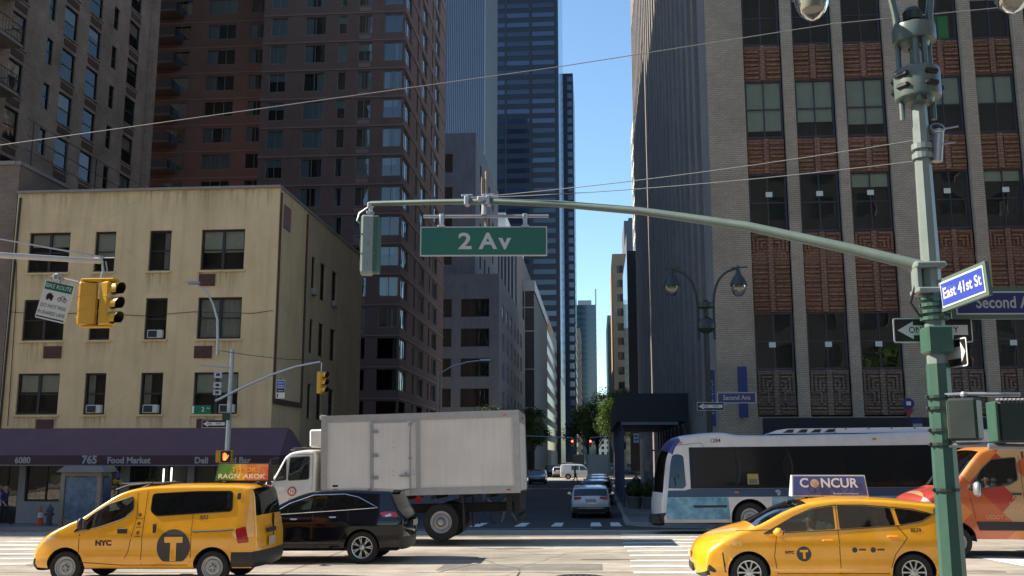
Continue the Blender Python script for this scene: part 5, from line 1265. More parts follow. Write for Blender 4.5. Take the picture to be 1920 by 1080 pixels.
# ================================================================ white hatchback down the side street (seen from behind)
def hatchback(paint, label, x, y, rz, name='parked_car', group=None, lamps_on=False, dark=False, head_on=False):
    t = thing(name,(0,0,0),label,'car',group)
    bd = Body([(.14,.2,.08,'k'),(.02,.35,.14,'k'),(0,.55,.16,'b'),(.06,.75,.16,'b'),(.3,.9,.12,'b'),(.95,1.02,.05,'b'),(1.2,1.06,.04,'g'),(1.9,1.38,.05,'g'),(2.35,1.47,.045,'b'),(3.0,1.49,.04,'b'),(3.8,1.43,.04,'b'),(4.05,1.38,.04,'b'),(4.07,1.34,.04,'h'),(4.3,1.03,.08,'b'),(4.36,.9,.11,'b'),(4.42,.7,.12,'b'),(4.40,.52,.12,'k'),(4.36,.27,.06,'k')],
              1.80,.95,.24,.28,[(.9,.34,.39),(3.6,.34,.39)],r=.06,nose=.14,tail=.12,flank=.025,tail_len=.6)
    wa = round_poly([(1.45,1.02),(1.85,1.26),(2.35,1.38),(2.35,1.06)],.03); wb = round_poly([(2.42,1.38),(3.1,1.38),(3.7,1.25),(3.6,1.13),(2.42,1.07)],.03)
    tl = round_poly([(3.98,.99),(4.2,1.0),(4.28,.88),(4.05,.86)],.02); hl = round_poly([(.15,.72),(.5,.9),(.62,.88),(.4,.72)],.02)
    bd.build(t,{'b':paint,'g':MAT['car_glass_dark'],'h':MAT['car_glass_dark'],'k':MAT['black_plastic'],'dglass':MAT['car_glass_dark'],'red':MAT['lamp_red'],'clear':MAT['lamp_clear']},[(wa,'dglass','side_window'),(wb,'dglass','side_window'),(tl,'red','tail_lamp'),(hl,'clear','headlamp')],step=.16)
    wells(t,bd); floorpan(t,bd,.34,.3,4.2)
    for xx in (.9,3.6):
        for sg in (-1,1): wheel(t,xx,sg*.79,.335,.335,.21,.21,'spoke',MAT['alloy'],spokes=8,sg=sg)
    for sg in (-1,1):
        b = MB(); b.bbox((4.30,sg*.60,.93),(.1,.36,.13),.03); b.build('tail_lamp',MAT['lamp_red'],t,smooth=True)
        b = MB(); b.bbox((.17,sg*.62,.74),(.12,.28,.12),.03); b.build('headlamp',mat('headlamp_lit',(.9,.9,.8),.3,emit=(1,.9,.7),estr=6) if head_on and sg < 0 else MAT['lamp_clear'],t,smooth=True)
    mirror(t,bd,1.5,1.0,paint,(.13,.18,.13))
    b = MB(); b.bbox((4.43,0,.82),(.02,.48,.13),.005); b.build('number_plate',MAT['plate'],t); b = MB(); b.bbox((4.44,0,.93),(.02,.5,.02),.005); b.build('trim',MAT['chrome'],t)
    b = MB(); b.bbox((4.40,0,.42),(.06,1.2,.1),.02); b.build('diffuser',MAT['black_plastic'],t); b = MB(); b.box(4.43,4.445,-.62,.62,.47,.49); b.build('bumper_trim',MAT['chrome'],t)
    place(t,x,y,rz); return t
hatchback(car_paint('white_paint',(.62,.64,.67),.3),'white hatchback seen from behind waiting in the side street',-.28,46.6+4.4,R(-90),'hatchback_car')
# ================================================================ white box truck
t = thing('box_truck',(0,0,0),'white box truck with a side door crossing the avenue behind the SUV','truck')
def streaky(name, c, rough=.45):
    m, nt, b = nodes_of(name); L = nt.links; tc = N(nt,'TexCoord'); mp = N(nt,'Mapping'); mp.inputs['Scale'].default_value = (5,5,.35); L.new(tc.outputs['Object'],mp.inputs[0])
    n = N(nt,'TexNoise'); n.inputs['Scale'].default_value = 1.6; n.inputs['Detail'].default_value = 7; L.new(mp.outputs[0],n.inputs['Vector']); n2 = N(nt,'TexNoise'); n2.inputs['Scale'].default_value = .9; n2.inputs['Detail'].default_value = 6; L.new(tc.outputs['Object'],n2.inputs['Vector'])
    r = N(nt,'MapRange',i_1=.32,i_2=.6,i_3=.945,i_4=1.01); L.new(n.outputs[0],r.inputs[0]); r2 = N(nt,'MapRange',i_1=.3,i_2=.7,i_3=.88,i_4=1.04); L.new(n2.outputs[0],r2.inputs[0]); a = N(nt,'Math',operation='MULTIPLY'); L.new(r.outputs[0],a.inputs[0]); L.new(r2.outputs[0],a.inputs[1])
    mx = N(nt,'Mix',data_type='RGBA',blend_type='MULTIPLY'); mx.inputs[0].default_value = 1; mx.inputs[6].default_value = (*c,1); L.new(a.outputs[0],mx.inputs[7]); L.new(mx.outputs[2],b.inputs['Base Color']); b.inputs['Roughness'].default_value = rough; return m
cabp = car_paint('truck_white',(.72,.71,.67),.35,.5); mbox = streaky('truck_box_white',(.84,.785,.72)); malu = mat('truck_aluminium',(.46,.43,.41),.45,metal=.35,var=.12,vscale=5)
bd = Body([(.12,.5,.06,'k'),(.02,.7,.12,'k'),(.0,1.0,.14,'l'),(.06,1.35,.14,'b'),(.25,1.55,.1,'b'),(.9,1.68,.06,'b'),(1.42,1.76,.05,'g'),(1.86,2.42,.05,'b'),(2.05,2.52,.04,'b'),(2.55,2.56,.04,'b'),(2.72,2.48,.03,'b'),(2.76,1.6,.02,'b'),(2.76,.75,.02,'b')],
          2.2,1.55,.06,.72,[(.78,.50,.60)],r=.07,nose=.25,nose_len=.9,tail=.02)
wa = round_poly([(1.98,1.72),(2.02,2.34),(2.56,2.36),(2.56,1.74)],.05); wv = round_poly([(1.62,1.72),(1.90,2.3),(1.92,1.74)],.03)
bd.build(t,{'b':cabp,'g':MAT['windscreen_glass'],'l':MAT['black_plastic'],'k':MAT['chrome'],'glass':MAT['car_glass'],'clear':MAT['lamp_clear']},[(wa,'glass','side_window'),(wv,'glass','quarter_window')],seams=[[(1.56,1.62),(1.56,.85),(2.66,.85),(2.66,2.42),(1.96,2.42),(1.58,1.68)],[(1.42,1.6),(1.36,.95)]])
bd.trim(wa,MAT['black_plastic'],t,'window_seal',.015,closed=True); bd.trim(wv,MAT['black_plastic'],t,'window_seal',.012,closed=True)
cc = [(2.1+.13*math.cos(2*math.pi*k/24),1.42+.13*math.sin(2*math.pi*k/24)) for k in range(24)]; ci_ = [(2.1+.085*math.cos(2*math.pi*k/24),1.42+.085*math.sin(2*math.pi*k/24)) for k in range(24)]
mr = mat('emblem_red',(.5,.12,.07),.5); bd.patch(cc,mr,t,'door_emblem',sides=(-1,)); bd.patch(ci_,cabp,t,'door_emblem',off=.009,sides=(-1,)); bd.decal('N',2.1,1.42,mr,t,.14,off=.012,bold=.004); bd.decal('5643',2.1,1.19,mr,t,.1)
b = MB(); b.bbox((2.35,-1.0,1.38),(.08,.03,.08),.01); b.build('marker_lamp',MAT['lamp_amber'],t)
for sg in (-1,1):
    b = MB(); b.bbox((1.52,sg*1.32,2.0),(.09,.22,.42),.03); b.bbox((1.52,sg*1.32,1.62),(.09,.22,.2),.03)
    b.tube(((1.7,sg*1.05,2.35),(1.54,sg*1.3,2.3),(1.54,sg*1.3,1.5),(1.65,sg*1.08,1.45)),.015,6); b.build('wing_mirror',MAT['black_plastic'],t,smooth=True)
b = MB(); b.tube(((1.86,-.5,2.55),(2.3,-.5,2.62)),.03,6); b.bbox((2.2,-.55,2.60),(.5,.1,.05),.015); b.build('air_horn',MAT['black_plastic'],t)
seat(t,2.2,-.5,1.15); seat(t,2.2,.5,1.15); steering(t,1.85,.5,1.75,.22)
b = MB(); b.box(1.5,2.74,-1.0,1.0,.75,1.1); b.build('cab_floor',MAT['interior'],t)
X0,X1,Z0,Z1,HW = 2.98,8.42,1.28,3.42,1.24
b = MB(); b.box(X0,X1,-HW,HW,Z0,Z1); b.build('cargo_box',mbox,t)
b = MB()
b.box(X0-.02,X1+.02,-HW-.02,-HW,Z1-.16,Z1+.03); b.box(X0-.02,X1+.02,HW,HW+.02,Z1-.16,Z1+.03); b.box(X0-.02,X1+.02,-HW-.018,-HW,Z0-.05,Z0+.14); b.box(X0-.02,X1+.02,HW,HW+.018,Z0-.05,Z0+.14)
b.box(X0-.03,X0+.14,-HW-.025,HW+.025,Z0,Z1+.02); b.box(X0-.03,X1+.02,-HW,HW,Z1,Z1+.035)
b.box(X1-.14,X1+.03,-HW-.025,-HW+.12,Z0,Z1+.02); b.box(X1-.1,X1+.03,HW-.12,HW+.025,Z0,Z1+.02); b.box(X1-.0,X1+.03,-HW+.12,HW-.12,Z1-.28,Z1); b.build('box_frame',malu,t)
b = MB(); b.tube(((X0-.02,-HW-.0,Z1),(X0-.02,HW,Z1)),.07,10); b.build('front_cap',mbox,t,smooth=True)
b = MB(); b.box(X1+.003,X1+.012,-HW+.13,HW-.13,Z0,Z1-.28)
for k in range(7): b.box(X1+.012,X1+.02,-HW+.13,HW-.13,Z0+.26*k,Z0+.26*k+.24)
b.build('rear_shutter',mbox,t)
# side door with hinges, bars and handle
dx0,dx1 = 4.42,5.42; b = MB(); b.box(dx0,dx1,-HW-.02,-HW-.001,Z0+.1,Z1-.22); o = b.build('side_door',streaky('truck_door_white',(.86,.80,.74)),t)
b = MB(); b.box(dx0-.1,dx0-.008,-HW-.03,-HW-.0005,Z0,Z1-.15); b.box(dx1+.18,dx1+.30,-HW-.028,-HW-.0005,Z0,Z1-.16); b.box(dx0,dx1+.18,-HW-.026,-HW-.0005,Z1-.22,Z1-.165); b.build('door_frame',malu,t)
b = MB()
for z in (Z0+.45,Z0+1.05,Z0+1.7): b.bbox((dx0+.04,-HW-.035,z),(.2,.03,.09),.008)
b.build('hinge',MAT['grey_metal'],o)
b = MB(); b.tube(((dx1+.02,-HW-.05,Z0-.02),(dx1+.02,-HW-.05,Z1-.18)),.018,8); b.box(dx1-.28,dx1,-HW-.055,-HW-.03,Z0+.46,Z0+.5); b.bbox((dx1-.1,-HW-.045,Z0+.52),(.06,.05,.14),.01); b.bbox((dx1+.02,-HW-.05,Z0+.95),(.1,.05,.05),.01); b.bbox((dx1+.02,-HW-.05,Z1-.25),(.1,.05,.12),.01); b.build('lock_bar',MAT['grey_metal'],o,smooth=True)
b = MB()
for k in range(26): b.cbox((X0+.2,-HW-.004,Z0+.2+k*.075),(.014,.01,.014))
for k in range(36): b.cbox((dx1+.45+k*.07,-HW-.022,Z0+.10),(.014,.01,.014))
for k in range(26): b.cbox((X1-.18,-HW-.004,Z0+.2+k*.075),(.014,.01,.014)); b.cbox((dx1+.26,-HW-.03,Z0+.2+k*.075),(.012,.008,.012))
for z in (.5,.62,1.25,1.4): b.cbox((dx0+.55,-HW-.024,Z0+z),(.025,.01,.025)); b.cbox((dx1+.12,-HW-.006,Z0+z),(.02,.012,.02))
b.build('rivets',MAT['grey_metal'],t)
for (x,y,z) in ((X1-.35,-HW-.03,Z1-.09),(X1-.3,-HW-.025,Z0+.04),(X1+.035,-.3,Z1-.14),(X1+.035,.3,Z1-.14),(X1+.035,0,Z1-.14)):
    b = MB(); b.bbox((x,y,z),(.1 if y < -.9 else .02,.02 if y < -.9 else .1,.04),.006); b.build('marker_lamp',MAT['lamp_red'],t)
b = MB(); b.bbox((2.72,-.35,2.86),(.42,1.1,.5),.05); b.build('refrigeration_unit',mat('fridge_white',(.7,.69,.66),.45,var=.08),t)
b = MB(); b.box(2.3,8.3,-.42,-.30,.72,.95); b.box(2.3,8.3,.30,.42,.72,.95)
for k in range(8): b.box(3.0+.75*k,3.12+.75*k,-1.2,1.2,1.12,1.24)
b.box(8.25,8.40,-1.15,1.15,.72,1.24); b.box(8.05,8.2,-1.2,-1.0,.7,1.25); b.box(8.3,8.42,-1.1,1.1,.50,.62); b.build('chassis',MAT['undercarriage'],t)
b = MB(); b.bbox((3.7,-.85,.78),(1.0,.5,.5),.06); b.build('fuel_tank',malu,t)
b = MB(); b.disc((0,0,0),.09,16,T(5.62,-1.1,1.12,rx=R(90))); b.lathe([(.09,0),(.09,.03),(.001,.035)],16,T(5.62,-1.1,1.12,rx=R(90))); b.build('reflector',MAT['lamp_red'],t)
for sg in (-1,1):
    wheel(t,.78,sg*.98,.5,.5,.28,.29,'steel',MAT['steel_rim'],sg=sg); wheel(t,6.25,sg*1.02,.5,.5,.26,.29,'steel',MAT['steel_rim'],sg=sg); wheel(t,6.25,sg*.72,.5,.5,.26,.29,'steel',MAT['steel_rim'],sg=sg)
    b = MB(); b.box(6.85,6.88,sg*1.02-.16,sg*1.02+.16,.25,1.15); b.build('mud_flap',MAT['black_plastic'],t)
b = MB(); M = T(6.25,-1.16,.5,rx=R(90))
for k in range(10):
    a = 2*math.pi*k/10; b.lathe([(.02,0),(.02,.035),(.001,.04)],6,M @ Matrix.Translation((.135*math.cos(a),.135*math.sin(a),-.045)))
b.lathe([(.08,-.03),(.08,.05),(.05,.07),(.001,.07)],16,M); b.build('hub',MAT['steel_rim'],t,smooth=True)
place(t,-10.45,28.3,pitch=R(-1.0))
# ================================================================ city bus
t = thing('city_bus',(0,0,0),'white and blue city bus with dark windows at the far side of the avenue','bus')
mw_ = car_paint('bus_white',(.66,.62,.60),.4,.4); mblk = mat('bus_window_black',(.010,.010,.012),.2,spec=.3)
bd = Body([(.18,.28,.1,'k'),(.05,.38,.2,'k'),(.0,.6,.28,'b'),(.0,1.0,.30,'b'),(.05,1.30,.30,'g'),(.22,2.35,.28,'g'),(.34,2.62,.26,'v'),(.56,2.90,.2,'v'),(.85,3.04,.12,'b'),(1.5,3.13,.06,'b'),(2.3,3.15,.05,'b'),(2.62,3.08,.04,'b'),(6,3.06,.04,'b'),(12.0,3.06,.05,'b'),(12.15,2.9,.05,'h'),(12.2,1.6,.05,'b'),(12.2,.4,.05,'b')],
          2.55,1.2,.05,.34,[(2.95,.48,.58),(9.1,.48,.58)],r=.10,nose=.16,nose_len=.7,tail=.03,sill_tuck=.05)
drv = round_poly([(.36,1.40),(.36,1.75),(.62,2.42),(.80,2.46),(.98,2.40),(1.02,1.46),(.92,1.38)],.08)
band = [(1.16,1.38),(12.08,1.38),(12.08,2.66),(1.16,2.66)]
belt = [(.34,1.12),(12.1,1.12),(12.1,1.375),(1.155,1.375),(.98,1.33),(.36,1.33)]; lowb = [(.42,.44),(2.34,.44),(2.30,1.115),(.34,1.115),(.34,.6)]
lowc = [(3.6,.44),(8.45,.44),(8.45,1.115),(3.64,1.115)]
def bus_blue():
    m, nt, b = nodes_of('bus_light_blue'); L = nt.links; tc = N(nt,'TexCoord'); n = N(nt,'TexNoise'); n.inputs['Scale'].default_value = 1.6; n.inputs['Detail'].default_value = 7; n.inputs['Roughness'].default_value = .7; L.new(tc.outputs['Object'],n.inputs['Vector'])
    cr = N(nt,'ValToRGB'); e = cr.color_ramp.elements; e[0].position = .3; e[0].color = (.03,.14,.30,1); e[1].position = .75; e[1].color = (.55,.62,.62,1); x = e.new(.5); x.color = (.13,.33,.45,1); x = e.new(.6); x.color = (.24,.42,.50,1)
    L.new(n.outputs[0],cr.inputs[0]); L.new(cr.outputs[0],b.inputs['Base Color']); b.inputs['Roughness'].default_value = .4; return m
mlb = bus_blue(); mdb = mat('bus_navy',(.022,.055,.115),.4,coat=.3)
bd.build(t,{'b':mw_,'g':MAT['car_glass_dark'],'v':mat('bus_visor',(.06,.06,.2),.3),'k':MAT['black_plastic'],'h':MAT['car_glass_dark'],'glass':MAT['car_glass_dark'],'band':mblk,'navy':mdb,'lblue':mlb},
  [(band,'band','window_band'),(drv,'glass','driver_window'),(belt,'navy','belt_stripe'),(lowb,'lblue','skirt_panel'),(lowc,'lblue','skirt_panel')],step=.22)
b = MB(); b.bbox((.15,0,.42),(.42,2.1,.34),.08); b.build('front_bumper',MAT['black_plastic'],t,smooth=True)
for i,(x0,x1) in enumerate(((1.22,2.55),(2.62,4.15),(4.22,5.75),(5.82,7.35),(7.42,8.95),(9.02,10.5),(10.57,12.0))):
    bd.patch(round_poly([(x0,1.46),(x1,1.46),(x1,2.58),(x0,2.58)],.06),mat('bus_pane',(.010,.011,.013),.08,spec=.3),t,'window_pane',off=.006,step=.3)
bd.decal('1284',2.0,2.86,MAT['taxi_black'],t,.17,bold=.002); bd.decal('New York City Bus',4.75,1.24,mat('bus_lettering',(.35,.40,.5),.5),t,.105)
bd.patch([(3.82+.09*math.cos(2*math.pi*k/18),1.24+.09*math.sin(2*math.pi*k/18)) for k in range(18)],MAT['bus_lettering'],t,'route_emblem',sides=(-1,)); bd.decal('MTA',3.82,1.24,mdb,t,.08,off=.012)
bd.patch([(2.92,1.5),(3.26,1.5),(3.26,1.82),(2.92,1.82)],mat('notice_yellow',(.33,.28,.06),.6,var=.3,vscale=12),t,'window_notice',off=.009,sides=(-1,)); bd.patch([(2.96,1.52),(3.22,1.52),(3.22,1.66),(2.96,1.66)],MAT['grey_panel'],t,'window_notice',off=.012,sides=(-1,))
bd.patch([(1.22,.80),(2.25,.80),(2.25,.87),(1.22,.87)],MAT['black_plastic'],t,'rub_rail',off=.012)
for (x,z) in ((.92,2.80),(6.9,2.86)):
    bd.patch(round_poly([(x-.06,z-.03),(x+.06,z-.03),(x+.06,z+.03),(x-.06,z+.03)],.02),MAT['lamp_amber'],t,'marker_lamp',off=.01)
bd.patch([(2.5,1.24),(2.62,1.24),(2.62,1.28),(2.5,1.28)],MAT['lamp_amber'],t,'turn_lamp',off=.01)
bd.trim([(.72,2.72),(1.55,2.80),(1.62,2.66)],MAT['seam'],t,'panel_seam',.006)
for k in range(9): bd.patch([(.6+.2*k,1.02),(.62+.2*k,1.02),(.62+.2*k,1.08),(.6+.2*k,1.08)],mdb,t,'rivet_mark',off=.008,sides=(-1,))
b = MB(); pr = [(3.7,3.06),(3.95,3.17),(4.3,3.22),(9.2,3.22),(9.45,3.17),(9.55,3.06)]; b.prism(pr,-.95,.95); o = b.build('roof_unit',mat('roof_unit_white',(.62,.66,.72),.35),t)
for k in range(4):
    b = MB(); x = 4.15+.42*k; b.prism([(x,3.09),(x+.3,3.09),(x+.36,3.19),(x+.16,3.19)],-.962,-.95); b.build('vent',MAT['steel_dark'],o)
b = MB(); b.box(5.75,5.77,-.955,.955,3.06,3.225); 
for k in range(5): b.cbox((6.1+.7*k,-.955,3.19),(.05,.01,.03))
b.build('roof_seam',MAT['seam'],o)
wells(t,bd,.4)
for x in (2.95,9.1):
    for sg in (-1,1): wheel(t,x,sg*1.1,.48,.48,.28,.29,'steel',MAT['steel_rim'],sg=sg)
floorpan(t,bd,.4,.3,12)
b = MB()
b.tube(((.25,-1.0,2.55),(-.12,-1.2,2.6),(-.16,-1.22,2.3)),.03,6); b.bbox((-.16,-1.22,2.1),(.12,.22,.38),.03); b.build('wing_mirror',MAT['black_plastic'],t,smooth=True)
for k in range(6): seat(t,4.5+1.1*k,-.8,.85)
seat(t,1.1,-.7,1.0); steering(t,.75,-.7,1.35,.24)
place(t,1.78,33.0)
# ================================================================ orange delivery van
t = thing('delivery_van',(0,0,0),'orange delivery van with a diamond pattern behind the green signal pole','van')
def diamond():
    m, nt, b = nodes_of('diamond_wrap'); L = nt.links; tc = N(nt,'TexCoord'); mp = N(nt,'Mapping'); mp.inputs['Rotation'].default_value = (0,R(45),0); mp.inputs['Scale'].default_value = (2.1,2.1,2.1); mp.inputs['Location'].default_value = (.35,0,.6); L.new(tc.outputs['Object'],mp.inputs[0])
    sx = N(nt,'SeparateXYZ'); L.new(mp.outputs[0],sx.inputs[0]); cm = N(nt,'CombineXYZ'); 
    for i,o in ((0,0),(1,2)):
        f = N(nt,'Math',operation='FLOOR'); L.new(sx.outputs[o],f.inputs[0]); L.new(f.outputs[0],cm.inputs[i])
    wn_ = N(nt,'TexWhiteNoise',noise_dimensions='3D'); L.new(cm.outputs[0],wn_.inputs['Vector'])
    cr = N(nt,'ValToRGB'); cr.color_ramp.interpolation = 'CONSTANT'; e = cr.color_ramp.elements; e[0].position = 0; e[0].color = (.50,.11,.03,1); e[1].position = .86; e[1].color = (.62,.56,.45,1)
    for p_,c in ((.22,(.62,.20,.04,1)),(.42,(.42,.045,.03,1)),(.60,(.50,.30,.14,1)),(.74,(.60,.24,.07,1))): x = e.new(p_); x.color = c
    L.new(wn_.outputs[0],cr.inputs[0]); L.new(cr.outputs[0],b.inputs['Base Color']); b.inputs['Roughness'].default_value = .35; b.inputs['Coat Weight'].default_value = .5; return m
mdw = diamond()
bd = Body([(.16,.3,.08,'k'),(.03,.42,.14,'k'),(0,.65,.18,'k'),(.0,.95,.20,'l'),(.06,1.18,.2,'b'),(.22,1.36,.16,'b'),(.62,1.5,.08,'b'),(.92,1.60,.06,'g'),(1.55,2.28,.06,'g'),(1.72,2.44,.06,'b'),(2.1,2.56,.05,'b'),(3,2.60,.04,'b'),(5.4,2.60,.04,'b'),(5.75,2.5,.04,'b'),(5.82,1.5,.03,'b'),(5.82,.4,.03,'k')],
          2.0,1.45,.10,.42,[(1.05,.36,.46),(4.6,.36,.46)],r=.07,nose=.2,nose_len=.8,tail=.03,flank=.02)
wa = round_poly([(1.38,1.52),(1.72,2.0),(1.98,2.22),(2.52,2.27),(2.52,1.76),(2.3,1.64)],.05); st = [(1.56,.62),(4.1,.62),(4.1,.82),(1.5,.82)]; st2 = [(5.1,.62),(5.8,.62),(5.8,.82),(5.1,.82)]
bd.build(t,{'b':mdw,'g':MAT['windscreen_glass'],'l':MAT['black_plastic'],'k':MAT['black_plastic'],'glass':MAT['windscreen_glass'],'black':MAT['black_plastic']},[(wa,'glass','side_window'),(st,'black','side_moulding'),(st2,'black','side_moulding')],seams=[[(2.6,2.3),(2.6,.5)],[(1.38,1.5),(1.5,.9)],[(3.9,2.4),(3.9,.5)],[(2.65,1.5),(5.7,1.5)]])
bd.trim(wa,MAT['black_plastic'],t,'window_seal',.012,closed=True)
wells(t,bd,.35); floorpan(t,bd,.5,.4,5.7)
for x in (1.05,4.6):
    for sg in (-1,1): wheel(t,x,sg*.87,.355,.355,.23,.22,'steel',MAT['steel_rim'],sg=sg)
bd.decal('AY',2.42,1.36,mat('van_lettering',(.56,.36,.24),.5),t,.14); bd.decal('ST E',2.38,1.21,MAT['van_lettering'],t,.14); bd.decal('10014',2.34,1.06,MAT['van_lettering'],t,.14); bd.decal('USDOT 2703894',2.14,.915,MAT['van_lettering'],t,.135,sx=.85)
b = MB(); b.bbox((2.44,-bd.w(2.44,1.44)-.012,1.44),(.24,.03,.05),.01); b.build('door_handle',MAT['black_plastic'],t)
mirror(t,bd,1.52,1.50,MAT['grey_metal'],(.16,.22,.34))
b = MB(); b.bbox((2.95,-bd.w(2.9,1.35)-.003,1.38),(.12,.02,.12),.04); b.build('fuel_flap',MAT['chrome'],t)
b = MB(); b.bbox((-.0,0,1.0),(.05,.9,.22),.02); b.build('grille_bar',MAT['chrome'],t)
b = MB(); b.box(.95,1.35,-.8,.8,.9,1.48); b.build('dashboard',MAT['interior'],t); b = MB(); b.box(2.66,2.7,-.9,.9,.5,2.4); b.build('bulkhead',MAT['interior'],t)
seat(t,2.1,-.5,.95); seat(t,2.1,.5,.95); steering(t,1.62,-.5,1.55,.2)
place(t,7.15,25.0)
van_loc = t.location.copy()
# drivers sit in the vehicles (things of their own)
def seated(vx, vy, vz, top, label, hair=(.02,.015,.012)):
    return person((vx,vy,vz), R(-90), 'sit', top, (.03,.03,.04), label, hair)
d = seated(van_loc.x+2.02, van_loc.y-.5, van_loc.z+.12, (.06,.13,.30), 'driver in a blue shirt at the wheel of the orange van')
d = seated(1.70+2.1, 18.85-.42, -.46, (.30,.42,.45), 'driver in a pale shirt inside the wagon taxi')
# ================================================================ street furniture
mat('pole_green',(.055,.125,.09),.4,metal=.1,var=.12,vscale=7); mat('arm_green_grey',(.13,.17,.15),.35,metal=.1,var=.1,vscale=6); mat('pole_green_grey',(.25,.295,.27),.3,metal=.1,var=.1,vscale=6); mat('pole_dark_green',(.03,.04,.036),.45,var=.15)
mat('galvanised',(.42,.43,.45),.4,metal=.6,var=.12,vscale=8); mat('signal_yellow',(.62,.33,.012),.35,coat=.3,var=.06); mat('signal_black',(.008,.008,.008),.5)
mat('sign_green',(.002,.14,.075),.35); mat('sign_white',(.70,.69,.66),.4); mat('sign_black',(.012,.011,.01),.4); mat('sign_blue',(.045,.075,.42),.35); mat('sign_navy',(.03,.035,.14),.4); mat('sign_back_green',(.10,.155,.12),.5)
glass('lamp_globe',(.80,.82,.80),.9,.04,f0=.1); mat('refractor',(.42,.40,.30),.35,var=.15)
mat('lens_red',(.5,.01,.01),.3,emit=(1,.05,.03),estr=9); mat('lens_off',(.02,.015,.015),.2); mat('hand_orange',(.8,.15,.05),.4,emit=(1.0,.13,.03),estr=2.2)
def plate(parent, name, M, w, h, th, m, border=None, bm=None, rr=.02):
    b = MB(); b.prism(round_poly([(-w/2,-h/2),(w/2,-h/2),(w/2,h/2),(-w/2,h/2)],rr),-th/2,th/2,M); o = b.build(name, m if border is None else bm, parent)
    if border:
        b = MB(); b.prism(round_poly([(-w/2+border,-h/2+border),(w/2-border,-h/2+border),(w/2-border,h/2-border),(-w/2+border,h/2-border)],rr*.7),-th/2-.003,-th/2-.0005,M); b.build('field', m, o)
    return o
def oneway(parent, M, w=.9, h=.3, left=True, txt=True, th=.006):
    o = plate(parent,'one_way_sign',M,w,h,th,MAT['sign_black'],border=h*.05,bm=MAT['sign_white'],rr=h*.1); s = -1 if left else 1
    b = MB(); y = -th/2-.005
    pts = [(s*w*.45,0),(s*w*.25,h*.36),(s*w*.25,h*.2),(-s*w*.44,h*.2),(-s*w*.44,-h*.2),(s*w*.25,-h*.2),(s*w*.25,-h*.36)]
    b.prism(pts,y,y+.0015,M); b.build('arrow',MAT['sign_white'],o)
    if txt:
        lettering('ONE',h*.36,M @ T(-w*.20,y-.002,0),MAT['sign_black'],o,bold=.001*h/.3,sx=.9); lettering('WAY',h*.36,M @ T(w*.20,y-.002,0),MAT['sign_black'],o,bold=.001*h/.3,sx=.9)
    return o
def signal_head(parent, M, m, n=3, sec=.25, w=.25, d=.17, lit=None, visor=True, back=False):
    # faces local -y, centre at M
    H = n*sec; b = MB(); b.bbox((0,0,0),(w,d,H),.025,M); 
    for k in range(1,n): b.bbox((0,0,-H/2+k*sec),(w+.006,d+.006,.012),.003,M)
    for k in range(n): b.bbox((w/2+.004,d*.1,-H/2+(k+.5)*sec),(.02,.03,.05),.006,M)
    o = b.build('signal_head',m,parent)
    for k in range(n):
        z = H/2-(k+.5)*sec; C = M @ T(0,-d/2,z,rx=R(90))
        b = MB(); b.lathe([(sec*.40,0),(sec*.40,.006),(.001,.02)],18,C); b.build('lens',MAT['lens_red'] if lit == k else MAT['lens_off'],o)
        if visor:
            b = MB(); nn = 18; L_ = .2; ra, rb = sec*.43, sec*.40
            for i in range(nn):
                a0, a1 = R(-40)+R(260)*i/nn, R(-40)+R(260)*(i+1)/nn
                for rr_, inner in ((ra,0),(ra-.006,1)):
                    f = [C @ Vector((rr_*math.cos(a),-rr_*math.sin(a)*-1 if False else rr_*math.sin(a),zz)) for a,zz in ((a0,0),(a1,0),(a1,L_*(.8+.2*math.sin(a1))),(a0,L_*(.8+.2*math.sin(a0))))]
                    b.face(f if not inner else f[::-1], mi=inner)
            b.build('visor',[m,MAT['signal_black']],o,smooth=True)
    return o
# ---- near pole with mast arm, drums and twin lamps
PX,PY = 3.02,9.0; G = MAT['pole_green_grey']; GD = MAT['pole_green']
t = thing('signal_pole',(PX,PY,.15),'green octagonal signal pole with long mast arm and twin lamps in the right foreground','signal pole')
def octo(b, z0, z1, r0, r1): b.lathe([(r0,z0),(r1,z1)],8,T(0,0,0,rz=R(22.5)))
b = MB(); octo(b,2.95,5.6,.088,.066); octo(b,5.6,6.12,.05,.048); b.build('upper_shaft',G,t)
b = MB(); octo(b,.0,.5,.2,.19); octo(b,.5,.62,.19,.115); octo(b,.62,2.95,.112,.098); b.build('lower_shaft',GD,t)
def drum(z0,z1,r,slots,nm):
    b = MB(); b.lathe([(.06,z0-.05),(r*.62,z0-.04),(r*.70,z0),(r*.97,z0+.01),(r,z0+.04),(r,z1-.04),(r*.97,z1-.008),(r*.75,z1),(r*.55,z1+.03),(.055,z1+.035)],28,T(0,0,0)); o = b.build(nm,MAT['arm_green_grey'],t,smooth=True)
    if slots:
        b = MB()
        for a in (-115,-40,35,110,180):
            for zz in (z0+.10,z0+.21):
                b.bbox((0,-r,0),(.13,.05,.05),.015,T(0,0,zz,rz=R(a+60)))
        b.build('slot',MAT['signal_black'],o)
drum(5.40,5.69,.205,True,'lower_drum'); drum(5.95,6.12,.195,False,'upper_drum')
b = MB(); b.lathe([(.055,6.12),(.055,6.17),(.085,6.18),(.088,6.26),(.06,6.30),(.001,6.31)],16); b.build('finial',MAT['pole_dark_green'],t,smooth=True)
for k,a in enumerate((165,15,-75,-105)):
    ca,sa = math.cos(R(a))*.145, math.sin(R(a))*.145
    b = MB(); b.tube(((ca,sa,5.22 if k < 2 else 5.35),(ca,sa,6.0)),.026,10); b.build('tie_rod',MAT['arm_green_grey'],t,smooth=True)
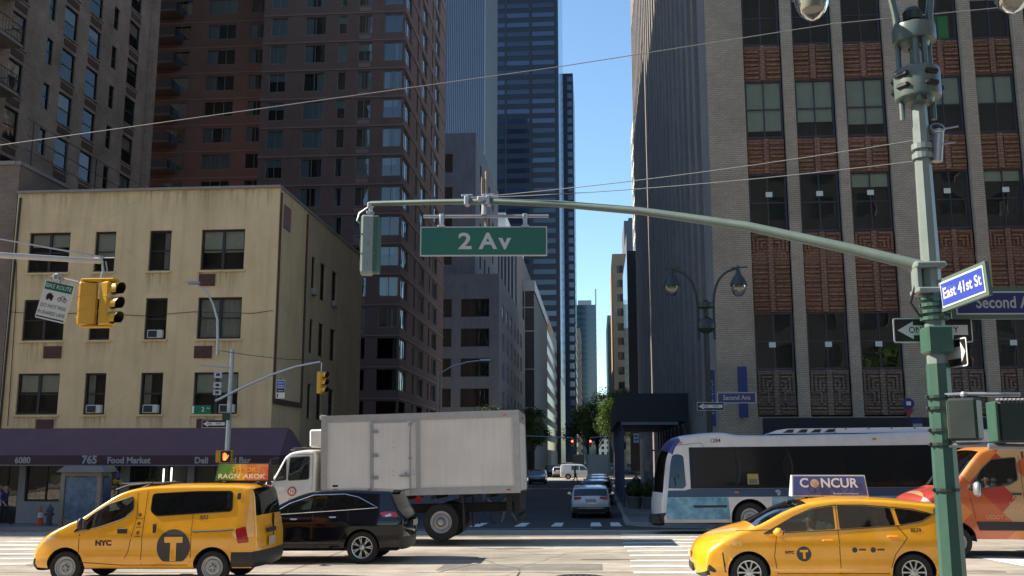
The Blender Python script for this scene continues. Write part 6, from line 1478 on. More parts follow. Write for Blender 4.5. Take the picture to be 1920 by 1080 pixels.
for sg in (-1,1):
    b = MB(); pts = [(sg*.14,0,6.05),(sg*.155,0,6.25),(sg*.20,0,6.55)]
    for i in range(9):
        a = math.pi*(i/8); pts.append((sg*(.20+.72/2*(1-math.cos(a))),0,6.75+.42*math.sin(a)))
    b.tube(pts,[.034]*3+[.03]*9,10); b.build('lamp_arm',MAT['arm_green_grey'],t,smooth=True)
    lx = sg*.915; b = MB(); b.lathe([(.03,6.78),(.05,6.74),(.07,6.70),(.14,6.63),(.165,6.55),(.17,6.5),(.15,6.5)],24,T(lx,0,0)); o = b.build('lamp_hood',MAT['pole_dark_green'],t,smooth=True)
    b = MB(); b.lathe([(.155,6.5),(.162,6.44),(.15,6.36),(.115,6.29),(.06,6.235),(.001,6.215)],28,T(lx,0,0)); b.build('lamp_globe',MAT['lamp_globe'],o,smooth=True)
    b = MB(); b.lathe([(.10,6.5),(.105,6.37),(.095,6.33),(.001,6.32)],20,T(lx,0,0)); b.build('refractor',MAT['refractor'],o,smooth=True)
# mast arm
W = [(2.95,9.0,3.98),(2.44,9.35,4.22),(1.56,9.94,4.6),(.51,10.53,4.93),(-.37,10.97,5.14),(-1.21,11.35,5.29),(-2.04,11.71,5.39),(-2.82,12.02,5.47)]
loc = Vector((PX,PY,.15)); Lc = lambda p: tuple(Vector(p)-loc)
b = MB(); b.tube([Lc(p) for p in W],[.055,.052,.048,.044,.041,.038,.035,.033],14); arm = b.build('mast_arm',MAT['arm_green_grey'],t,smooth=True)
b = MB(); 
for z in (3.75,3.98): b.bbox((-.03,0,z-.15+.0),(.26,.26,.05),.012)
b.bbox((-.13,0,3.72),(.05,.16,.3),.012); b.build('arm_bracket',G,t)
for (x,z,r_,h_) in ((0,3.40,.12,.03),(0,3.46,.12,.03),(0,3.34,.12,.03),(0,3.52,.12,.03)):
    b = MB(); b.lathe([(.08,z),(r_,z),(r_,z+h_),(.08,z+h_)],16,T(0,0,0)); b.build('clamp_band',GD,t)
b = MB(); b.bbox((-.0,-.02,3.16),(.22,.24,.24),.015); b.build('junction_box',GD,t)
for z in (4.83,4.92):
    b = MB(); b.lathe([(.07,z),(.092,z),(.092,z+.05),(.07,z+.05)],16); b.build('clamp_band',G,t)
for z in (2.65,2.55,2.36,2.24,1.85):
    b = MB(); b.lathe([(.09,z),(.118,z),(.118,z+.025),(.09,z+.025)],16); b.bbox((-.115,-.03,z+.012),(.04,.03,.03),.006); b.build('strap',MAT['pole_dark_green'],t)
for (za,pz) in ((Lc((-1.51,11.47,5.37)),(.0,0,5.02)),(Lc((-1.21,11.35,5.34)),(0,0,4.82))):
    b = MB(); A,B_ = Vector(za),Vector(pz); b.tube([A+(B_-A)*k/10-Vector((0,0,.10*(1-(2*k/10-1)**2)*0.5)) for k in range(11)],.005,5); b.build('guy_wire',mat('wire_grey',(.22,.22,.22),.6),t)
b = MB(); b.tube(((-.13,0,3.70),(-.2,-.01,3.5),(-.13,-.02,3.38),(-.05,-.05,3.36)),.012,6); b.build('cable',MAT['signal_black'],t,smooth=True)
for p in ((-1.51,11.47,5.33),(-1.24,11.36,5.3)):
    b = MB(); q = Lc(p); b.bbox(q,(.06,.12,.12),.015); b.bbox((q[0],q[1],q[2]+.07),(.14,.03,.03),.008); b.build('wire_clamp',MAT['galvanised'],t)
# cylinder sensor
b = MB(); b.tube(((.115,-.02,4.80),(.15,-.02,5.10)),.05,12); o = b.build('sensor_tube',MAT['galvanised'],t,smooth=True); b = MB(); b.lathe([(.052,0),(.066,0),(.066,.03),(.052,.03)],16,T(.135,-.02,5.10,rx=R(55))); b.tube(((.1,-.02,4.95),(.28,-.05,4.97)),.008,6); b.tube(((.15,-.02,5.1),(.32,-.05,5.12)),.008,6); b.build('sensor_ring',MAT['galvanised'],o)
# hanging avenue sign on the arm
t2 = thing('avenue_sign',(-1.29,11.33,4.62),'green street sign reading 2 Av hanging from the mast arm','street sign')
M0 = T(0,0,.18,rz=R(4))
o = plate(t2,'sign_panel',M0,1.5,.355,.02,MAT['sign_green'],border=.014,bm=MAT['sign_white'],rr=.01)
lettering('2',.27,M0 @ T(-.22,-.0165,-.01),MAT['sign_white'],o,bold=.007,sx=1.2); lettering('A',.27,M0 @ T(.05,-.0165,-.01),MAT['sign_white'],o,bold=.007,sx=1.1); lettering('v',.27,M0 @ T(.25,-.0165,-.01),MAT['sign_white'],o,bold=.007,sx=1.1)
b = MB(); b.tube((M0 @ Vector((-.72,.03,.31)),M0 @ Vector((.77,.03,.31))),.02,10); b.build('hanger_tube',MAT['galvanised'],t2,smooth=True)
for x in (-.5,.49):
    b = MB(); b.bbox((x,.015,.24),(.05,.05,.16),.01,M0); b.bbox((x,.0,.18),(.09,.06,.03),.008,M0); b.bbox((x,.03,.31),(.06,.06,.06),.01,M0); b.build('hanger_clip',MAT['galvanised'],t2)
b = MB(); b.tube(((0,.0,.50),(0,.02,.60),(0,.04,.72)),.03,10); b.bbox((0,.03,.70),(.16,.12,.06),.015); b.build('arm_clamp',MAT['galvanised'],t2)
b = MB(); b.tube(((.02,.05,.36),(.02,.05,1.05)),.016,6); b.tube(((-.03,.05,.7),(-.03,.05,.98)),.01,6); b.build('conduit_stub',mat('weathered_brass',(.32,.24,.14),.5,metal=.3,var=.3,vscale=20),t2)
# green signal head at the arm tip, seen from its edge
t3 = thing('traffic_signal',(-2.82,12.02,4.55),'green-grey traffic signal hanging edge-on from the arm tip','traffic signal')
o = signal_head(t3,T(-.03,.02,.38,rz=R(-78)),MAT['pole_green_grey'],visor=False); b = MB(); b.bbox((.09,.0,.38),(.09,.16,.74),.02); b.build('rear_housing',GD,t3)
b = MB(); b.tube(((0,0,.74),(0,0,.92)),.026,8); b.bbox((0,0,.80),(.09,.09,.04),.01); b.bbox((0,0,.90),(.08,.08,.08),.02); b.build('hanger',MAT['galvanised'],t3,smooth=True)
b = MB(); b.tube(((-.02,0,.88),(-.14,0,.80),(-.17,0,.70),(-.10,0,.64),(-.02,0,.68)),.011,6); b.build('cable',MAT['galvanised'],t3,smooth=True)
# street name blades and one-way signs on the near pole
def serif(txt, M, size, m, parent):                    # lettering with slab feet, like the serif face on the blades
    lettering(txt,size,M,m,parent,bold=.003,sx=.82)
t4 = thing('street_name_sign',(3.06,8.86,3.52),'blue street name sign reading East 41st St, turned to the sun','street sign')
A, B_ = Vector((3.06,8.90,3.69)), Vector((3.235,8.28,3.745)); d = (B_-A); L_ = d.length; ux = d.normalized(); uz = Vector((0,0,1)); uz = (uz-ux*uz.dot(ux)).normalized(); uy = uz.cross(ux)
M = Matrix(((ux.x,uy.x,uz.x,0),(ux.y,uy.y,uz.y,0),(ux.z,uy.z,uz.z,0),(0,0,0,1))); C_ = (A+B_)/2-Vector((3.06,8.86,3.52)); M = Matrix.Translation(C_) @ M
o = plate(t4,'sign_blade',M,L_,.29,.035,MAT['sign_back_green'],rr=.008)
b = MB(); b.box(-L_/2+.03,L_/2-.03,-.022,-.018,-.115,.115,M); b.build('border',MAT['sign_white'],o); b = MB(); b.box(-L_/2+.042,L_/2-.042,-.025,-.0225,-.098,.098,M); b.build('field',MAT['sign_blue'],o)
serif('East 41st St',M @ T(0,-.028,0),.135,MAT['sign_white'],o)
b = MB(); b.bbox((-.04,.1,.17),(.08,.16,.1),.01); b.build('bracket',GD,t4)
t5 = thing('street_name_sign',(3.72,9.15,3.52),'navy street name sign reading Second Ave at the right edge','street sign')
M = T(0,0,.14,rz=R(3)); o = plate(t5,'sign_blade',M,1.02,.29,.035,MAT['sign_back_green'],rr=.008)
b = MB(); b.box(-.47,.47,-.022,-.018,-.105,.105,M); b.build('border',MAT['sign_white'],o); b = MB(); b.box(-.458,.458,-.025,-.0225,-.092,.092,M); b.build('field',MAT['sign_navy'],o)
serif('Second Ave',M @ T(0,-.028,0),.15,mat('sign_grey_white',(.5,.48,.44),.4),o)
b = MB(); b.box(-.62,-.5,-.02,.02,.06,.22); b.build('bracket',GD,t5)
t6 = thing('one_way_sign',(3.045,9.14,3.28),'large one way arrow sign behind the green signal pole','road sign'); oneway(t6,T(0,0,.14,rz=R(2)),.70,.225)
t7 = thing('one_way_sign',(3.16,8.93,3.06),'small one way sign turned nearly edge-on, lit white by the sun','road sign'); oneway(t7,T(0,0,.13,rz=R(-78)),.34,.25,left=False,txt=False)
# pedestrian heads on the near pole
t8 = thing('pedestrian_signal',(3.17,8.86,2.42),'dark pedestrian signal box strapped to the green pole','pedestrian signal')
M = T(0,0,.19,rz=R(-35)); b = MB(); b.bbox((0,0,0),(.24,.2,.36),.02,M); b.build('housing',MAT['pole_dark_green'],t8)
b = MB(); b.box(-.124,-.121,-.085,.085,-.16,.16,M); b.build('frosted_side',mat('frosted',(.30,.31,.26),.35),t8)
b = MB(); b.tube(((-.14,.05,.40),(.02,.0,.405),(.45,-.05,.40)),.02,8); b.bbox((.0,0,.4),(.06,.06,.06),.02); b.build('bracket',MAT['galvanised'],t8,smooth=True); b = MB(); b.tube(((-.14,.05,-.03),(.3,-.05,-.02)),.022,8); b.build('bracket',MAT['galvanised'],t8,smooth=True)
t9 = thing('pedestrian_signal',(3.46,8.62,2.40),'dark green pedestrian signal box cut by the right edge','pedestrian signal')
b = MB(); b.bbox((0.02,0,.18),(.34,.24,.34),.02); b.build('housing',MAT['pole_dark_green'],t9); b = MB(); b.bbox((-.165,-.03,.18),(.03,.19,.33),.008); b.build('painted_lit_edge',GD,t9)  # lighter green plate stands in for sunlight on the housing edge
b = MB()
for k in range(11): b.bbox((-.14+.033*k,-.1,.36),(.02,.05,.02),.005)
b.build('bird_spikes',MAT['galvanised'],t9)
b = MB(); b.tube(((-.2,.02,-.02),(.3,.02,-.03)),.025,8); b.build('bracket',MAT['galvanised'],t9)
# ---- left arm with yellow signals and the bicycle sign
t = thing('mast_arm_pole',(-14.5,10.0,.15),'galvanised mast arm reaching in from the left edge','signal pole'); loc = Vector((-14.5,10.0,.15))
b = MB(); b.lathe([(.12,0),(.11,1),(.08,6.4),(.001,6.45)],14); b.build('shaft',MAT['galvanised'],t,smooth=True)
b = MB(); pts = [Vector((-14.5,10.0,4.2)),Vector((-13,11.4,4.75)),Vector((-11,13.3,5.22)),Vector((-9.6,14.75,5.48)),Vector((-8.42,16.0,5.60))]; b.tube([p-loc for p in pts],[.065,.06,.055,.05,.045],12); b.build('arm',mat('arm_pale',(.50,.48,.46),.4,metal=.3,var=.1),t,smooth=True)
for dz in (.0,.07):
    b = MB(); A,B_ = Vector((-14.5,10,6.3-dz)),Vector((-8.4,16.0,5.66+dz*.2)); b.tube([A-loc,(A+B_)/2-loc-Vector((0,0,.05)),B_-loc],.012,5); b.build('guy_wire',MAT['galvanised'],t)
b = MB(); q = Vector((-8.42,16.0,5.60))-loc; b.tube((q,q+Vector((.03,0,-.16)),q+Vector((0,0,-.34))),.022,8); b.tube((q+Vector((.06,0,.0)),q+Vector((.1,0,-.15)),q+Vector((.07,0,-.34))),.012,6); b.tube((q+Vector((-.15,0,.06)),q+Vector((.22,0,.06))),.012,6); b.build('hanger',MAT['galvanised'],t,smooth=True)
t = thing('traffic_signal',(-8.42,16.0,4.46),'pair of yellow traffic signals back to back on the left mast arm','traffic signal')
signal_head(t,T(.15,.02,.40,rz=R(72)),MAT['signal_yellow'],d=.2); signal_head(t,T(-.22,.03,.40,rz=R(205)),MAT['signal_yellow'],d=.2,w=.3)
b = MB(); b.bbox((-.02,.02,.81),(.62,.18,.06),.02); b.bbox((-.02,.02,.01),(.5,.14,.04),.015); b.build('frame',MAT['signal_yellow'],t)
t = thing('bicycle_sign',(-8.95,15.55,4.42),'tilted green and white bicycle route sign on the left mast arm','road sign')
M = T(0,0,.42,ry=R(13)) ; o = plate(t,'sign_panel',M,.53,.66,.012,MAT['sign_white'],rr=.03)
b = MB(); b.box(-.245,.245,-.010,-.0065,.17,.305,M); b.build('green_band',MAT['sign_green'],o); lettering('BIKE ROUTE',.10,M @ T(0,-.013,.235),MAT['sign_white'],o,sx=.85)
lettering('DO NOT PASS',.088,M @ T(0,-.009,-.10),MAT['sign_black'],o,sx=.82); lettering('IN SHARED LANE',.088,M @ T(0,-.009,-.215),MAT['sign_black'],o,sx=.72)
b = MB(); b.box(-.17,-.05,-.010,-.0065,.02,.09,M); b.box(-.15,-.08,-.010,-.0065,.09,.115,M); 
for x in (-.145,-.075): b.lathe([(.018,0),(.018,.003),(.001,.003)],10,M @ T(x,-.0065,.012,rx=R(90)))
b.build('car_symbol',MAT['sign_black'],o)
b = MB()
for x in (.07,.16): b.lathe([(.036,0),(.036,.003),(.026,.003),(.026,0)],16,M @ T(x,-.0065,.045,rx=R(90)))
b.tube((M @ Vector((.07,-.01,.045)),M @ Vector((.10,-.01,.10)),M @ Vector((.15,-.01,.10)),M @ Vector((.16,-.01,.045))),.005,4); b.build('bicycle_symbol',MAT['sign_black'],o)
b = MB(); b.box(-.25,.25,-.010,-.0065,-.305,-.285,M); b.build('bottom_rule',MAT['sign_black'],o)
b = MB(); b.tube((M @ Vector((-.2,.02,.40)),M @ Vector((.3,.02,.40))),.02,6); b.bbox((0,0,.83),(.1,.1,.12),.02); b.bbox((0,.0,.36),(.04,.04,.1),.008,M); b.build('bracket',MAT['galvanised'],t)
# ---- grey lamp and signal pole in front of the stucco building
bx,by = -13.98,37.0; bz = gz(bx,by)+.15
t = thing('lamp_pole',(bx,by,bz),'grey lamp pole with signal arm in front of the stucco building','lamp pole'); loc = Vector((bx,by,bz)); k_ = 37.0/35.5
PZ = lambda x,y,z: Vector((x*k_,by-(35.5-y),2.3+(z-2.3)*k_))-loc
b = MB(); b.lathe([(.2,0),(.2,.4),(.13,.45),(.12,1),(.085,PZ(0,0,6.2).z),],8); b.build('shaft',MAT['galvanised'],t)
b = MB(); b.tube([PZ(*p) for p in ((-13.96,35.5,6.0),(-13.99,35.4,7.3),(-14.19,35.4,7.9),(-14.46,35.4,8.35),(-14.85,35.3,8.66))],[.06,.05,.045,.04,.035],8); b.build('lamp_arm',MAT['galvanised'],t,smooth=True)
b = MB(); q = PZ(-14.95,35.3,8.70); b.bbox(q,(.5,.24,.13),.05); b.build('lamp_head',MAT['galvanised'],t,smooth=True)
b = MB(); b.tube([PZ(*p) for p in ((-13.9,35.4,4.3),(-12.8,35.0,4.75),(-11.6,34.7,5.2),(-10.6,34.3,5.45),(-9.65,34.0,5.58))],[.055,.05,.045,.04,.035],8); b.build('signal_arm',MAT['galvanised'],t,smooth=True)
b = MB(); b.tube([PZ(*p) for p in ((-13.85,35.4,6.15),(-12.5,35,5.92),(-11,34.5,5.72),(-9.7,34.0,5.62))],.012,5); b.build('guy_wire',MAT['steel_dark'],t)
b = MB(); b.tube((PZ(-14.6,35.4,5.62),PZ(-13.5,35.4,5.52)),.03,6); b.build('cross_arm',MAT['galvanised'],t)
for z0,z1 in ((5.38,5.12),(4.98,4.76),(4.70,4.50)):
    c = (PZ(-13.82,35.36,z0)+PZ(-13.82,35.36,z1))/2; pl = plate(t,'sign_plate',T(c.x,c.y-.1,c.z,rz=R(10)),.30,abs(z0-z1),.01,MAT['galvanised'],rr=.02); b = MB(); b.box(-.07,.07,-.009,-.006,-.05,.05,T(c.x,c.y-.1,c.z,rz=R(10))); b.build('symbol',MAT['steel_dark'],pl)
c = (PZ(-14.7,35.3,4.14)+PZ(-13.97,35.3,3.8))/2; pl = plate(t,'street_sign',T(c.x-.02,c.y-.12,c.z),.76,.33,.012,MAT['sign_green'],rr=.02); lettering('2',.24,T(c.x+.05,c.y-.13,c.z),MAT['sign_white'],pl,bold=.002); lettering('Av',.12,T(c.x+.26,c.y-.13,c.z+.05),MAT['sign_white'],pl)
b = MB(); b.box(c.x-.38,c.x-.30,c.y-.135,c.y-.128,c.z-.14,c.z+.14); b.build('edge_mark',MAT['sign_white'],pl)
c = (PZ(-14.4,35.3,3.61)+PZ(-13.48,35.3,3.32))/2; oneway(t,T(c.x,c.y+.14,c.z),.96,.31)
b = MB(); c = PZ(-13.45,35.3,3.72); b.bbox((c.x,c.y,c.z),(.3,.05,.28),.01); b.build('side_sign',mat('dark_sign_green',(.01,.05,.035),.5),t)
t2 = thing('pedestrian_signal',tuple(loc+PZ(-13.42,35.25,2.05)),'pedestrian signal showing a lit orange hand on the grey pole','pedestrian signal')
b = MB(); b.bbox((0,0,.24),(.62,.26,.46),.03); b.build('housing',MAT['signal_yellow'],t2); b = MB(); b.box(-.10,.29,-.142,-.131,.03,.45); b.build('face',MAT['signal_black'],t2)
b = MB(); hx = .07
b.prism(round_poly([(hx-.06,.10),(hx+.05,.10),(hx+.065,.24),(hx-.075,.24)],.02),-.15,-.143)
for i,(dx,l) in enumerate(((-.058,.12),(-.02,.145),(.018,.135),(.052,.10))): b.prism(round_poly([(hx+dx-.015,.235),(hx+dx+.015,.235),(hx+dx*1.12+.013,.235+l),(hx+dx*1.12-.013,.235+l)],.008),-.15,-.143)
b.prism(round_poly([(hx+.05,.15),(hx+.066,.21),(hx+.125,.30),(hx+.145,.285),(hx+.09,.16)],.01),-.15,-.143); b.build('lit_hand',MAT['hand_orange'],t2)
t2 = thing('traffic_signal',tuple(loc+PZ(-9.6,34.0,4.42)),'single yellow traffic signal at the tip of the grey pole arm','traffic signal')
signal_head(t2,T(0,0,.44,rz=R(66)),MAT['signal_yellow'],sec=.27,w=.28,d=.22); b = MB(); b.tube(((0,0,.85),(0,0,1.18)),.025,6); b.build('hanger',MAT['galvanised'],t2)
t2 = thing('hanging_sign',tuple(loc+PZ(-11.23,34.6,4.33)),'small blue, black and white sign hanging from the grey signal arm','road sign')
b = MB(); b.box(-.16,.16,-.01,.01,.0,.68); o = b.build('panel',MAT['sign_white'],t2); b = MB(); b.box(-.15,.15,-.014,-.0105,.36,.66); b.build('blue_field',MAT['sign_blue'],o); b = MB(); b.box(-.15,.15,-.014,-.0105,.22,.355); b.build('black_field',MAT['sign_black'],o)
b = MB(); b.box(-.13,-.09,-.014,-.0105,.04,.18); b.build('arrow',MAT['sign_black'],o)
b = MB()
for zz in (.58,.48,.41): b.box(-.12,.12,-.018,-.0145,zz-.018,zz+.018)
b.box(-.1,.1,-.018,-.0145,.27,.30); b.build('print',MAT['sign_grey_white'],o)
b = MB(); b.tube(((-.1,0,.68),(-.06,0,.86)),.012,5); b.tube(((.1,0,.68),(.06,0,.86)),.012,5); b.build('hanger',MAT['galvanised'],t2)
# ---- twin crook lamp post at the right corner
bx,by = 4.18,37.2; bz = gz(bx,by)+.15; kq = 37.2/36
t = thing('twin_lamp_post',(bx,by,bz),'dark twin crook lamp post at the corner of the brick office','lamp post'); z_ = lambda z: 2.3+(z-2.3)*kq-bz; DG = MAT['pole_dark_green']
b = MB(); b.lathe([(.24,0),(.22,.7),(.14,.85),(.11,1.4),(.085,z_(7.9))],8); b.build('shaft',DG,t)
b = MB(); b.lathe([(.09,z_(7.60)),(.3,z_(7.62)),(.32,z_(7.70)),(.3,z_(7.80)),(.09,z_(7.83))],16); b.build('upper_collar',DG,t,smooth=True); b = MB(); b.lathe([(.06,z_(6.68)),(.2,z_(6.72)),(.34,z_(6.85)),(.36,z_(7.02)),(.3,z_(7.14)),(.15,z_(7.25)),(.08,z_(7.3))],16); b.build('lower_collar',DG,t,smooth=True)
for sg in (-1,1):
    ex = 1.25*sg; b = MB(); pts = [(sg*.3,0,z_(6.45)),(sg*.3,0,z_(7.75)),(sg*.33,0,z_(8.1))]
    for i in range(1,8):
        a = math.pi*.5*i/7; pts.append((sg*(.36+(.89)*math.sin(a)**1.2*0+.89*(1-math.cos(a))),0,z_(8.1)+.98*math.sin(a)))
    b.tube(pts,.045,8); b.build('lamp_arm',DG,t,smooth=True)
    zt = z_(9.05); b = MB(); b.lathe([(.03,zt+.12),(.05,zt+.0),(.09,zt-.12),(.1,zt-.22),(.2,zt-.34),(.30,zt-.55),(.32,zt-.66),(.28,zt-.67)],20,T(ex,0,0)); b.tube(((ex-.25,0,zt+.03),(ex+.35,0,zt+.06)),.03,6); o = b.build('lamp_hood',DG,t,smooth=True)
    b = MB(); b.lathe([(.29,zt-.66),(.28,zt-.80),(.20,zt-.98),(.1,zt-1.06),(.001,zt-1.08)],20,T(ex,0,0)); b.build('lamp_globe',MAT['lamp_globe'],o,smooth=True); b = MB(); b.lathe([(.17,zt-.67),(.19,zt-.8),(.12,zt-.86),(.001,zt-.87)],14,T(ex,0,0)); b.build('refractor',MAT['refractor'],o,smooth=True)
t2 = thing('street_name_sign',(bx+1.0,by-.12,bz+z_(4.18)),'small navy Second Ave sign on the twin lamp post','street sign'); o = plate(t2,'sign_blade',T(0,0,.17,rz=R(-3)),1.4,.40,.03,MAT['sign_navy'],border=.03,bm=MAT['sign_grey_white'],rr=.01); lettering('Second Ave',.25,T(0,-.026,.17,rz=R(-3)),MAT['sign_grey_white'],o,bold=.003,sx=.82)
t2 = thing('one_way_sign',(bx+.02,by-.16,bz+z_(3.88)),'one way arrow sign under the small navy sign on the twin lamp post','road sign'); oneway(t2,T(.02,0,.17),.98,.30)
# ---- bus stop flag above the bus roof
t = thing('bus_stop_sign',(11.15,36.6,gz(11,36.6)+.15),'round blue bus stop sign with a red tip seen over the bus roof','bus stop'); h = 4.1
b = MB(); b.tube(((0,0,0),(0,0,h+.3)),.04,8); b.build('post',MAT['steel_dark'],t); M = T(0,-.06,h+.15); b = MB(); b.lathe([(.2,0),(.2,.02),(.001,.02)],24,M @ RX90); b.build('disc',MAT['sign_navy'],t); b = MB(); b.box(-.08,.08,-.03,-.022,-.06,.08,M); b.build('bus_symbol',MAT['sign_white'],t)
b = MB(); b.prism([(-.2,h-.04),(.2,h-.04),(0,h-.32)],-.075,-.055); b.build('red_tip',mat('bus_stop_red',(.30,.03,.05),.5),t); b = MB(); b.box(.06,.46,-.08,-.05,h-.78,h-.38); b.build('route_panel',MAT['sign_navy'],t); b = MB(); b.box(.1,.42,-.086,-.081,h-.76,h-.56); b.build('timetable',MAT['galvanised'],t)
# ---- overhead wire across the avenue
t = thing('overhead_wire',(-30,21.5,8),'single thin wire strung high across the whole picture','wire')
b = MB(); A,B_ = Vector((-36,22,6.0)),Vector((40,18.5,15.0)); n=40
P0,P1,P2,P3 = Vector((-13.07,20,9.09)),Vector((-.65,20,10.5)),Vector((5.06,20,11.25)),Vector((8.97,20,11.51))
pts = [Vector((-30,20,7.15))]+[P0+(P1-P0)*k/6 for k in range(6)]+[P1+(P2-P1)*k/4 for k in range(4)]+[P2,P3,Vector((20,20,12.2)),Vector((34,20,13.0))]
b.tube([p-Vector((-30,21.5,8)) for p in pts],.010,5); b.build('strand',mat('wire_grey',(.22,.22,.22),.6),t)
for x,z in ((-30,7.15),(34,13.0)):
    pass
# ---- cobra-head lamp on the left pavement of the side street
t = thing('street_lamp',(-9.9,62,gz(-9.9,62)+.15),'thin grey street lamp over the side street behind the truck','street lamp'); b = MB(); b.lathe([(.14,0),(.12,.5),(.07,8.1)],10); b.build('shaft',MAT['galvanised'],t,smooth=True)
b = MB(); b.tube(((0,0,7.9),(.8,0,8.35),(1.8,0,8.65),(2.7,0,8.75)),.05,6); b.build('arm',MAT['galvanised'],t,smooth=True); b = MB(); b.bbox((3.0,0,8.75),(.75,.3,.16),.06); b.build('lamp_head',MAT['galvanised'],t,smooth=True)
# ---- sidewalk shed on the right
t = thing('sidewalk_shed',(3,54,gz(3,54)+.15),'black sidewalk shed over the right pavement of the side street','scaffold'); z0 = gz(3,54)+.15
b = MB(); b.box(1.12,4.98,54,54.08,4.12,5.64); b.box(1.12,1.2,54.08,78,4.12,5.64); b.box(1.2,4.98,54.08,78,4.12,4.22); b.build('parapet',MAT['navy_shed'],t,world=True)
b = MB(); b.box(1.35,4.4,53.8,53.98,3.95,4.1); b.build('header_beam',mat('shed_grey',(.15,.15,.18),.5,var=.1),t,world=True)
for i in range(9):
    for x in (1.45,4.8):
        y = 54.3+2.9*i; b = MB(); b.tube(((x,y,z0-.01),(x,y,4.12)),.055,8); b.build('post',mat('shed_post',(.07,.08,.13),.5),t,world=True)
for i in range(8):
    y = 54.3+2.9*i; b = MB(); b.tube(((1.45,y,1.2),(1.45,y+2.9,3.9)),.025,5); b.tube(((1.45,y,3.2),(1.45,y+2.9,3.2)),.025,5); b.build('brace',MAT['shed_post'],t,world=True)
t = thing('parking_notice',(2.15,53.95,3.0),'small white notice hanging under the black sidewalk shed','sign'); b = MB(); b.box(-.14,.14,-.01,.01,0,.5); b.build('panel',mat('notice_pale',(.4,.4,.46),.6),t); b = MB(); b.box(-.1,.1,-.014,-.0105,.3,.4); b.box(-.1,.1,-.014,-.0105,.12,.2); b.build('print',MAT['sign_navy'],t)
# ---- phone kiosk, cone, hydrant on the left pavement
kx,ky = -20.75,39.6; kz = gz(kx,ky)+.15
t = thing('phone_kiosk',(kx,ky,kz),'pavement phone kiosk with blue poster panels under a grey roof','kiosk')
fr = mat('kiosk_frame',(.30,.265,.20),.5,var=.15); b = MB()
for x in (-.92,.62): b.box(x-.09,x+.09,-.35,-.2,0,2.0); b.box(x-.09,x+.09,.35,.5,0,2.0)
b.box(-1.0,.7,-.34,.5,1.95,2.12); b.build('frame',fr,t)
b = MB(); b.prism([(-1.15,2.12),(.95,2.12),(.72,2.36),(-.8,2.36)],-.5,.62); b.build('roof',mat('kiosk_roof',(.23,.235,.25),.5,var=.1),t)
pm = mat('kiosk_poster',(.13,.19,.26),.35,var=.6,vscale=2.2); b = MB(); b.box(-.80,.50,-.30,-.27,.25,1.92); b.build('poster',pm,t); b = MB(); b.box(-.80,.50,-.30,-.27,.0,.22); b.build('base_panel',fr,t); b = MB(); b.box(.72,.75,-.2,.45,.5,1.9); b.build('side_poster',mat('kiosk_blue',(.035,.07,.17),.4,var=.3),t)
t = thing('sign_cluster',(kx+1.05,ky+.2,kz),'yellow and blue pinwheel sign standing by the phone kiosk','sign'); b = MB(); b.tube(((0,0,0),(0,0,2.2)),.02,6); b.build('post',MAT['steel_dark'],t)
for (x,z,c) in ((-.2,2.25,'signal_yellow'),(.12,1.98,'sign_blue'),(.0,1.74,'signal_yellow'),(.22,1.72,'signal_yellow')):
    b = MB(); M = T(x,-.05,z,rx=R(90))
    for q in range(5): b.prism([(0,0),(.12*math.cos(q*1.257),.12*math.sin(q*1.257)),(.1*math.cos(q*1.257+.7),.1*math.sin(q*1.257+.7))],-.01,.01,T(x,-.05,z))
    b.build('vane',MAT[c],t)
t = thing('traffic_cone',(-22.3,38.9,gz(-22.3,38.9)+.15),'orange traffic cone with a pale band on the left pavement','traffic cone'); b = MB(); b.bbox((0,0,.02),(.38,.38,.04),.01); b.build('base',mat('cone_orange',(.45,.08,.04),.6),t); b = MB(); b.lathe([(.15,.04),(.105,.32)],16); b.lathe([(.07,.52),(.03,.8),(.001,.81)],16); b.build('cone',MAT['cone_orange'],t,smooth=True); b = MB(); b.lathe([(.1055,.32),(.0705,.52)],16); b.build('band',mat('cone_band',(.55,.53,.5),.5),t,smooth=True)
t = thing('fire_hydrant',(-21.75,38.6,gz(-21.75,38.6)+.15),'dark fire hydrant between the cone and the kiosk','hydrant'); b = MB(); b.lathe([(.16,0),(.16,.06),(.11,.08),(.11,.55),(.15,.57),(.15,.62),(.12,.7),(.05,.78),(.04,.84),(.001,.84)],14); b.build('barrel',mat('hydrant_dark',(.05,.05,.05),.5,var=.2),t,smooth=True)
for a in (0,120,240):
    b = MB(); M = T(0,0,.45,rz=R(a-90)) @ RX90; b.lathe([(.06,.08),(.06,.17),(.001,.18)],10,M); b.build('outlet',MAT['hydrant_dark'],t,smooth=True)
# ================================================================ trees, planters, people, far traffic
def leaf_mat(name, c):
    m, nt, b = nodes_of(name); L = nt.links; g = N(nt,'NewGeometry'); n = N(nt,'TexNoise'); n.inputs['Scale'].default_value = 1.3; n.inputs['Detail'].default_value = 3; L.new(g.outputs['Position'],n.inputs['Vector'])
    r = N(nt,'MapRange',i_1=.3,i_2=.7,i_3=.65,i_4=1.4); L.new(n.outputs[0],r.inputs[0]); mx = N(nt,'Mix',data_type='RGBA',blend_type='MULTIPLY'); mx.inputs[0].default_value = 1; mx.inputs[6].default_value = (*c,1); L.new(r.outputs[0],mx.inputs[7]); L.new(mx.outputs[2],b.inputs['Base Color'])
    b.inputs['Roughness'].default_value = .6; b.inputs['Specular IOR Level'].default_value = .3
    tr = N(nt,'BsdfTranslucent'); tr.inputs[0].default_value = (c[0]*1.6,c[1]*1.6,c[2]*.8,1); ms = N(nt,'MixShader'); ms.inputs[0].default_value = .3; out = nt.nodes['Material Output']; L.new(b.outputs[0],ms.inputs[1]); L.new(tr.outputs[0],ms.inputs[2]); L.new(ms.outputs[0],out.inputs[0]); return m
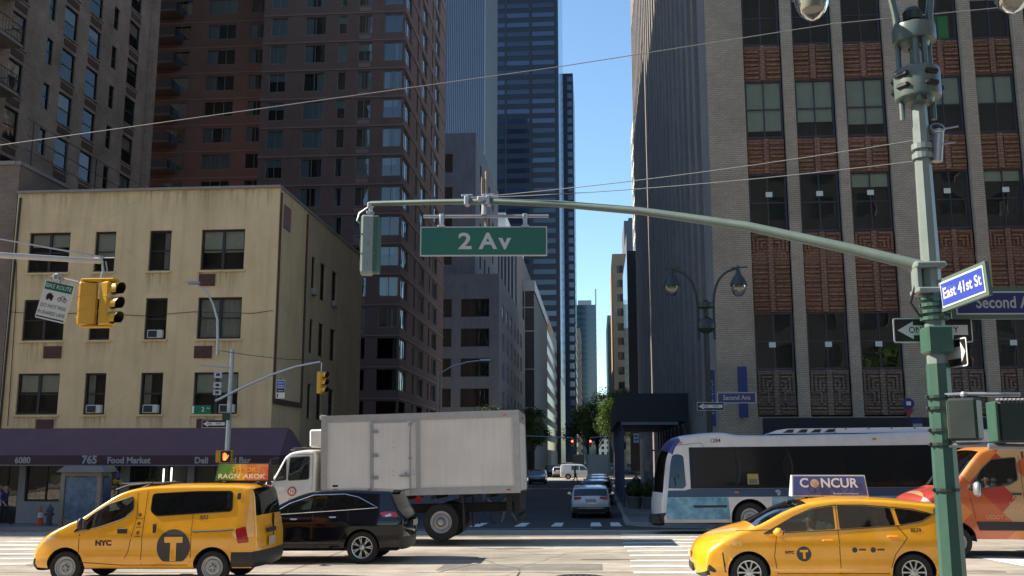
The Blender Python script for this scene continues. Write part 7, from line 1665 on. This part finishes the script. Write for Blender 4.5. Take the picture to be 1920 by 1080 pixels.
leaf_mat('leaf_green',(.075,.12,.028)); leaf_mat('leaf_dark',(.04,.07,.022)); mat('bark',(.075,.06,.048),.9,var=.3,vscale=6)
def tree(x,y,h,rx,rz_,label,m='leaf_green',n=5200,leaf=.22,seed=1,trunk=None,group=None):
    rn = random.Random(seed); z0 = gz(x,y)+.14; t = thing('street_tree',(x,y,z0),label,'tree',group); zc = h-rz_; th = trunk or h*.35
    b = MB(); b.tube(((0,0,0),(.05,0,th*.5),(.0,.05,th),(-.1,0,th+rz_*.6)),[h*.028,h*.022,h*.017,h*.008],8)
    clumps = []
    for k in range(16):
        a = rn.uniform(0,6.28); e = rn.uniform(-.5,1); rr = rn.uniform(.35,.8); c = Vector((math.cos(a)*rx*rr*math.sqrt(max(.1,1-e*e*.6)),math.sin(a)*rx*rr*math.sqrt(max(.1,1-e*e*.6)),zc+e*rz_*.72)); clumps.append((c,rn.uniform(.28,.5)*rx))
        b.tube((Vector((0,0,th*rn.uniform(.8,1.1))),c*.5+Vector((0,0,th*.5+.2)),c),[h*.009,h*.006,h*.003],5)
    b.build('trunk',MAT['bark'],t,smooth=True)
    lv = MB()
    for i in range(n):
        c,r = clumps[rn.randrange(16)]; d = Vector((rn.gauss(0,1),rn.gauss(0,1),rn.gauss(0,1))).normalized(); p = c+d*r*(rn.random()**.45); p.z = max(p.z, th*.7)
        s_ = leaf*rn.uniform(.6,1.3); u = Vector((rn.gauss(0,1),rn.gauss(0,1),rn.gauss(0,.6))).normalized(); v = u.cross(d).normalized()
        if v.length < .5: v = Vector((0,0,1))
        w_ = (d*.6+v*.2).normalized()
        lv.face((p-u*s_*.5,p-v*s_*.3+w_*s_*.08,p+u*s_*.5,p+v*s_*.3+w_*s_*.08))
    lv.build('crown',MAT[m],t); return t
tree(3.0,152,13.0,4.2,4.6,'leafy sunlit tree over the right pavement beyond the cross avenue',seed=2,n=7000,leaf=.34)
tree(.2,172,12.4,4.0,4.4,'green tree behind the sunlit one in the side street',seed=3,m='leaf_green',n=6000,leaf=.36)
tree(-1.6,196,12.6,4.6,4.6,'farthest dark tree in the middle of the street gap',seed=4,m='leaf_dark',n=6000,leaf=.4)
tree(2.5,134.0,10.6,2.9,3.3,'bright sunlit tree at the right corner of the cross avenue',seed=9,m='leaf_green',n=7000,leaf=.26)
tree(-9.9,92,7.6,2.6,2.6,'dark young tree on the left pavement before the cross avenue',seed=5,m='leaf_dark',n=4200,leaf=.24)
tree(-10.2,145,9.6,3.0,3.4,'dark tree on the left just past the cross avenue',seed=7,m='leaf_dark',n=4200,leaf=.3)
tree(-10.2,160,10.6,3.2,3.6,'dark tree farther along the left side of the street',seed=8,m='leaf_dark',n=4200,leaf=.32)
tree(21.6,8.9,10.9,2.4,2.8,'street tree behind the viewer, mirrored in an office window',seed=12,n=7000,leaf=.3)
# planters with clipped shrubs by the right corner
def planter(x,y,label,seed,r=.42,h=.62,sh=.75):
    rn = random.Random(seed); t = thing('planter',(x,y,gz(x,y)+.15),label,'planter','planters on the right pavement'); b = MB(); b.lathe([(r*.72,0),(r*.95,h*.85),(r*1.05,h*.88),(r*1.05,h),(r*.9,h),(r*.85,h*.85),(.001,h*.85)],18); b.build('pot',mat('planter_grey',(.13,.125,.12),.8,var=.2),t,smooth=True)
    lv = MB()
    for i in range(900):
        d = Vector((rn.gauss(0,1),rn.gauss(0,1),rn.gauss(0,1))).normalized(); p = Vector((d.x*r*1.05,d.y*r*1.05,h+sh*.45+d.z*sh*.55))*(1); s_ = .09*rn.uniform(.6,1.3); u = Vector((rn.gauss(0,1),rn.gauss(0,1),rn.gauss(0,1))).normalized(); v = u.cross(d)
        lv.face((p-u*s_,p-v*s_*.6,p+u*s_,p+v*s_*.6))
    lv.build('shrub',MAT['leaf_dark'],t)
planter(1.95,52.6,'dark shrub in a round pot nearest the kerb on the right pavement',1); planter(2.75,52.0,'shrub in a pale round pot in the middle of the three planters',2,r=.5); planter(3.6,52.6,'dark shrub in a round pot beside the front of the bus',3)
def walker(x,y,rz,top,legs,label,pose='walk',hair=(.02,.015,.012),s=1.0,h=.15): return person((x,y,gz(x,y)+h),rz,pose,top,legs,label,hair,s)
walker(-23.55,38.4,R(80),(.02,.025,.09),(.012,.012,.016),'person in a dark blue top walking at the left edge',s=.93)
walker(2.2,56.5,R(15),(.025,.025,.035),(.02,.02,.03),'person in dark clothes standing under the sidewalk shed',pose='stand')
walker(3.1,57.4,R(-30),(.05,.06,.14),(.03,.03,.04),'person in a blue jacket beside the bus front under the shed',pose='stand')
walker(-4.6,41.5,R(90),(.12,.11,.12),(.06,.07,.12),'pedestrian in jeans crossing behind the truck wheels',h=.01)
walker(-3.7,42.4,R(-90),(.2,.18,.16),(.22,.2,.17),'pedestrian in pale trousers crossing behind the truck',h=.01)
walker(-2.3,108,R(80),(.02,.02,.02),(.015,.015,.015),'dark figure crossing the side street far beyond the hatchback',h=.01)
# far traffic in the side street
pd = car_paint('navy_car_paint',(.02,.03,.06),.25); pg = car_paint('grey_car_paint',(.16,.17,.18),.3); pk = car_paint('dark_car_paint',(.012,.012,.014),.25); ps_ = car_paint('silver_car_paint',(.4,.41,.43),.3)
F_, A_ = R(90), R(-90)
hatchback(pd,'navy car with one bright headlamp parked on the left of the side street',-7.5,78,F_,'parked_car',head_on=True)
hatchback(pk,'dark car parked behind the navy one on the left',-7.6,85.5,F_,'parked_car'); hatchback(ps_,'silver car parked farthest along the left before the cross avenue',-7.6,93,F_,'parked_car')
hatchback(pd,'dark blue car parked ahead of the white hatchback on the right',.0,63.5,A_,'parked_car'); hatchback(pk,'black car parked nearest the tan box lorry on the right',.1,72,A_,'parked_car'); hatchback(pg,'grey car parked last on the right before the cross avenue',.1,81,A_,'parked_car')
hatchback(pg,'grey car waiting beyond the cross avenue',-2.6,146,A_,'parked_car'); hatchback(pk,'dark car farther off beyond the cross avenue',-.6,158,A_,'parked_car')
t = thing('small_lorry',(.2,108,gz(.2,108)),'tan box lorry seen from behind before the cross avenue','truck')
b = MB(); b.bbox((0,0,1.95),(2.3,4.2,2.1),.04); b.build('box',mat('lorry_tan',(.42,.38,.31),.6,var=.1),t); b = MB(); b.bbox((0,2.9,1.25),(2.0,1.6,1.7),.15); b.build('cab',MAT['truck_white'],t); b = MB(); b.box(-.95,.95,-2.12,-2.1,.35,.85); b.box(-.5,.5,-2.0,3,.4,.85); b.build('chassis',MAT['undercarriage'],t)
for y in (-1.3,2.9):
    for sg in (-1,1):
        b = MB(); b.lathe([(.2,-.12),(.42,-.12),(.45,-.05),(.45,.05),(.42,.12),(.2,.12),(.001,.1)],20,T(sg*.9,y,.45,ry=R(90*sg))); b.build('wheel',MAT['tyre'],t,smooth=True)
for sg in (-1,1):
    b = MB(); b.bbox((sg*.85,-2.13,.72),(.22,.04,.12),.01); b.build('tail_lamp',MAT['lamp_red'],t)
b = MB(); b.box(-1.05,1.05,-2.115,-2.101,1.0,2.9); b.build('rear_shutter',MAT['truck_aluminium'],t)
# white van crossing in the sun
t = thing('white_van',(0,0,0),'small white van crossing in the strip of sun down the side street','van')
bd = Body([(.14,.25,.1,'k'),(.0,.5,.16,'b'),(.08,.85,.16,'b'),(.4,1.02,.1,'b'),(.95,1.16,.05,'g'),(1.6,1.7,.05,'b'),(2.1,1.85,.04,'b'),(4.2,1.86,.04,'b'),(4.5,1.78,.04,'b'),(4.6,.9,.05,'b'),(4.6,.35,.05,'k')],1.75,1.05,.12,.32,[(.85,.33,.39),(3.6,.33,.39)],r=.06,nose=.18,nose_len=.7)
wa = round_poly([(1.15,1.12),(1.7,1.6),(2.15,1.66),(2.15,1.12)],.05); bd.build(t,{'b':MAT['white_paint'],'g':MAT['car_glass_dark'],'k':MAT['black_plastic'],'dglass':MAT['car_glass_dark']},[(wa,'dglass','side_window'),(round_poly([(2.3,1.15),(2.3,1.66),(3.2,1.66),(3.2,1.15)],.05),'dglass','side_window')],step=.2)
wells(t,bd); floorpan(t,bd,.36,.3,4.4)
for x in (.85,3.6):
    for sg in (-1,1): wheel(t,x,sg*.77,.325,.325,.2,.2,'steel',MAT['steel_rim'],sg=sg)
place(t,.1,125.5,R(180))
# far signals
for (x,lab,ax) in ((-2.78,'far red traffic signal left of the street centre line',-9.5),(-.66,'far red traffic signal right of the street centre line',2.0)):
    z = gz(x,117); t = thing('traffic_signal',(x,117,3.35),lab,'traffic signal'); signal_head(t,T(0,0,.38),MAT['signal_yellow'],sec=.27,w=.3,lit=0,visor=False); b = MB(); b.tube(((0,.05,.8),(0,.05,1.05),(ax-x,.05,1.35),(ax-x,.05,z-3.35+.1)),.06,6); b.build('mast',MAT['galvanised'],t)

# more small traffic and lit shopfront glow-free detail far down the street
for (x,y,rz,pp,lab) in ((-5.0,139,A_,ps_,'silver car heading away left of the far grey car'),(-6.9,150,F_,pk,'dark car parked left past the cross avenue'),(-2.4,172,A_,pd,'navy car far down the middle of the street'),(-7.0,164,F_,pg,'grey car parked farther left past the cross avenue'),(-4.6,186,A_,pk,'black car farthest down the street'),(-6.2,104,F_,pg,'grey car coming out past the parked row on the left')):
    hatchback(pp,lab,x,y,rz,'parked_car')
t = thing('panel_truck',(-3.6,205,gz(-3.6,205)),'pale high truck far away under the trees','truck'); b = MB(); b.bbox((0,0,2.0),(2.4,5,2.4),.05); b.build('box',MAT['lorry_tan'],t); b = MB(); b.box(-1,1,-2.3,3.5,.35,.8); b.build('chassis',MAT['undercarriage'],t); b = MB(); b.bbox((0,3.3,1.4),(2.1,1.6,1.9),.15); b.build('cab',MAT['truck_white'],t)
for y in (-1.4,3.1):
    for sg in (-1,1):
        b = MB(); b.lathe([(.2,-.12),(.42,-.12),(.45,-.05),(.45,.05),(.42,.12),(.2,.12),(.001,.1)],16,T(sg*.9,y,.45,ry=R(90*sg))); b.build('wheel',MAT['tyre'],t,smooth=True)
